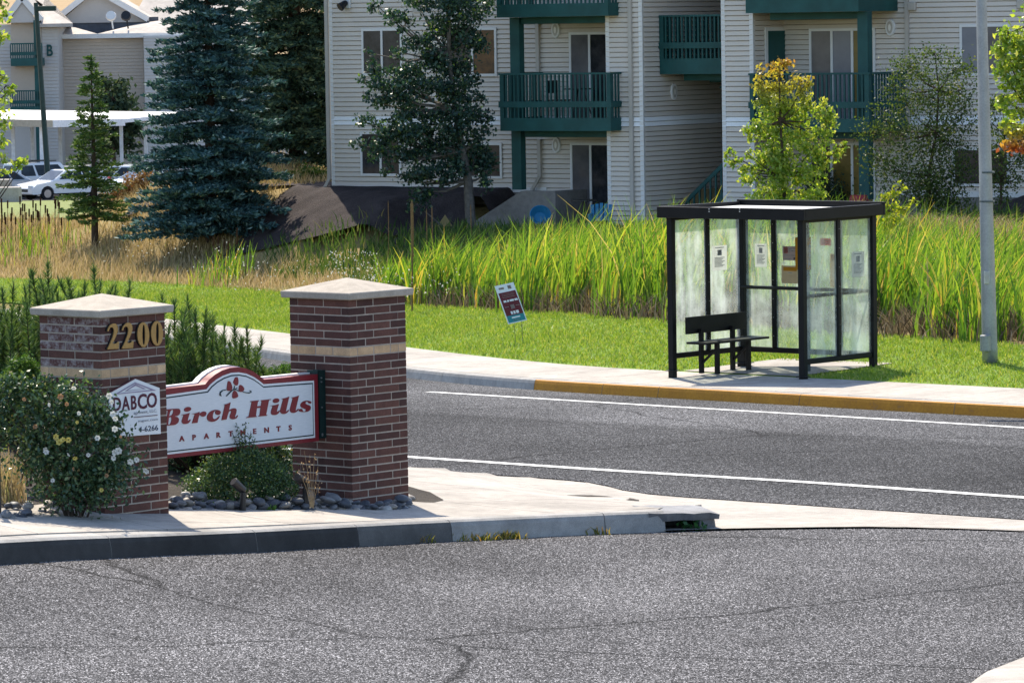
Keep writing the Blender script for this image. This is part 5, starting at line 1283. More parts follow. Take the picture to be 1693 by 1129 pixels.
x0, z0 = FP(62, 40); x1, _ = FP(122, 40); zt_ = FP(70, 22)[1]
b = MB(); b.hull8([(x0, -0.6, z0 - ZB - .2), (x1, -0.6, z0 - ZB - .2), (x1 - 1.2, 10, z0 - ZB - .2), (x0, 10, z0 - ZB - .2), (x0, -0.6, z0 - ZB), (x1, -0.6, z0 - ZB), (x1 - 3.0, 5, zt_ - ZB + 1.0), (x0, 5, zt_ - ZB + 1.0)]); b.build('roof', M_FROOF, far)
x0, z0 = FP(92, 58, YB + 2.4); x1, _ = FP(430, 58, YB + 2.4); b = MB(); b.box(x0, x1, 2.3, 2.5, z0 - ZB - 0.25, z0 - ZB + 0.02); b.build('eave_board', M_TRIM, far)
# low front slope with a valley, dark shaded step and the gable above
xv, zv = FP(161, 51, YB + 2.4); xa, za = FP(98, 40, YB + 5); xb_, zb3_ = FP(232, 38, YB + 5)
b = MB(); z0 -= ZB
b.poly([(x0, 2.4, z0), (xv, 2.4, z0 + 0.02), (xa, 7, za - ZB)]); b.poly([(xv, 2.4, z0 + 0.02), (x1, 2.4, z0), (x1, 7, zb3_ - ZB + 0.8), (xb_, 7, zb3_ - ZB)]); b.build('roof', M_FROOF, far)
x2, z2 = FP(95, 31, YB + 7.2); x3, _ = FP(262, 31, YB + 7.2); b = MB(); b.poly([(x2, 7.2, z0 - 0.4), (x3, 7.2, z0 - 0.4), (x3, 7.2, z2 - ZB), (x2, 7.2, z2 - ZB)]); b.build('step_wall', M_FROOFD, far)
gable(90, 246, 31, 157, -22, 7.0, 14, 'roof', M_FROOF, M_FWALL, 0.5)
xc, zc = FP(215, 40, YB + 9); x4, z4 = FP(480, 45, YB + 9); b = MB(); b.poly([(xc, 9, zc - ZB), (x4, 9, zc - ZB), (x4, 22, zc - ZB + 5.5), (xc + 2, 22, zc - ZB + 5.5)]); b.build('roof', M_FROOF, far)
me = text_mesh('B', 0.95, 0.03, 0.02); o = link('letter_b', me, M_GREEN, far); xq, zq = FP(77, 93); o.location = (xq, -0.1, zq - ZB); o.data.transform(Matrix.Diagonal((0.72, 1, 1, 1)))
b = MB(); x0, zt_ = FP(262, 95); 
for u0, u1, v0, v1 in ((480, 520, 178, 198), (482, 510, 205, 232)):
    x0, zt_ = FP(u0, v0, YB + 1.4); x1, zb2 = FP(u1, v1, YB + 1.4); b = MB(); b.box(x0, x1, 1.3, 1.42, zb2 - ZB, zt_ - ZB); b.build('window', M_PANE if v0 > 200 else M_GREEN, far)
fbox(420, 560, 100, 0, 1.5, 12, M_FWALL, 'wall', bottom=0)
for u in (187, 212):
    xq, zq = FP(u, 48, YB + 3); b = MB(); b.tube([(xq, 3, zq - ZB), (xq - 0.1, 3, zq - ZB + 0.75)], 0.05, 6); b.tube([(xq - 0.1, 2.9, zq - ZB + 0.75), (xq - 0.1, 2.75, zq - ZB + 0.8)], [0.32, 0.28], 12); b.build('satellite_dish', M_TRIM if u < 200 else M_BLACK, far)

# ================================================================== carport, lot lamp, walls, parked cars
YC = 232.0
def CP(u, v, y=YC): return P(u, v, y)
zlot = lambda y: float(terrain(-25.0, y)[0])
cpo = CP(45, 300); car_p = empty('carport', (cpo.x, YC, zlot(YC)), 0, 'white flat roofed carport over the parked cars', 'carport')
def cl(u, v, y): q = P(u, v, y); return Vector((q.x - cpo.x, y - YC, q.z - zlot(YC)))
b = MB(); A_ = [cl(-60, 196, YC - 2), cl(87, 199, YC - 6), cl(205, 197, YC + 4), cl(320, 186, YC + 14), cl(110, 183, YC + 16), cl(-60, 181, YC + 12)]
b.poly(A_); b.poly([a - Vector((0, 0, 0.05)) for a in A_][::-1]); b.build('roof', M_ROOFW, car_p)
M_CPT = plain('carport_shade_side', (0.42, 0.36, 0.28), 0.6, 0.2); M_CPW = plain('carport_white', (0.74, 0.74, 0.76), 0.5, 0.3)  # the left fascia's shade is put into its tan colour
b = MB()
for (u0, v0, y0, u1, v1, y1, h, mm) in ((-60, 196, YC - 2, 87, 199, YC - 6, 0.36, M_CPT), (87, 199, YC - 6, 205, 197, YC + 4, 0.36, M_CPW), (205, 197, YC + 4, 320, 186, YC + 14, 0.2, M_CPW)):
    p0_, p1_ = cl(u0, v0, y0), cl(u1, v1, y1); b = MB(); nn2 = (p1_ - p0_).cross(Vector((0, 0, 1))).normalized() * 0.06
    b.hull8([p0_ + nn2 - Vector((0, 0, h)), p1_ + nn2 - Vector((0, 0, h)), p1_ - nn2 - Vector((0, 0, h)), p0_ - nn2 - Vector((0, 0, h)), p0_ + nn2, p1_ + nn2, p1_ - nn2, p0_ - nn2]); b.build('fascia', mm, car_p)
for u, v, y in ((21, 205, YC - 1.5), (68, 208, YC - 4.5), (53, 205, YC + 9), (99, 208, YC + 9), (200, 207, YC + 5), (240, 200, YC + 10)):
    q = cl(u, v, y); b = MB(); b.box(q.x - 0.09, q.x + 0.09, q.y - 0.09, q.y + 0.09, -0.6, q.z); b.build('post', M_CPW, car_p)
# mown slope in front of the lot, then the parking lot sheet
X, Y = np.meshgrid(np.linspace(-30, -13, 18), np.linspace(146, 212, 30)); link('far_lawn', grid_mesh('far_lawn', X, Y, terrain(X.ravel(), Y.ravel()).reshape(X.shape) + 0.06), M_FLAWN, kind='structure')
X, Y = np.meshgrid(np.linspace(-46, 8, 30), np.linspace(214, 262, 24)); link('parking_lot', grid_mesh('parking_lot', X, Y, terrain(X.ravel(), Y.ravel()).reshape(X.shape) + 0.05), M_ROAD, kind='structure')
q = P(68, 240, 222); lp = empty('lot_lamp', (q.x, 222, zlot(222)), 0, 'dark square parking lot lamp post in front of block B', 'lamp post')
zt_ = P(68, 5, 222).z - zlot(222); b = MB(); b.tube([(0.35, 0, 0), (-0.1, 0, zt_)], [0.15, 0.11], 8); b.build('pole', M_BRKT, lp)
b = MB(); xx = pxm(30, 222); b.box(-0.1, xx, -0.22, 0.22, zt_ - 0.42, zt_ - 0.16); b.build('lamp_head', M_BRKT, lp, bevel=0.03)
for u0, u1, v0, v1, y, lab in ((-30, 15, 298, 310, 214, 'low concrete block beside the white off-roader at the left edge'), (-30, 31, 311, 327, 206, 'low concrete wall at the left edge below the carport')):
    a, zt_ = P(u0, v0, y).x, P(u0, v0, y).z; c_ = P(u1, v0, y).x; b = MB(); zb2 = zlot(y) - 0.3; b.box(a, c_, y, y + 1.2, zb2, zt_); b.build('concrete_wall', M_CONC, None, bevel=0.02, label=lab, cat='wall', group='low walls by the parking lot')
M_TYRE = plain('tyre', (0.02, 0.02, 0.022), 0.8, 0.2); M_RIM = plain('wheel_rim', (0.4, 0.4, 0.42), 0.3, 0.5, 0.8)
M_CGL = pane_mat('car_glass', (0.012, 0.016, 0.022), (0.03, 0.04, 0.05)); M_LAMPR = plain('tail_lamp', (0.35, 0.01, 0.015), 0.3, 0.5); M_LAMPW = plain('headlamp', (0.6, 0.62, 0.65), 0.2, 0.6)
PAINTS = {}
def car_paint(c):
    if c not in PAINTS:
        mt, t = new_mat('car_paint'); b = principled(t, c, 0.25, 0.5); b.inputs['Coat Weight'].default_value = 0.6; out(t, b.outputs[0]); PAINTS[c] = mt
    return PAINTS[c]
def car(loc, rot, kind, col, label):
    root = empty('parked_car', loc, rot, label, 'car', 'cars parked in the lot'); pm = car_paint(col)
    if kind == 'suv': L, W_, belt, roof_z, prof_ = 4.6, 1.85, 1.05, 1.82, [(-2.3, .45), (-2.3, 1.05), (-2.2, 1.1), (1.15, 1.08), (2.15, 0.98), (2.3, 0.8), (2.3, 0.42)]; gh = [(-2.22, 1.08), (-2.08, 1.80), (0.35, 1.82), (1.12, 1.08)]
    elif kind == 'van': L, W_, belt, roof_z, prof_ = 4.4, 1.8, 1.0, 1.62, [(-2.2, .4), (-2.2, .95), (1.3, 1.02), (2.0, .85), (2.2, .7), (2.2, .38)]; gh = [(-2.1, 1.0), (-1.75, 1.58), (0.2, 1.62), (1.3, 1.02)]
    else: L, W_, belt, roof_z, prof_ = 4.5, 1.76, .92, 1.45, [(-2.25, .4), (-2.25, .85), (-2.1, .95), (1.05, .93), (2.0, .78), (2.25, .6), (2.25, .35)]; gh = [(-1.75, .94), (-1.05, 1.43), (0.2, 1.45), (1.05, .93)]
    w = W_ / 2; wheels = (-L * 0.31, L * 0.31); low = [(L / 2 - 0.02, .3)]
    bot = []
    for wx in wheels[::-1]: bot += [(wx + .38 * math.cos(a), .33 + .38 * math.sin(a)) for a in np.linspace(0.0, math.pi, 7)]
    side = prof_ + [(q_[0], max(q_[1], .3)) for q_ in [(L / 2 - .05, .28)] + bot + [(-L / 2 + .05, .28)]]
    b = MB(); A_ = [(x, -w, z) for x, z in side]; B_ = [(x, w, z) for x, z in side]; b.poly(A_); b.poly(B_[::-1])
    for i in range(len(side)): j = (i + 1) % len(side); b.poly([A_[i], A_[j], B_[j], B_[i]])
    b.build('body', pm, root, bevel=0.03)
    b = MB(); wi = w - 0.06; wt = w - 0.22; g0 = [(gh[0][0], wi, gh[0][1]), (gh[3][0], wi, gh[3][1]), (gh[3][0], -wi, gh[3][1]), (gh[0][0], -wi, gh[0][1])]; g1 = [(gh[1][0], wt, gh[1][1]), (gh[2][0], wt, gh[2][1]), (gh[2][0], -wt, gh[2][1]), (gh[1][0], -wt, gh[1][1])]
    b.hull8(g0[::-1] + g1[::-1]); b.build('cabin', pm, root, bevel=0.03)
    def lerp(a, c_, t): return tuple(a[i] + (c_[i] - a[i]) * t for i in range(3))
    def quadpanel(p00, p10, p11, p01, u0, u1, v0, v1, e, name, mat):
        f = lambda u, v: Vector(lerp(lerp(p00, p10, u), lerp(p01, p11, u), v)); q_ = [f(u0, v0), f(u1, v0), f(u1, v1), f(u0, v1)]
        n_ = (q_[1] - q_[0]).cross(q_[3] - q_[0]).normalized(); c_ = sum(q_, Vector()) / 4
        if n_.dot(c_ - Vector((0, 0, 1.0))) < 0: n_ = -n_
        bb = MB(); bb.poly([p + n_ * e for p in q_]); bb.build(name, mat, root)
    for sg in (0, 3):
        a0, a1, t1_, t0_ = (g0[0], g0[1], g1[1], g1[0]) if sg == 0 else (g0[3], g0[2], g1[2], g1[3])
        for u0, u1 in ((0.08, 0.34), (0.38, 0.62), (0.66, 0.9)): quadpanel(a0, a1, t1_, t0_, u0, u1, 0.12, 0.85, 0.012, 'side_window', M_CGL)
    quadpanel(g0[1], g0[2], g1[2], g1[1], 0.06, 0.94, 0.08, 0.9, 0.012, 'windscreen', M_CGL); quadpanel(g0[0], g0[3], g1[3], g1[0], 0.1, 0.9, 0.12, 0.85, 0.012, 'rear_window', M_CGL)
    for wx in wheels:
        for sg in (-1, 1):
            b = MB(); b.tube([(wx, sg * (w - .2), .33), (wx, sg * (w + .005), .33)], .33, 16); wh = b.build('wheel', M_TYRE, root); b = MB(); b.tube([(wx, sg * (w - .02), .33), (wx, sg * (w + .012), .33)], .2, 12); b.build('rim', M_RIM, wh)
    for sg in (-1, 1):
        b = MB(); b.box(L / 2 - .12, L / 2 - .0, sg * w * .72 - .16, sg * w * .72 + .16, .58, .74); b.build('headlight', M_LAMPW, root)
        b = MB(); b.box(-L / 2 - .015, -L / 2 + .1, sg * (w - .14) - .09, sg * (w - .14) + .09, .75, 1.05); b.build('tail_light', M_LAMPR, root)
    b = MB(); b.box(L / 2 - .06, L / 2 + .012, -.45, .45, .42, .56); b.build('grille', M_BLACK, root)
    if kind == 'suv':
        b = MB(); b.tube([(-2.32, -.1, .95), (-2.52, -.1, .95)], .37, 18); sw_ = b.build('spare_wheel', M_TYRE, root); b = MB(); b.tube([(-2.5, -.1, .95), (-2.535, -.1, .95)], .34, 18); b.build('cover', pm, sw_)
        b = MB(); b.bar((-1.9, -.6, 1.9), (0.2, -.6, 1.9), .05); b.bar((-1.9, .6, 1.9), (0.2, .6, 1.9), .05); b.bar((-1.2, -.6, 1.9), (-1.2, .6, 1.9), .05); b.bar((-.2, -.6, 1.9), (-.2, .6, 1.9), .05); b.build('roof_rack', M_BLACK, root)
    return root
def carat(u, v, y, rot, kind, col, lab): q = P(u, v, y); return car((q.x, y, zlot(y) + 0.06), rot, kind, col, lab)
WHT, SIL = (0.72, 0.73, 0.75), (0.42, 0.45, 0.48)
carat(78, 300, 226, 0.62, 'suv', (0.55, 0.58, 0.62), 'white off-roader with a spare wheel on its back under the carport')
carat(104, 305, 218, -2.5, 'sedan', WHT, 'white saloon parked nose out beside the off-roader')
carat(238, 305, 214, -2.6, 'sedan', WHT, 'white saloon parked nose out just left of the blue spruce')
carat(10, 300, 222, 0.5, 'sedan', (0.35, 0.38, 0.42), 'grey saloon at the left edge beside the off-roader')
carat(200, 300, 224, 2.7, 'van', WHT, 'white hatchback with a dark windscreen right of the young spruce')
carat(205, 255, 246, 3.0, 'sedan', WHT, 'white saloon in the second row behind the hatchback')
carat(470, 260, 236, 3.05, 'sedan', WHT, 'white saloon glimpsed between the two big spruces')
carat(535, 258, 234, 2.9, 'van', (0.5, 0.55, 0.62), 'pale blue hatchback glimpsed beside the corner of the building')
carat(150, 262, 250, 0.2, 'van', (0.5, 0.5, 0.52), 'silver hatchback in the second row behind the young spruce')
carat(50, 262, 248, 0.1, 'sedan', (0.3, 0.02, 0.03), 'red saloon in the second row under the carport roof')
carat(432, 258, 240, 3.1, 'van', WHT, 'white hatchback half hidden behind the blue spruce')
carat(500, 242, 252, 0.1, 'van', WHT, 'white hatchback in the second row between spruce and building')
carat(-5, 262, 238, 0.1, 'sedan', (0.06, 0.14, 0.16), 'dark green saloon behind the carport post at the left edge')

# ================================================================== vegetation helpers
def unit(v): return v / np.maximum(1e-9, np.linalg.norm(v, axis=-1, keepdims=True))
def leaf_quads(C, L, W, D=None, spread=1.0):
    """diamond leaves at C, long axis near D"""
    n = len(C); d = rng.normal(size=(n, 3)) * spread
    if D is not None: d = d + D
    d = unit(d); s = unit(np.cross(d, rng.normal(size=(n, 3)))); nrm = np.cross(d, s)
    L = np.broadcast_to(np.asarray(L, float), (n,))[:, None]; W = np.broadcast_to(np.asarray(W, float), (n,))[:, None]
    V = np.stack([C - d * L / 2, C + s * W / 2 + nrm * W * 0.15, C + d * L / 2, C - s * W / 2 + nrm * W * 0.15], 1).reshape(-1, 3)
    return V, np.arange(4 * n).reshape(n, 4)
def leaf_tris(C, L, W, D, spread=0.5):
    n = len(C); d = unit(rng.normal(size=(n, 3)) * spread + D); s = unit(np.cross(d, rng.normal(size=(n, 3))))
    L = np.broadcast_to(np.asarray(L, float), (n,))[:, None]; W = np.broadcast_to(np.asarray(W, float), (n,))[:, None]
    V = np.stack([C + s * W / 2, C - s * W / 2, C + d * L], 1).reshape(-1, 3); return V, np.arange(3 * n).reshape(n, 3)
def blades(B, H, W, lean, seg=3, curl=0.5, droop=0.0):
    """grass-like leaves growing from B; lean = horizontal vector of tip offset (n,3)"""
    n = len(B); H = np.broadcast_to(np.asarray(H, float), (n,)); W = np.broadcast_to(np.asarray(W, float), (n,))
    a = rng.uniform(0, 2 * math.pi, n); sd = np.stack([np.cos(a), np.sin(a) * 0.5, np.zeros(n)], 1)
    rows = []
    for k in range(seg + 1):
        t = k / seg; z = H * (t - droop * t * t * t); c = B + lean * (t ** (1 + curl))[..., None] if np.ndim(t) else B + lean * t ** (1 + curl); c = c + np.stack([np.zeros(n), np.zeros(n), z], 1)
        w = W * (1 - t ** 2.2) * 0.5 + W * 0.03; rows.append((c - sd * w[:, None], c + sd * w[:, None]))
    V = np.stack([x for r in rows for x in r], 1).reshape(-1, 3); m_ = 2 * (seg + 1); base = np.arange(n)[:, None] * m_
    F = np.concatenate([base + np.array([2 * k, 2 * k + 1, 2 * k + 3, 2 * k + 2]) for k in range(seg)], 0); return V, F
def cat_np(parts):
    V = []; F = []; n = 0
    for v, f in parts: V.append(v); F.append(f + n); n += len(v)
    return np.concatenate(V), np.concatenate(F)
M_BARK = plain('bark', (0.075, 0.055, 0.042), 0.9, 0.1, var=0.35, scale=8, fine=50, bstr=0.6)
M_BARKG = plain('grey_bark', (0.12, 0.11, 0.10), 0.9, 0.1, var=0.3, scale=8, fine=50, bstr=0.6)

# ================================================================== lawn edge line from the photo, then grass
edge_px = ((0, 462), (300, 472), (476, 485), (680, 507), (900, 519), (1100, 533), (1300, 546), (1500, 560), (1600, 568), (1693, 576))
eg = [GT(u, v, 0.0, 55, 130) for u, v in edge_px]
eS = np.array([s_of(q) for q in eg]); eD = np.array([float(kerb_sd(q.x, q.y)[0][0]) for q in eg])
o_ = np.argsort(eS); eS, eD = eS[o_], eD[o_]
print('lawn edge', [(round(q.x, 1), round(q.y, 1), round(q.z, 2)) for q in eg], eD.round(1))
def d_out(s): return np.interp(s, eS, eD)
KL = np.concatenate([[0], np.cumsum(np.hypot(*np.diff(KERB, axis=0).T))])
KT = np.gradient(KERB, axis=0); KT /= np.linalg.norm(KT, axis=1)[:, None]
def sd_to_xy(s, d):
    px_, py_ = np.interp(s, KL, KERB[:, 0]), np.interp(s, KL, KERB[:, 1]); tx, ty = np.interp(s, KL, KT[:, 0]), np.interp(s, KL, KT[:, 1]); l = np.hypot(tx, ty)
    return px_ - ty / l * d, py_ + tx / l * d
cols = np.linspace(0, 1, 7); ks = np.linspace(eS[0] - 14, eS[-1] + 10, 90); Dm = LAWN_IN - 0.05 + (d_out(ks)[:, None] + 0.25 - LAWN_IN + 0.05) * cols
Xl, Yl = sd_to_xy(np.repeat(ks, 7), Dm.ravel()); link('lawn', grid_mesh('lawn', Xl.reshape(90, 7), Yl.reshape(90, 7), terrain(Xl, Yl).reshape(90, 7) + 0.004), M_LAWN, kind='structure')
def in_view(x, y, m=40):
    u = CXP + (x / y) * F_PX; return (u > -m) & (u < 1693 + m)
S0, S1 = eS[0] - 8, eS[-1] + 6
def scatter(n, dlo, dhi, s0=S0, s1=S1):
    """random points between two offsets (functions of s) beyond the kerb, kept if near the view"""
    s = rng.uniform(s0, s1, n); f = rng.uniform(0, 1, n); lo, hi = dlo(s), dhi(s); d = lo + (hi - lo) * f
    x, y = sd_to_xy(s, d); k = in_view(x, y); return x[k], y[k], s[k], d[k]
M_GRASS = leaf_mat('lawn_grass', ((0, (0.10, 0.18, 0.025)), (0.4, (0.18, 0.28, 0.042)), (0.75, (0.27, 0.35, 0.07)), (1, (0.42, 0.40, 0.17))), 0.42, 0.5, 0.2, (1.15, 1.1, 0.4))
x, y, s, d = scatter(150000, lambda s: np.full_like(s, LAWN_IN - 0.04), lambda s: d_out(s) + 0.2)
k = ~((s > PAD0 - 0.05) & (s < PAD1 + 0.05) & (d < 3.35)); x, y, s, d = x[k], y[k], s[k], d[k]
patch = 0.6 + 0.4 * np.sin(x * 1.7 + 0.6 * np.sin(y * 0.9)) * np.sin(y * 0.8 + 1.1 * np.sin(x * 0.7))
h = rng.uniform(0.03, 0.07, len(x)) * (0.75 + 0.5 * patch)
B = np.stack([x, y, terrain(x, y) - 0.005], 1); V, F = blades(B, h, rng.uniform(0.012, 0.026, len(x)), rng.normal(0, 0.03, (len(x), 3)) * [1, 1, 0], 1)
link('grass', me_np('grass', V, F), M_GRASS, kind='stuff', label='short green lawn grass between sidewalk and reeds', cat='grass')
# ---------------- cattail reed bed
M_REED = leaf_mat('reed_leaf', ((0, (0.04, 0.11, 0.02)), (0.28, (0.10, 0.21, 0.03)), (0.66, (0.20, 0.33, 0.05)), (0.87, (0.35, 0.41, 0.08)), (0.95, (0.44, 0.30, 0.08)), (1, (0.48, 0.39, 0.24))), 0.5, 0.4, 0.3, (1.2, 1.15, 0.4))
M_DEAD = leaf_mat('dead_reed', ((0, (0.05, 0.037, 0.025)), (0.5, (0.16, 0.12, 0.08)), (0.85, (0.27, 0.21, 0.14)), (1, (0.34, 0.27, 0.20))), 0.2, 0.7, 0.1, (1, 0.95, 0.8))
s_r0 = float(np.interp(600, [q[0] for q in edge_px], [s_of(q_) for q_ in eg])); 
def reed_h(s): return np.interp(s, [s_r0, s_r0 + 6, s_r0 + 12, eS[-1] - 9, eS[-1]], [0.9, 1.55, 1.85, 1.5, 1.25])
def clump(n, dlo, dhi, s0, s1, nc, sig):
    s = rng.uniform(s0, s1, nc); f = rng.uniform(0, 1, nc) ** 0.8; d = dlo(s) + (dhi(s) - dlo(s)) * f
    i = rng.integers(0, nc, n); ss = s[i] + rng.normal(0, sig, n); dd = d[i] + rng.normal(0, sig, n); x, y = sd_to_xy(ss, dd); k = in_view(x, y) & (dd > d_out(ss) - 0.15); return x[k], y[k], ss[k], dd[k]
x, y, s, d = clump(27000, lambda s: d_out(s) + 0.2, lambda s: d_out(s) + 6.5, s_r0 - 1.0, S1, 520, 0.17)
n = len(x); B = np.stack([x, y, terrain(x, y) - 0.03 - 0.25 * sstep(0.5, 4, d - d_out(s))], 1)
hh = reed_h(s) * rng.uniform(0.45, 1.25, n) * (0.9 + 0.18 * np.sin(s * 2.3) * np.sin(s * 0.9 + d)) + 0.25 * sstep(0.5, 4, d - d_out(s)); lean = np.stack([rng.normal(0.15, 0.22, n), rng.normal(0, 0.17, n), np.zeros(n)], 1) * hh[:, None]
V, F = blades(B, hh, rng.uniform(0.022, 0.05, n), lean, 4, 1.3, 0.04 + 0.16 * rng.uniform(0, 1, n) ** 2)
link('reeds', me_np('reeds', V, F), M_REED, kind='stuff', label='tall yellow-green cattail reeds behind the lawn', cat='reeds')
x, y, s, d = clump(8000, lambda s: d_out(s) - 0.1, lambda s: d_out(s) + 2.0, s_r0 - 1.0, S1, 700, 0.2)
n = len(x); B = np.stack([x, y, terrain(x, y) - 0.02], 1); hh = rng.uniform(0.2, 0.6, n); lean = np.stack([rng.normal(0, 0.5, n), rng.normal(0, 0.3, n), np.zeros(n)], 1) * hh[:, None]
V, F = blades(B, hh, rng.uniform(0.012, 0.03, n), lean, 3, 0.8, 0.1)
link('dead_reeds', me_np('dead_reeds', V, F), M_DEAD, kind='stuff', label='brown dead reed leaves at the foot of the reed bed', cat='reeds')
M_CATT = plain('cattail_head', (0.055, 0.028, 0.014), 0.9, 0.1)
# ---------------- dry field at the left
M_STRAW = leaf_mat('dry_grass', ((0, (0.16, 0.15, 0.06)), (0.2, (0.30, 0.24, 0.12)), (0.6, (0.44, 0.345, 0.20)), (0.88, (0.56, 0.45, 0.32)), (1, (0.32, 0.33, 0.10))), 0.35, 0.7, 0.1, (1.1, 1.0, 0.7))
x = rng.uniform(-24, 3, 220000); y = rng.uniform(66, 128, 220000); k = in_view(x, y); x, y = x[k], y[k]
sdk, fyk, alk = kerb_sd(x, y); uu = CXP + x / y * F_PX
e = (x - FA.x) * FN.x + (y - FA.y) * FN.y; sf = (x - FA.x) * FU.x + (y - FA.y) * FU.y
k = (sdk > d_out(alk) - 0.1) & (uu < 660) & ~((e < 4.5) & (sf > -1.4)) & (alk < s_r0 + 1.2) & (rng.uniform(0, 1, len(x)) < np.interp(uu, [480, 640], [1, 0.15]))
x, y, sdk, alk, uu = x[k], y[k], sdk[k], alk[k], uu[k]; n = len(x); B = np.stack([x, y, terrain(x, y) - 0.02], 1)
hh = rng.uniform(0.18, 0.62, n) * (0.7 + 0.5 * np.clip(np.sin(x * 0.9 + 1) * np.sin(y * 0.5), -0.6, 1)) * np.interp(sdk - d_out(alk), [0, 2], [0.6, 1]) * np.interp(uu, [470, 640], [1, 0.6])
lean = np.stack([rng.normal(0.05, 0.3, n), rng.normal(0, 0.2, n), np.zeros(n)], 1) * hh[:, None]
V, F = blades(B, hh, rng.uniform(0.012, 0.03, n), lean, 2, 0.7, 0.05); print('straw', n)
link('dry_grass', me_np('dry_grass', V, F), M_STRAW, kind='stuff', label='tan dry grass field at the left behind the lawn', cat='grass')
M_FLUFF = leaf_mat('seed_fluff', ((0, (0.55, 0.50, 0.46)), (1, (0.75, 0.70, 0.66))), 0.3, 0.8, 0.1, (1, 1, 1))
cs = []
for u0, u1, v0, v1, m_, y_ in ((540, 625, 415, 470, 150, 88), (380, 640, 430, 480, 110, 90), (600, 760, 440, 490, 90, 84), (150, 420, 400, 455, 70, 98)):
    uq = rng.uniform(u0, u1, m_); vq = rng.uniform(v0, v1, m_)
    for a, b_ in zip(uq, vq): yq_ = y_ + rng.uniform(-2, 2); q = P(a, b_, yq_); cs.append((q.x, q.y, max(q.z, tz(q.x, q.y) + 0.12)))
V, F = leaf_quads(np.array(cs), rng.uniform(0.02, 0.05, len(cs)), rng.uniform(0.02, 0.04, len(cs)))
link('seed_heads', me_np('seed_heads', V, F), M_FLUFF, kind='stuff', label='whitish seed heads scattered over the dry grass', cat='grass')
# greener reed tufts standing in the dry field
parts = []
for u, v, r_, m_, hgt in ((365, 470, 30, 60, 0.8), (395, 468, 22, 60, 0.95), (330, 470, 25, 30, 0.6), (60, 420, 60, 90, 0.7), (20, 415, 40, 60, 0.75)):
    q = GT(u, v, 0, 60, 140); rm = pxm(r_, q.y); xx = q.x + rng.normal(0, rm / 1.6, m_); yy2 = q.y + rng.normal(0, 0.8, m_); B = np.stack([xx, yy2, terrain(xx, yy2)], 1); hq = hgt * rng.uniform(0.5, 1.15, m_)
    parts.append(blades(B, hq, rng.uniform(0.02, 0.035, m_), np.stack([rng.normal(0.05, 0.2, m_), rng.normal(0, 0.15, m_), np.zeros(m_)], 1) * hq[:, None], 3, 0.8, 0.05))
V, F = cat_np(parts); link('reed_tufts', me_np('reed_tufts', V, F), M_REED, kind='stuff', label='yellow-green reed tufts growing in the dry field', cat='reeds')
b = MB()
for i in range(46):
    u = random.choice([random.gauss(65, 30), random.gauss(40, 30), random.gauss(370, 18)]); v = 405 if u < 200 else 465; q = GT(max(2, u), v + random.uniform(-12, 12), 0, 60, 140); hgt = random.uniform(0.7, 1.15)
    b.tube([q, q + Vector((0.03, 0, hgt - 0.2))], 0.008, 4); b.tube([q + Vector((0.03, 0, hgt - 0.2)), q + Vector((0.035, 0, hgt))], 0.022, 5)
b.build('cattail_heads', M_CATT, kind='stuff', label='dark brown cattail heads standing over the dry field', cat='reeds')
# ---------------- rough green growth between the reeds and the building
M_WEED = leaf_mat('rough_weeds', ((0, (0.03, 0.075, 0.02)), (0.5, (0.075, 0.14, 0.03)), (0.85, (0.14, 0.19, 0.05)), (1, (0.30, 0.25, 0.12))), 0.35, 0.6, 0.15, (1.1, 1.1, 0.5))
S_, E_ = rng.uniform(-9, 30, 52000), rng.uniform(2.4, 15, 52000); x = FA.x + FU.x * S_ + FN.x * E_; y = FA.y + FU.y * S_ + FN.y * E_; k = in_view(x, y) & ((CXP + x / y * F_PX > 575) | ((CXP + x / y * F_PX > 440) & (E_ < 7.5))) & (rng.uniform(0, 1, len(x)) < np.interp(E_, [2.4, 4.2, 15], [0.2, 1, 1])); x, y, S_ = x[k], y[k], S_[k]
n = len(x); B = np.stack([x, y, terrain(x, y) + 0.03], 1); hh = rng.uniform(0.1, 0.42, n); V, F = blades(B, hh, rng.uniform(0.02, 0.04, n), rng.normal(0, 0.3, (n, 3)) * [1, 1, 0] * hh[:, None], 2, 0.8, 0.05)
link('weeds', me_np('weeds', V, F), M_WEED, kind='stuff', label='rough green weeds below the mulch bank of the building', cat='weeds')
M_PLUME = leaf_mat('plume_grass', ((0, (0.16, 0.13, 0.06)), (0.5, (0.33, 0.25, 0.14)), (1, (0.50, 0.40, 0.28))), 0.35, 0.7, 0.1, (1, 0.95, 0.7))
parts = []
for u, v, m_, hgt, y_ in ((1480, 400, 220, 0.55, 93), (1530, 395, 260, 0.6, 93), (1580, 398, 300, 0.62, 92), (1640, 392, 320, 0.7, 91), (1690, 400, 320, 0.7, 90), (1610, 405, 220, 0.55, 90), (1560, 405, 240, 0.5, 89)):
    q = P(u, v, y_); zq = tz(q.x, q.y); xx = q.x + rng.normal(0, 0.3, m_); yy2 = q.y + rng.normal(0, 0.5, m_); B = np.stack([xx, yy2, np.full(m_, max(zq, q.z - 0.1))], 1); hq = hgt * rng.uniform(0.5, 1.15, m_)
    parts.append(blades(B, hq, rng.uniform(0.012, 0.028, m_), np.stack([rng.normal(0.05, 0.5, m_), rng.normal(0, 0.3, m_), np.zeros(m_)], 1) * hq[:, None], 4, 1.4, 0.3))
V, F = cat_np(parts); link('plume_grass', me_np('plume_grass', V, F), M_PLUME, kind='stuff', label='feathery tan ornamental grass by the right part of the building', cat='grass')

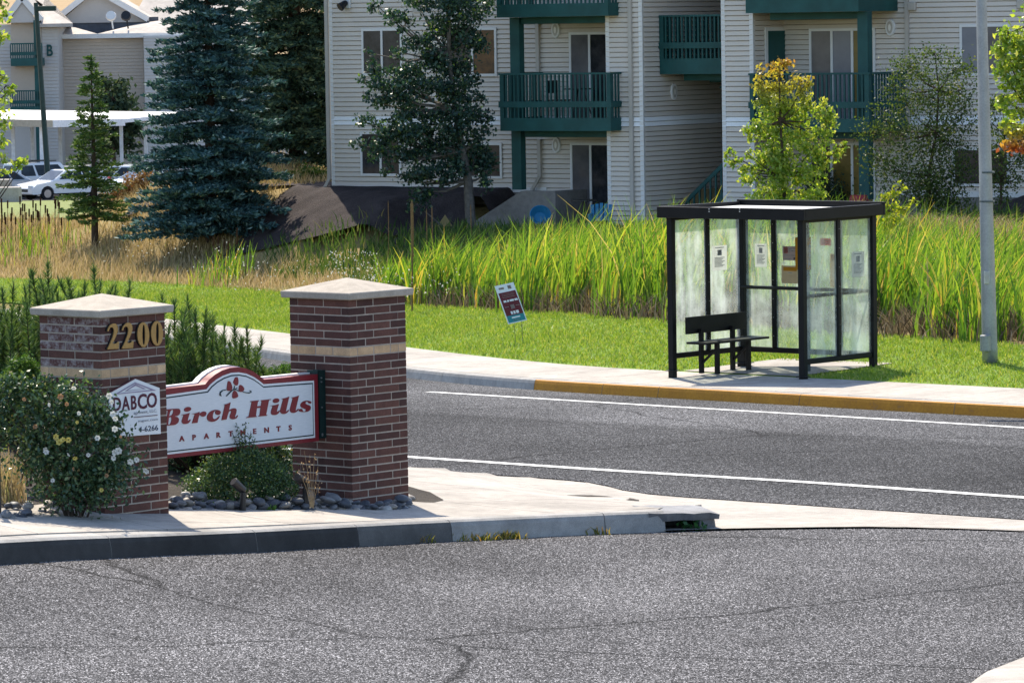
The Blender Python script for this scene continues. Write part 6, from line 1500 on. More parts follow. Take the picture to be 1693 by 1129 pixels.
# ================================================================== spruces
def spruce(base, H, rad, z0, per, step, mat, label, dens=1.0, taper=0.9, twig=0.14, tuft=(0.13, 0.035), droop=0.25, rise=0.15, seed=1, group=None, skirt=1.0):
    rg = np.random.default_rng(seed); root = empty('spruce_tree', base, 0, label, 'tree', group)
    b = MB(); b.tube([(0, 0, -0.2), (0.02, 0, H * 0.4), (0, 0, H * 0.98)], [H * 0.014 + 0.03, H * 0.009 + 0.02, 0.008], 8); b.build('trunk', M_BARK, root)
    tw = MB(); C = []; D = []; z = z0
    while z < H * 0.985:
        f = 1 - z / H; L0 = rad * f ** taper * (1 if z > z0 + 0.8 else skirt); m_ = max(3, int(per * (0.5 + 0.5 * f)))
        for i in range(m_):
            a = 2 * math.pi * (i + rg.uniform(-0.4, 0.4)) / m_ + z * 2.4; L = L0 * rg.uniform(0.62, 1.2); hd = np.array([math.cos(a), math.sin(a), 0]); sd = np.array([-math.sin(a), math.cos(a), 0])
            zz = z + rg.uniform(-step, step) * 0.5; k_ = max(3, int(L / twig * dens))
            def pt(t): return np.array([0, 0, zz]) + hd * L * t + np.array([0, 0, L * (rise * t - droop * t * t * 1.6 + 0.55 * droop * t ** 4 * 1.6)])
            if L > 0.5: tw.tube([pt(0.0), pt(0.4), pt(0.75)], [0.012 + 0.008 * L, 0.010 + 0.004 * L, 0.006], 3, False)
            for j in range(k_):
                t = 0.12 + 0.88 * (j + rg.uniform(0, 1)) / k_
                p = pt(min(t, 1)); tl = (0.16 + 0.34 * L * (1 - t) ** 0.8) * rg.uniform(0.6, 1.1)
                for sg in (-1, 1):
                    dv = hd * 0.75 + sd * sg * 0.8 + np.array([0, 0, -0.1 + rg.normal(0, 0.12)]); dv /= np.linalg.norm(dv); q_ = max(1, int(tl / (tuft[0] * 0.62)))
                    for w in range(q_): C.append(p + dv * tl * (w + 0.5) / q_); D.append(dv)
            for w in range(3): C.append(pt(1 - 0.04 * w)); D.append(hd + np.array([0, 0, 0.2]))
        z += step * (0.55 + 0.45 * f) * rg.uniform(0.8, 1.2)
    for w in range(14): C.append(np.array([0, 0, H - 0.03 * w])); D.append(np.array([0, 0, 1.0]))
    C = np.array(C); D = unit(np.array(D)); n = len(C); parts = []
    for k_ in range(3):
        parts.append(leaf_quads(C + rng.normal(0, tuft[0] * 0.16, (n, 3)), rng.uniform(0.7, 1.2, n) * tuft[0], tuft[1] * rng.uniform(0.7, 1.3, n), D + np.array([0, 0, 0.35]), 0.38))
    V, F = cat_np(parts); link('crown', me_np('crown', V, F), mat, root); tw.build('branches', M_BARK, root); print(label[:24], len(F)); return root
M_SPRB = leaf_mat('blue_spruce_needles', ((0, (0.022, 0.055, 0.058)), (0.5, (0.05, 0.12, 0.125)), (0.82, (0.11, 0.21, 0.21)), (1, (0.26, 0.37, 0.35))), 0.12, 0.6, 0.2, (1.0, 1.15, 0.6))
M_SPRG = leaf_mat('green_spruce_needles', ((0, (0.03, 0.07, 0.025)), (0.5, (0.07, 0.14, 0.045)), (0.85, (0.14, 0.23, 0.06)), (1, (0.22, 0.30, 0.09))), 0.25, 0.6, 0.2, (1.2, 1.15, 0.5))
M_SPRD = leaf_mat('dark_spruce_needles', ((0, (0.022, 0.05, 0.04)), (0.5, (0.05, 0.11, 0.085)), (0.85, (0.10, 0.18, 0.12)), (1, (0.20, 0.26, 0.14))), 0.2, 0.6, 0.2, (1.2, 1.15, 0.55))
def gbase(u, v, y): q = P(u, v, y); return Vector((q.x, y, tz(q.x, y)))
q = GT(157, 407, 0, 80, 130); y_ = q.y; print('young spruce', q); H_ = P(145, 92, y_).z - q.z
spruce(q, H_, 1.08, 0.7, 9, 0.21, M_SPRG, 'slender young green spruce standing alone in the dry field', 1.0, 0.8, 0.11, (0.12, 0.036), 0.35, 0.25, 3)
q = GT(350, 393, 0, 80, 130); y_ = q.y; print('blue spruce', q); spruce(q, 9.6, 2.15, 0.25, 13, 0.29, M_SPRB, 'big dense blue spruce in the left middle, branches down to the ground', 1.15, 0.7, 0.12, (0.17, 0.055), 0.22, 0.12, 5, 'large spruces beside the building')
y_ = 119.0; q = gbase(492, 360, y_); spruce(q, 13.5, 2.5, 0.5, 13, 0.28, M_SPRD, 'tall dark spruce behind the blue spruce at the building corner', 1.05, 0.6, 0.13, (0.19, 0.055), 0.34, 0.15, 9, 'large spruces beside the building', 0.9)

# ================================================================== broad-leaved trees
def broadleaf(base, blobs, y, leaf, nleaf, mat, label, trunk_px, r0_, name='tree', cat='tree', sub=9, sig=0.33, bark=None, depth=0.8, group=None, limb=0.35, D=(0, 0, -0.35), mats=None, stems=None):
    """blobs: (u, v, ru, rv, weight) clumps of the crown as seen in the photo, at distance y"""
    root = empty(name, base, 0, label, cat, group); bark = bark or M_BARK; base = Vector(base)
    tp = [P(u, v, y) - base for u, v in trunk_px]; tp[0] = Vector((tp[0].x, 0, -0.15)); b = MB(); n_ = len(tp)
    b.tube(tp, [r0_ * (1 - 0.85 * i / (n_ - 1)) for i in range(n_)], 8); b.build('trunk', bark, root)
    lb = MB(); Cs = []; tot = sum(bl[2] * bl[3] * (bl[4] if len(bl) > 4 else 1) for bl in blobs)
    for bl in blobs:
        u, v, ru, rv = bl[:4]; wt = bl[4] if len(bl) > 4 else 1
        c = P(u, v, y) - base; rx, rz = pxm(ru, y), pxm(rv, y); ry = max(rx, rz) * depth; c = c + Vector((0, random.uniform(-1, 1) * ry * 0.8, 0))
        tb = min(tp, key=lambda p: (p - c).length + max(0, p.z - c.z) * 1.5) if limb else None
        if tb is not None:
            mid = tb.lerp(c, 0.5) + Vector((0, 0, -0.1 * (c - tb).length)); lb.tube([tb, mid, c], [r0_ * limb, r0_ * limb * 0.6, r0_ * limb * 0.2], 5, False)
        nl = int(nleaf * ru * rv * wt / tot); m_ = max(2, sub)
        dirs = unit(rng.normal(size=(m_, 3))) * rng.uniform(0.35, 1.0, (m_, 1)) ** 0.6; sc = np.array([rx, ry, rz]); subc = np.array(c) + dirs * sc
        for q in subc[::2]: lb.tube([c, c.lerp(Vector(q), 0.55) + Vector((0, 0, 0.03)), Vector(q)], [r0_ * limb * 0.25 + 0.004, 0.005, 0.003], 4, False)
        i = rng.integers(0, m_, nl); Cs.append(subc[i] + rng.normal(size=(nl, 3)) * sc * sig)
    lb.build('limbs', bark, root)
    C = np.concatenate(Cs); n = len(C); V, F = leaf_quads(C, leaf * rng.uniform(0.7, 1.25, n), leaf * 0.62 * rng.uniform(0.7, 1.2, n), np.array(D), 0.8)
    me = me_np('crown', V, F); cr_o = link('crown', me, mat, root)
    return root
def maple_mat(name, zlo, zhi, top, amt=1.0):
    """leaf colour changes from green to autumn tones with height on the tree"""
    mt, t = new_mat(name); g = t.nodes.new('ShaderNodeNewGeometry')
    r1 = ramp(t, g.outputs['Random Per Island'], ((0, (0.12, 0.22, 0.03)), (0.4, (0.24, 0.36, 0.055)), (0.8, (0.38, 0.46, 0.09)), (1, (0.52, 0.52, 0.16))))
    r2 = ramp(t, g.outputs['Random Per Island'], top); sx = t.nodes.new('ShaderNodeSeparateXYZ'); t.links.new(coords(t), sx.inputs[0])
    mr = N(t, 'ShaderNodeMapRange'); mr.inputs['From Min'].default_value = zlo; mr.inputs['From Max'].default_value = zhi; t.links.new(sx.outputs[2], mr.inputs['Value'])
    col = mix(t, mr.outputs[0], r1.outputs[0], r2.outputs[0]); b = principled(t, col, 0.42, 0.35); tr = t.nodes.new('ShaderNodeBsdfTranslucent')
    tc = mix(t, 1.0, col, (1.25, 1.2, 0.45), 'MULTIPLY'); t.links.new(tc, tr.inputs[0]); ms = t.nodes.new('ShaderNodeMixShader'); ms.inputs[0].default_value = 0.5
    t.links.new(b.outputs[0], ms.inputs[1]); t.links.new(tr.outputs[0], ms.inputs[2]); out(t, ms.outputs[0]); return mt
# young maple behind the shelter
y_ = 79.0; base = gbase(1296, 470, y_); zr = lambda v: P(1296, v, y_).z - base.z
M_MAP = maple_mat('maple_turning', zr(185), zr(95), ((0, (0.34, 0.15, 0.05)), (0.5, (0.44, 0.27, 0.06)), (1, (0.42, 0.38, 0.08))))
bl = [(1287, 112, 20, 14), (1290, 135, 32, 18), (1260, 138, 18, 22), (1325, 148, 16, 20), (1265, 165, 22, 20), (1295, 170, 34, 24), (1330, 172, 14, 18), (1360, 190, 20, 20), (1368, 212, 16, 16), (1258, 205, 22, 16), (1240, 220, 12, 12), (1290, 205, 36, 22), (1325, 215, 36, 26), (1275, 235, 40, 24), (1350, 238, 26, 20), (1312, 255, 46, 26), (1206, 252, 9, 11), (1216, 268, 13, 9), (1238, 256, 7, 9), (1232, 282, 16, 10), (1262, 272, 22, 16), (1385, 250, 15, 10), (1396, 243, 8, 7), (1365, 266, 18, 11), (1255, 296, 24, 14), (1290, 292, 34, 22), (1330, 286, 32, 20), (1270, 318, 30, 18), (1312, 318, 36, 22), (1345, 325, 20, 14), (1290, 345, 40, 18), (1255, 352, 18, 14), (1330, 352, 24, 14), (1300, 385, 34, 24), (1285, 420, 26, 18)]
broadleaf(base, bl, y_, 0.085, 8600, M_MAP, 'young maple with yellow-green leaves and orange top behind the bus shelter', [(1297, 480), (1298, 380), (1296, 290), (1290, 200), (1288, 110)], 0.055, 'maple_tree', sub=7, sig=0.27, depth=0.7)
# dark tree against the left facade
y_ = 104.0; base = gbase(779, 345, y_); M_DRK = leaf_mat('dark_plum_leaf', ((0, (0.014, 0.038, 0.032)), (0.5, (0.028, 0.068, 0.052)), (0.9, (0.055, 0.11, 0.07)), (0.985, (0.11, 0.17, 0.06)), (1, (0.28, 0.38, 0.07))), 0.3, 0.4, 0.4, (1.1, 1.2, 0.5))
bl = [(740, -60, 60, 30), (700, -25, 50, 25), (770, -15, 50, 30), (690, 5, 30, 12, .6), (625, 12, 16, 12, .5), (650, 30, 22, 12, .7), (670, 42, 18, 12, .7), (745, 20, 45, 26), (790, 20, 20, 20, .6), (730, 60, 44, 26), (775, 62, 30, 26), (690, 78, 30, 16, .8), (660, 86, 16, 10, .5), (745, 100, 44, 24), (700, 108, 34, 22), (628, 112, 24, 14, .7), (655, 128, 26, 14, .8), (610, 88, 10, 8, .3), (630, 140, 24, 14, .8), (600, 130, 12, 10, .4), (690, 148, 44, 24), (750, 145, 40, 24), (650, 165, 30, 18), (700, 185, 46, 24), (755, 190, 36, 26), (795, 190, 22, 14, .8), (785, 165, 16, 14, .6), (612, 165, 10, 14, .4), (600, 200, 18, 14, .6), (640, 212, 34, 22), (700, 222, 44, 26), (760, 228, 40, 26), (805, 215, 14, 10, .4), (596, 240, 14, 12, .5), (625, 250, 22, 18, .8), (670, 258, 34, 22), (730, 262, 40, 24), (785, 262, 32, 24), (690, 290, 34, 18), (750, 290, 32, 20), (800, 290, 20, 22, .8), (640, 282, 14, 12, .4), (700, 318, 22, 16, .7), (690, 338, 18, 12, .6)]
broadleaf(base, bl, y_, 0.105, 22000, M_DRK, 'dark green leafy tree in front of the left part of the apartment building', [(779, 350), (774, 300), (765, 250), (752, 180), (742, 90), (738, -60)], 0.13, 'shade_tree', sub=9, sig=0.26, bark=M_BARKG, depth=0.9)
# airy shrubs by the right part of the facade
y_ = 96.0; base = gbase(1540, 345, y_); M_AIRY = leaf_mat('airy_leaf', ((0, (0.03, 0.06, 0.02)), (0.5, (0.065, 0.11, 0.03)), (0.9, (0.12, 0.17, 0.05)), (1, (0.20, 0.20, 0.07))), 0.4, 0.5, 0.25, (1.15, 1.15, 0.5))
bl = [(1545, 92, 28, 14), (1505, 112, 34, 18), (1572, 118, 30, 20), (1535, 128, 36, 18), (1480, 142, 24, 14, .7), (1590, 150, 26, 22), (1548, 165, 44, 20), (1500, 172, 40, 18), (1590, 195, 30, 26), (1535, 200, 44, 22), (1462, 200, 30, 16), (1445, 222, 24, 14), (1485, 225, 32, 18), (1570, 240, 40, 28), (1520, 245, 36, 24), (1450, 262, 26, 22, .8), (1480, 285, 34, 26), (1540, 285, 44, 28, 1.6), (1590, 290, 26, 26, .8), (1540, 315, 36, 22, 2.2), (1495, 325, 28, 18), (1560, 335, 30, 14, 1.8)]
broadleaf(base, bl, y_, 0.068, 12000, M_AIRY, 'airy grey-green shrub tree in the shade by the right balcony', [(1540, 350), (1535, 290), (1548, 220), (1552, 150), (1545, 85)], 0.05, 'shrub_tree', sub=9, sig=0.45, depth=0.8, bark=M_BARK, limb=0.45)
y_ = 95.0; base = gbase(1655, 345, y_); bl = [(1655, 175, 22, 16), (1640, 205, 18, 14), (1670, 215, 24, 18), (1655, 245, 26, 20), (1680, 262, 24, 18), (1645, 282, 20, 16), (1668, 300, 22, 16), (1690, 235, 20, 20), (1655, 325, 16, 12)]
broadleaf(base, bl, y_, 0.07, 2600, M_AIRY, 'thin shaded sapling right of the light pole against the facade', [(1655, 350), (1655, 290), (1662, 220), (1655, 160)], 0.035, 'sapling', sub=8, sig=0.45, depth=0.8, limb=0.5)
# sapling right behind the shelter roof
M_LIME = leaf_mat('lime_leaf', ((0, (0.20, 0.28, 0.025)), (0.5, (0.33, 0.40, 0.04)), (1, (0.46, 0.46, 0.09))), 0.55, 0.45, 0.25, (1.2, 1.15, 0.4))
y_ = 77.0; base = gbase(1462, 455, y_); bl = [(1490, 308, 7, 6), (1480, 318, 8, 7), (1466, 328, 10, 8), (1478, 340, 9, 9), (1506, 336, 7, 6), (1496, 348, 9, 7), (1458, 348, 12, 10), (1480, 362, 14, 9), (1462, 372, 16, 11), (1446, 365, 9, 10), (1490, 375, 7, 6), (1458, 392, 14, 9), (1450, 410, 10, 10)]
broadleaf(base, bl, y_, 0.085, 560, M_LIME, 'small bright lime-green sapling just right of the shelter roof', [(1462, 460), (1462, 400), (1468, 350), (1488, 310)], 0.018, 'sapling', sub=5, sig=0.42, depth=0.6, limb=0.6)
# maple at the right edge
y_ = 66.0; base = gbase(1740, 590, y_); zr2_ = lambda v: P(1700, v, y_).z - base.z
M_MAP2 = maple_mat('maple_lower_red', zr2_(205), zr2_(250), ((0, (0.32, 0.07, 0.03)), (0.6, (0.42, 0.10, 0.05)), (1, (0.45, 0.2, 0.06))))
bl = [(1668, 55, 16, 12), (1690, 70, 24, 14), (1655, 80, 13, 12), (1672, 100, 22, 16), (1700, 110, 26, 20), (1655, 120, 12, 12), (1668, 140, 20, 14), (1690, 150, 24, 18), (1658, 160, 12, 10), (1680, 180, 24, 14), (1672, 205, 14, 10), (1688, 222, 18, 12), (1675, 238, 16, 10), (1695, 245, 14, 10), (1720, 60, 40, 40), (1740, 130, 50, 60), (1730, 20, 40, 30)]
broadleaf(base, bl, y_, 0.095, 4200, M_MAP2, 'sunlit maple with reddening low leaves at the right edge of the view', [(1740, 600), (1738, 400), (1732, 200), (1725, 20)], 0.06, 'maple_tree', sub=7, sig=0.38, depth=0.7)
# maple reaching in at the left edge
y_ = 58.0; base = gbase(-80, 560, y_); M_MAP3 = maple_mat('maple_left', 90, 100, ((0, (0.3, 0.3, 0.05)), (1, (0.4, 0.4, 0.08))))
bl = [(2, 10, 12, 12), (-6, 60, 20, 20), (3, 28, 14, 9), (0, 125, 12, 12), (8, 145, 14, 10), (2, 165, 12, 9), (18, 148, 6, 6), (-4, 210, 14, 14), (2, 240, 10, 9), (4, 262, 9, 8), (22, 270, 20, 7), (42, 266, 9, 6), (30, 276, 12, 5), (5, 285, 9, 6), (-30, 100, 30, 50), (-40, 200, 40, 50), (-60, 20, 40, 50)]
broadleaf(base, bl, y_, 0.085, 1500, M_MAP3, 'sunlit maple twigs reaching in at the left edge of the view', [(-80, 600), (-75, 400), (-60, 200), (-50, 0)], 0.05, 'maple_tree', sub=6, sig=0.36, depth=0.6)
# shrubs by block B and by the lot
M_DKSH = leaf_mat('far_shrub_leaf', ((0, (0.02, 0.04, 0.025)), (0.6, (0.045, 0.075, 0.045)), (1, (0.09, 0.12, 0.06))), 0.2, 0.7, 0.1)
y_ = 250.0; base = gbase(190, 300, y_); broadleaf(base, [(170, 140, 14, 14), (195, 150, 18, 16), (182, 170, 26, 18), (205, 178, 20, 18), (170, 195, 24, 16), (200, 200, 26, 16), (215, 225, 30, 24), (180, 230, 24, 24)], y_, 0.35, 2600, M_DKSH, 'dark rounded tree in front of the tan wall of block B', [(190, 320), (188, 240), (185, 160)], 0.15, 'shade_tree', sub=7, sig=0.4)
M_RUST = leaf_mat('rust_shrub_leaf', ((0, (0.12, 0.05, 0.02)), (0.5, (0.26, 0.14, 0.06)), (1, (0.36, 0.27, 0.12))), 0.3, 0.7, 0.1, (1.1, 1, .6))
y_ = 150.0; base = gbase(215, 345, y_); broadleaf(base, [(200, 318, 14, 12), (222, 308, 18, 14), (240, 300, 14, 12), (225, 325, 22, 10), (250, 318, 16, 12), (180, 330, 14, 7)], y_, 0.12, 2200, M_RUST, 'rusty brown low shrub beside the lot, left of the blue spruce', [(218, 350), (220, 330), (225, 315)], 0.05, 'shrub', 'shrub', sub=8, sig=0.45)
y_ = 114.0; base = Vector((P(510, 330, y_).x, y_, P(510, 318, y_).z)); broadleaf(base, [(490, 292, 16, 12), (512, 285, 16, 10), (530, 290, 10, 10), (500, 305, 20, 10)], y_, 0.09, 1300, M_WEED, 'yellow-green low shrub between the tall spruce and the building corner', [(508, 330), (506, 310), (508, 295)], 0.04, 'shrub', 'shrub', sub=7, sig=0.45)
_q = GT(320, 388, 0, 70, 140); y_ = _q.y; base = _q; broadleaf(base, [(318, 345, 10, 9), (322, 362, 12, 10), (312, 378, 12, 8)], y_, 0.06, 500, M_WEED, 'small pale bush at the foot of the blue spruce', [(320, 392), (320, 370), (318, 350)], 0.02, 'shrub', 'shrub', sub=6, sig=0.45)
y_ = 101.5; base = gbase(1345, 380, y_); broadleaf(base, [(1345, 290, 22, 20), (1365, 310, 26, 22), (1385, 325, 20, 18), (1340, 330, 24, 18), (1370, 340, 26, 14)], y_, 0.07, 2400, M_DKSH, 'dark upright evergreen bush under the right balcony', [(1355, 380), (1356, 330), (1352, 285)], 0.04, 'shrub', 'shrub', sub=9, sig=0.4)
# dried mullein stalks standing in front of the mulch bank
M_STALK = plain('dry_stalk', (0.20, 0.12, 0.06), 0.9, 0.1, var=0.3, scale=40)
for u, v0, v1, y_, r_, lab in ((682, 332, 400, 84, 0.030, 'thick brown dried stalk rising above the reeds left of the retaining wall'), (706, 345, 385, 92, 0.010, 'thin dry stalk just right of the thick brown stalk'), (715, 340, 385, 92, 0.012, 'thin dry stalk second right of the thick brown stalk'), (779, 338, 375, 92, 0.010, 'thin dry stalk below the trunk of the dark tree'), (643, 332, 388, 93, 0.008, 'thin grey stalk left of the thick brown stalk')):
    a, b_ = P(u - 2, v1 + 40, y_), P(u, v0, y_); zt0 = tz(a.x, y_); rt = empty('dry_stalk', (a.x, y_, zt0), 0, lab, 'plant', 'dry stalks in front of the building')
    b = MB(); hq = b_.z - zt0; b.tube([(0, 0, -0.05), (0.02, 0, hq * 0.45)], [r_ * 0.6, r_ * 0.55], 6, False); b.build('stem', M_STALK, rt)
    b = MB(); b.tube([(0.02, 0, hq * 0.45), (0.03, 0, hq * 0.7), (0.03, 0, hq * 0.97), (0.03, 0, hq)], [r_ * 0.6, r_, r_ * 0.95, r_ * 0.3], 7); b.build('seed_spike', M_STALK, rt)

# ================================================================== planting around the pillars
def bedz(x, y): return float(np.ravel(zd(x, y))[0] + bed_h(x, y)[0])
M_MUGO = leaf_mat('mugo_needles', ((0, (0.03, 0.075, 0.022)), (0.5, (0.08, 0.155, 0.045)), (0.85, (0.16, 0.24, 0.06)), (1, (0.26, 0.33, 0.10))), 0.25, 0.5, 0.3, (1.2, 1.15, 0.5))
def mugo(y, tips, ubase, label, extra=40, seed=2):
    rg = np.random.default_rng(seed); bb = P(ubase, 640, y); base = Vector((bb.x, y, bedz(bb.x, y) - 0.03)); root = empty('mugo_pine', base, 0, label, 'shrub', 'mugo pines behind the entrance sign')
    st_ = MB(); C = []; D = []
    us = [t[0] for t in tips]; sh = [(u, v, 1.0) for u, v in tips]
    for i in range(extra):
        k = rg.integers(0, len(tips)); u, v = tips[k]; sh.append((u + rg.normal(0, 24), v + abs(rg.normal(0, 1)) * 55 + 22, rg.uniform(0.7, 1.0)))
    for u, v, f in sh:
        yq_ = y + rg.uniform(-0.7, 0.7); tp = P(u, min(v, 650), yq_) - base; tp = np.array(tp)
        if tp[2] < 0.15: continue
        L = min(rg.uniform(0.4, 0.75), tp[2] * 0.9); dn = np.array([-tp[0] * 0.2 + rg.normal(0, 0.22 if f < 0.999 else 0.08), rg.normal(0, 0.18), -1.0]); dn /= np.linalg.norm(dn); p0_ = tp + dn * L
        st_.tube([Vector((0.3 * p0_[0], 0.3 * p0_[1], 0.0)), Vector(p0_), Vector(tp)], [0.014, 0.009, 0.004], 4, False)
        n = int(520 * L); t = rg.uniform(0, 1, n) ** 0.85; c = tp + dn * (L * t)[:, None]; a = rg.uniform(0, 2 * math.pi, n)
        C.append(c); sp_ = np.interp(t, [0, 0.15, 1], [0.25, 0.9, 1.35]); D.append(np.stack([np.cos(a) * sp_, np.sin(a) * sp_, 1.0 - 0.25 * t], 1))
    C = np.concatenate(C); D = np.concatenate(D); n = len(C)
    V, F = leaf_tris(C, rng.uniform(0.055, 0.10, n), 0.010, D, 0.2); link('needles', me_np('needles', V, F), M_MUGO, root); st_.build('stems', M_BARK, root)
mugo(41.5, [(4, 478), (22, 468), (40, 500), (12, 520), (30, 540), (50, 452), (-10, 500), (60, 520), (-20, 540)], 15, 'mugo pine at the left edge behind the roses', 80, 2)
mugo(40.5, [(52, 448), (79, 434), (112, 462), (140, 470), (155, 443), (166, 470), (190, 480), (215, 466), (60, 490), (95, 490), (235, 500), (128, 490), (210, 500)], 140, 'mugo pine with upright candles behind the left brick pillar', 120, 3)
mugo(40.0, [(268, 488), (288, 500), (310, 490), (322, 520), (340, 512), (352, 540), (388, 536), (366, 560), (400, 560), (425, 585), (300, 530), (280, 540), (412, 575), (330, 560), (376, 590), (296, 560)], 335, 'mugo pine with upright candles between the two brick pillars', 190, 4)
def bush(y, ubase, vbase, blobs, leaf, n, mat, label, stems=10, sub=14, sig=0.3, aspect=0.6, name='shrub', shell=0.55, zoff=0.0, group=None, D=(0, -0.3, 0.2), ragged=0.12):
    q = P(ubase, vbase, y); base = Vector((q.x, y, bedz(q.x, y) + zoff)); root = empty(name, base, 0, label, 'shrub', group); C = []; tot = sum(b[2] * b[3] for b in blobs); sm = MB()
    for u, v, ru, rv in blobs:
        c = np.array(P(u, v, y) - base); rx, rz = pxm(ru, y), pxm(rv, y); sc = np.array([rx, max(rx, rz) * 0.9, rz]); m_ = int(n * ru * rv / tot)
        d = unit(rng.normal(size=(m_, 3))); r_ = rng.uniform(shell ** 3, 1, m_) ** (1 / 3); lump = 1 + ragged * (1.3 * np.sin(d[:, 0] * 7 + c[0] * 9) * np.sin(d[:, 2] * 8 + 1) + rng.normal(size=m_))
        pt = c + d * (r_ * lump)[:, None] * sc; C.append(pt[pt[:, 2] > -0.02])
        for k in range(max(1, stems // len(blobs))):
            dd = unit(rng.normal(size=3) * [1, 1, 0.6] + [0, 0, 0.5]); sm.tube([(rng.normal(0, 0.05), rng.normal(0, 0.05), 0), c * [0.6, 0.6, 0.6], c + dd * sc * 0.8], [0.012, 0.007, 0.003], 4, False)
    C = np.concatenate(C); k = len(C); V, F = leaf_quads(C, leaf * rng.uniform(0.6, 1.3, k), leaf * aspect * rng.uniform(0.6, 1.2, k), np.array(D), 0.8)
    link('foliage', me_np('foliage', V, F), mat, root); sm.build('stems', M_BARK, root); return root, base, C
# ---- rose bush
M_ROSE = leaf_mat('rose_leaf', ((0, (0.022, 0.055, 0.03)), (0.5, (0.055, 0.11, 0.05)), (0.82, (0.12, 0.19, 0.08)), (0.95, (0.20, 0.26, 0.10)), (1, (0.34, 0.24, 0.11))), 0.25, 0.35, 0.5, (1.2, 1.2, 0.5))
yr = 34.72
rose, rbase, RC = bush(yr, 125, 850, [(120, 690, 55, 50), (60, 690, 50, 55), (150, 690, 46, 46), (195, 755, 36, 44), (110, 760, 70, 60), (165, 785, 62, 48), (60, 750, 40, 50), (130, 815, 75, 32), (15, 660, 40, 35), (-15, 700, 40, 60), (45, 640, 24, 20), (75, 632, 16, 14), (20, 632, 18, 16), (185, 710, 22, 30), (100, 650, 40, 24)], 0.042, 12500, M_ROSE, 'dark leafy rose bush with white and yellow flowers in front of the left pillar', 24, sub=14, name='rose_bush', shell=0.15, ragged=0.27)
M_PETW = leaf_mat('white_petal', ((0, (0.62, 0.62, 0.58)), (1, (0.78, 0.77, 0.72))), 0.25, 0.6, 0.2, (1, 1, 0.95)); M_PETY = leaf_mat('yellow_petal', ((0, (0.60, 0.46, 0.10)), (1, (0.70, 0.62, 0.22))), 0.25, 0.6, 0.2, (1, 1, 0.7)); M_PETD = leaf_mat('faded_petal', ((0, (0.34, 0.17, 0.08)), (1, (0.48, 0.33, 0.2))), 0.25, 0.7, 0.1, (1, 0.9, 0.7))
def flower_mesh():
    V = []; F = []
    for ring, (rr_, tilt, m_) in enumerate(((0.020, 1.05, 4), (0.030, 0.7, 5), (0.036, 0.3, 6))):
        for k in range(m_):
            a = 2 * math.pi * k / m_ + ring; w = 0.55; c, s = math.cos, math.sin; n = len(V)
            def pp(r, da, h): return (r * c(a + da), -h, r * s(a + da))
            V += [pp(0.004, 0, 0.0), pp(rr_ * c(tilt) * 0.8 + 0.004, -w, rr_ * s(tilt) * 0.7), pp(rr_ * c(tilt) + 0.006, 0, rr_ * s(tilt)), pp(rr_ * c(tilt) * 0.8 + 0.004, w, rr_ * s(tilt) * 0.7)]; F.append((n, n + 1, n + 2, n + 3))
    return V, F
FV, FF = flower_mesh()
for mt_, lst in ((M_PETW, [(190, 748, 1.2), (196, 745, 1.3), (188, 757, 1.0), (216, 763, 1.2), (226, 760, 1.0), (242, 778, 1.25), (190, 709, 1.1), (161, 724, 1.0), (76, 747, 1.1), (75, 742, 0.9), (114, 751, 0.8), (146, 752, 0.8), (122, 641, 0.9), (180, 654, 1.1), (184, 665, 0.9), (187, 685, 1.2), (191, 692, 1.0), (131, 683, 0.8), (82, 669, 0.8), (87, 794, 0.8), (92, 725, 0.6)]),
                 (M_PETY, [(92, 722, 1.1), (98, 731, 1.2), (104, 727, 1.0), (113, 727, 1.05), (124, 757, 0.9), (168, 810, 0.8), (128, 698, 0.7)]), (M_PETD, [(100, 656, 1.1), (110, 668, 0.8), (58, 705, 0.9), (176, 786, 0.8), (122, 775, 0.7), (40, 660, 0.7), (200, 722, 0.6)])):
    me = bpy.data.meshes.new('flower'); me.from_pydata(FV, [], FF); me.materials.append(mt_)
    for u, v, sc in lst:
        yq_ = yr - 0.36 + 0.14 * abs(u - 120) / 120; q = P(u, v, yq_) - rbase; o = bpy.data.objects.new('flower', me); COL.objects.link(o); o.parent = rose; o.location = q; o.scale = (sc * 0.6,) * 3; o.rotation_euler = (random.uniform(-0.7, 0.3), random.uniform(0, 6), random.uniform(-0.6, 0.6))
# sunlit upper-left sprays of the roses
# ---- dome shrub below the sign with upright shoots
M_DOME = leaf_mat('dome_leaf', ((0, (0.022, 0.055, 0.03)), (0.5, (0.055, 0.115, 0.05)), (0.85, (0.11, 0.18, 0.06)), (1, (0.26, 0.30, 0.09))), 0.3, 0.4, 0.35, (1.25, 1.2, 0.5))
yd = GD(400, 834, 0.17).y + 0.0
dome, dbase, _ = bush(yd, 400, 832, [(400, 795, 82, 42), (400, 770, 60, 30), (345, 805, 42, 28), (455, 808, 38, 26)], 0.026, 14000, M_DOME, 'low rounded green shrub among the river stones under the sign', 16, sub=14, name='dome_shrub', shell=0.8)
parts = []; sm = MB()
for u0, v0, u1, v1 in ((398, 740, 391, 700), (405, 742, 406, 698), (395, 745, 384, 715), (410, 745, 415, 712), (402, 740, 399, 722), (415, 748, 421, 726), (388, 748, 379, 728)):
    a, b_ = P(u0, v0, yd) - dbase, P(u1, v1, yd - 0.05) - dbase; sm.tube([a, b_], [0.004, 0.002], 4, False); m_ = 34; t = rng.uniform(0, 1, m_); parts.append(leaf_quads(np.array(a) + (np.array(b_) - np.array(a)) * t[:, None] + rng.normal(0, 0.014, (m_, 3)), 0.026, 0.013))
V, F = cat_np(parts); link('shoot_leaves', me_np('shoot_leaves', V, F), M_DOME, dome); sm.build('shoots', M_BARK, dome)
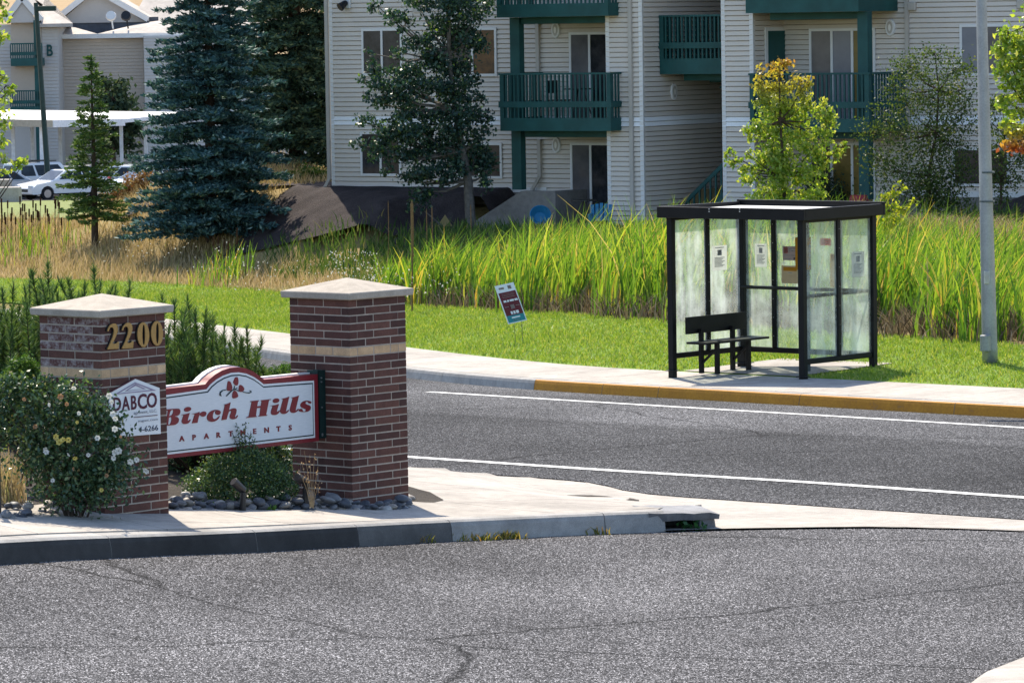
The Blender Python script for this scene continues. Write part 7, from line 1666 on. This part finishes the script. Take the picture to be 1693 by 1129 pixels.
# ---- hedge behind the sign, junipers, small bright shrub
bush(39.8, 380, 812, [(320, 775, 50, 34), (380, 770, 50, 36), (440, 770, 50, 36), (470, 760, 30, 40), (300, 760, 30, 30)], 0.035, 6500, M_ROSE, 'dark hedge seen under the sign between the pillars', 14, name='hedge', shell=0.3)
M_JUN = leaf_mat('juniper', ((0, (0.03, 0.08, 0.018)), (0.5, (0.07, 0.15, 0.03)), (1, (0.15, 0.24, 0.06))), 0.3, 0.6, 0.2, (1.2, 1.15, 0.5))
bush(43.0, 450, 660, [(445, 622, 26, 16), (475, 618, 30, 18), (500, 622, 34, 18), (420, 632, 24, 14), (380, 640, 40, 20)], 0.05, 5200, M_JUN, 'bright green spreading juniper behind the top of the sign', 10, name='juniper', shell=0.3, aspect=0.25, D=(0, -0.2, 0.9))
bush(36.6, 40, 650, [(38, 612, 26, 26), (55, 630, 20, 22), (20, 632, 24, 22)], 0.045, 2600, M_JUN, 'small bright green bush between the mugo pine and the left pillar', 8, name='shrub', shell=0.3, aspect=0.4)
# low plants: dry twig plant by the right pillar, broad-leaf weeds, weeds along the kerb
M_TWIG = plain('dry_twig', (0.34, 0.24, 0.13), 0.9, 0.1, var=0.2)
M_TIP = leaf_mat('dry_tip', ((0, (0.40, 0.26, 0.14)), (1, (0.55, 0.42, 0.26))), 0.3, 0.8, 0.1, (1, 0.9, 0.7))
q = P(516, 838, 37.1); zq = bedz(q.x, 37.1); tw_ = empty('dry_plant', (q.x, 37.1, zq), 0, 'thin dried tan plant in front of the right pillar', 'plant'); b = MB(); tips_ = []
for u, v in ((503, 745), (512, 752), (498, 762), (520, 748), (526, 770), (508, 780), (530, 790), (494, 775)):
    e_ = P(u, v, 37.1) - tw_.location; b.tube([(0, 0, 0), (e_.x * 0.4, 0, e_.z * 0.55), e_], [0.005, 0.003, 0.0015], 4, False)
    for k in range(5): t = random.uniform(0.5, 1); tips_.append((e_.x * t + random.gauss(0, .012), random.gauss(0, .012), e_.z * t))
b.build('stems', M_TWIG, tw_); V, F = leaf_quads(np.array(tips_), 0.022, 0.012); link('seed_pods', me_np('seed_pods', V, F), M_TIP, tw_)
M_WLEAF = leaf_mat('weed_leaf', ((0, (0.06, 0.15, 0.03)), (1, (0.13, 0.24, 0.05))), 0.35, 0.5, 0.3)
for u, v, lab, r_ in ((357, 843, 'broad-leaved weed at the bed edge left of the dome shrub', 0.10), (446, 846, 'broad-leaved weed at the bed edge under the dome shrub', 0.09), (308, 828, 'small green weed among the stones next to the left pillar', 0.07)):
    q = GD(u, v, 0.17); rt = empty('weed', (q.x, q.y + 0.03, q.z), 0, lab, 'plant', 'weeds at the front edge of the planting bed'); m_ = 26; a = rng.uniform(0, 2 * math.pi, m_); d = np.stack([np.cos(a), np.sin(a), rng.uniform(0.3, 1.2, m_)], 1)
    V, F = leaf_quads(unit(d) * rng.uniform(0.3, 1, m_)[:, None] * r_ * 0.6, r_ * 0.8, r_ * 0.3, d, 0.15); link('leaves', me_np('leaves', V, F), M_WLEAF, rt)
    b = MB(); b.tube([(0, 0, -0.02), (0, 0, r_ * 0.5)], 0.004, 4); b.build('stem', M_BARK, rt)
C = []; 
for u, v, m_, sp_ in ((740, 893, 60, 30), (780, 892, 90, 20), (815, 890, 120, 20), (840, 889, 110, 16), (700, 896, 40, 10), (965, 883, 50, 25)):
    for k in range(m_): q = GD(u + random.gauss(0, sp_), v - (random.random() * 0), 0.0); C.append((q.x, q.y - random.uniform(0, 0.07), q.z))
C = np.array(C); n = len(C); V, F = blades(C, rng.uniform(0.02, 0.09, n), 0.012, rng.normal(0, 0.035, (n, 3)) * [1, 1, 0], 2, 0.8, 0.1)
M_KW = leaf_mat('kerb_weed', ((0, (0.10, 0.13, 0.03)), (0.4, (0.26, 0.24, 0.05)), (0.8, (0.36, 0.24, 0.08)), (1, (0.2, 0.1, 0.04))), 0.35, 0.6, 0.1)
link('kerb_weeds', me_np('kerb_weeds', V, F), M_KW, kind='stuff', label='dry yellow-green weeds in the joint below the corner kerb', cat='weeds')
rt = empty('weed', (drain.location.x + 0.0, drain.location.y + 0.1, drain.location.z - 0.02), 0, 'dark green weed growing in the mouth of the storm drain', 'plant', 'weeds at the front edge of the planting bed'); rt['group'] = 'kerb plants'
m_ = 60; c_ = np.stack([rng.uniform(-0.04, 0.22, m_), rng.uniform(-0.06, 0.1, m_), rng.uniform(0.0, 0.085, m_)], 1); V, F = leaf_quads(c_, 0.06, 0.035); M_DW = leaf_mat('drain_weed_leaf', ((0, (0.015, 0.06, 0.02)), (1, (0.05, 0.16, 0.04))), 0.3, 0.4, 0.4); link('leaves', me_np('leaves', V, F), M_DW, rt)
b = MB(); b.tube([(0.08, 0.02, -0.02), (0.1, 0.0, 0.06)], 0.005, 4); b.build('stem', M_BARK, rt)
# grassy wisps at far left of the bed
C = np.array([tuple(P(random.gauss(18, 10), 820, 35.4)) for k in range(240)]); C[:, 1] += rng.normal(0, 0.15, 240); C[:, 2] = [bedz(a, b_) for a, b_ in C[:, :2]]
V, F = blades(C, rng.uniform(0.2, 0.5, 240), 0.008, rng.normal(0, 0.09, (240, 3)) * [1, 1, 0], 3, 0.8, 0.1); link('wispy_grass', me_np('wispy_grass', V, F), M_STRAW, kind='stuff', label='pale wispy grass left of the rose bush', cat='grass')

# ================================================================== river stones: each stone is a part of the bed
def stone_mat():
    mt, t = new_mat('river_stone'); c = coords(t); oi = t.nodes.new('ShaderNodeObjectInfo')
    r = ramp(t, oi.outputs['Random'], ((0, (0.045, 0.05, 0.06)), (0.45, (0.095, 0.10, 0.115)), (0.75, (0.17, 0.165, 0.16)), (0.9, (0.27, 0.23, 0.19)), (1, (0.34, 0.33, 0.31)))); n1 = noise(t, c, 3, 4); n2 = noise(t, c, 25, 3)
    g = ramp(t, n1.outputs[0], ((0.3, (0.75,) * 3), (0.7, (1.25,) * 3))); k = mix(t, 1.0, r.outputs[0], g.outputs[0], 'MULTIPLY'); b = principled(t, k, 0.55, 0.35, 0, n2.outputs[0], 0.15, 0.01); out(t, b.outputs[0]); return mt
M_STONE = stone_mat(); STM = []
for k in range(6):
    V = []; F = []; rg = np.random.default_rng(40 + k); nu, nv = 8, 4
    V.append((0, 0, -0.5)); 
    for j in range(1, nv):
        for i in range(nu):
            a, p_ = 2 * math.pi * i / nu, math.pi * j / nv; r_ = 0.5 * (1 + rg.normal(0, 0.07)); V.append((r_ * math.sin(p_) * math.cos(a), r_ * math.sin(p_) * math.sin(a), -r_ * math.cos(p_)))
    V.append((0, 0, 0.5))
    for i in range(nu): F.append((0, 1 + (i + 1) % nu, 1 + i)); F.append((len(V) - 1, 1 + (nv - 2) * nu + i, 1 + (nv - 2) * nu + (i + 1) % nu))
    for j in range(nv - 2):
        for i in range(nu): F.append((1 + j * nu + i, 1 + j * nu + (i + 1) % nu, 1 + (j + 1) * nu + (i + 1) % nu, 1 + (j + 1) * nu + i))
    me = bpy.data.meshes.new('stone'); me.from_pydata(V, [], F); me.polygons.foreach_set('use_smooth', [True] * len(F)); me.materials.append(M_STONE); STM.append(me)
pfoot = []
for pc in (PR, PLF): pfoot.append([tuple((pc + DR * a + DL * b_)[:2]) for a, b_ in ((-0.03, -0.03), (PW + 0.03, -0.03), (PW + 0.03, PW + 0.03), (-0.03, PW + 0.03))])
by0 = lambda x: float(np.interp(x, [q[0] for q in bed_xy], [q[1] for q in bed_xy]))
cnt = 0; tries = 0; placed = []
while cnt < 285 and tries < 9000:
    tries += 1
    x = random.uniform(-5.0, -3.6) if cnt > 215 else random.uniform(-3.05, -0.9); dd = 0.04 + 1.15 * random.random() ** 1.7; y = by0(x) + dd
    if any(inside(pf, np.array(x), np.array(y)) for pf in pfoot): continue
    s_ = random.uniform(0.06, 0.115) * (1.2 if dd < 0.25 else 1.0)
    lay = sum(1 for (a, b_, r_) in placed if math.hypot(a - x, b_ - y) < (r_ + s_) * 0.36)
    if lay > 2: continue
    placed.append((x, y, s_)); cnt += 1
    o = bpy.data.objects.new('stone', random.choice(STM)); COL.objects.link(o); o.parent = bed; o.scale = (s_ * random.uniform(0.9, 1.35), s_ * random.uniform(0.75, 1.1), s_ * random.uniform(0.42, 0.65))
    o.rotation_euler = (random.uniform(-.4, .4), random.uniform(-.4, .4), random.uniform(0, 6.28)); o.location = (x, y, bedz(x, y) + s_ * (0.12 + 0.32 * lay) + 0.02 * math.exp(-dd * 3))
# ================================================================== landscape spotlights and the post at the left edge
M_SPOT = plain('bronze_spotlight', (0.05, 0.045, 0.045), 0.45, 0.4, 0.4, var=0.2)
def spot(u0, v0, u1, v1, ub, vb, y, lab):
    y = GD(ub, vb, 0.19).y - 0.42; a, c_, d = P(u0, v0, y), P(u1, v1, y), P(ub, vb, y); z0 = bedz(d.x, y); rt = empty('spotlight', (d.x, y, z0), 0, lab, 'lamp', 'landscape spotlights under the sign'); rel = lambda p: p - Vector((d.x, y, z0))
    b = MB(); b.tube([rel(c_) + Vector((0, 0.05, 0)), rel(a) + Vector((0, -0.02, 0))], [0.033, 0.037], 12); b.build('lamp_can', M_SPOT, rt, bevel=0.003)
    b = MB(); b.tube([(0, 0, -0.04), rel(c_) - Vector((0, 0, 0.01))], [0.03, 0.022], 8); b.build('stake', M_BLACK, rt)
spot(386, 795, 402, 812, 400, 836, 36.0, 'bronze landscape spotlight among the stones in front of the dome shrub'); spot(491, 788, 506, 797, 503, 834, 36.9, 'bronze landscape spotlight beside the right pillar')
q = P(0, 850, 34.4); pt = empty('post', (q.x - 0.01, 34.4, bedz(q.x, 34.4) - 0.05), 0, 'dark slim post at the left edge in front of the roses', 'post')
b = MB(); hq = P(0, 640, 34.4).z - pt.location.z; b.box(-0.02, 0.02, -0.02, 0.02, 0, hq); b.build('shaft', M_SPOT, pt); b = MB(); b.box(-0.045, 0.03, -0.03, -0.021, hq - 0.16, hq); b.build('plate', M_ORNG, pt)
print('objects', len(bpy.data.objects), 'tris', sum(len(o.data.polygons) * 2 for o in bpy.data.objects if o.type == 'MESH'))
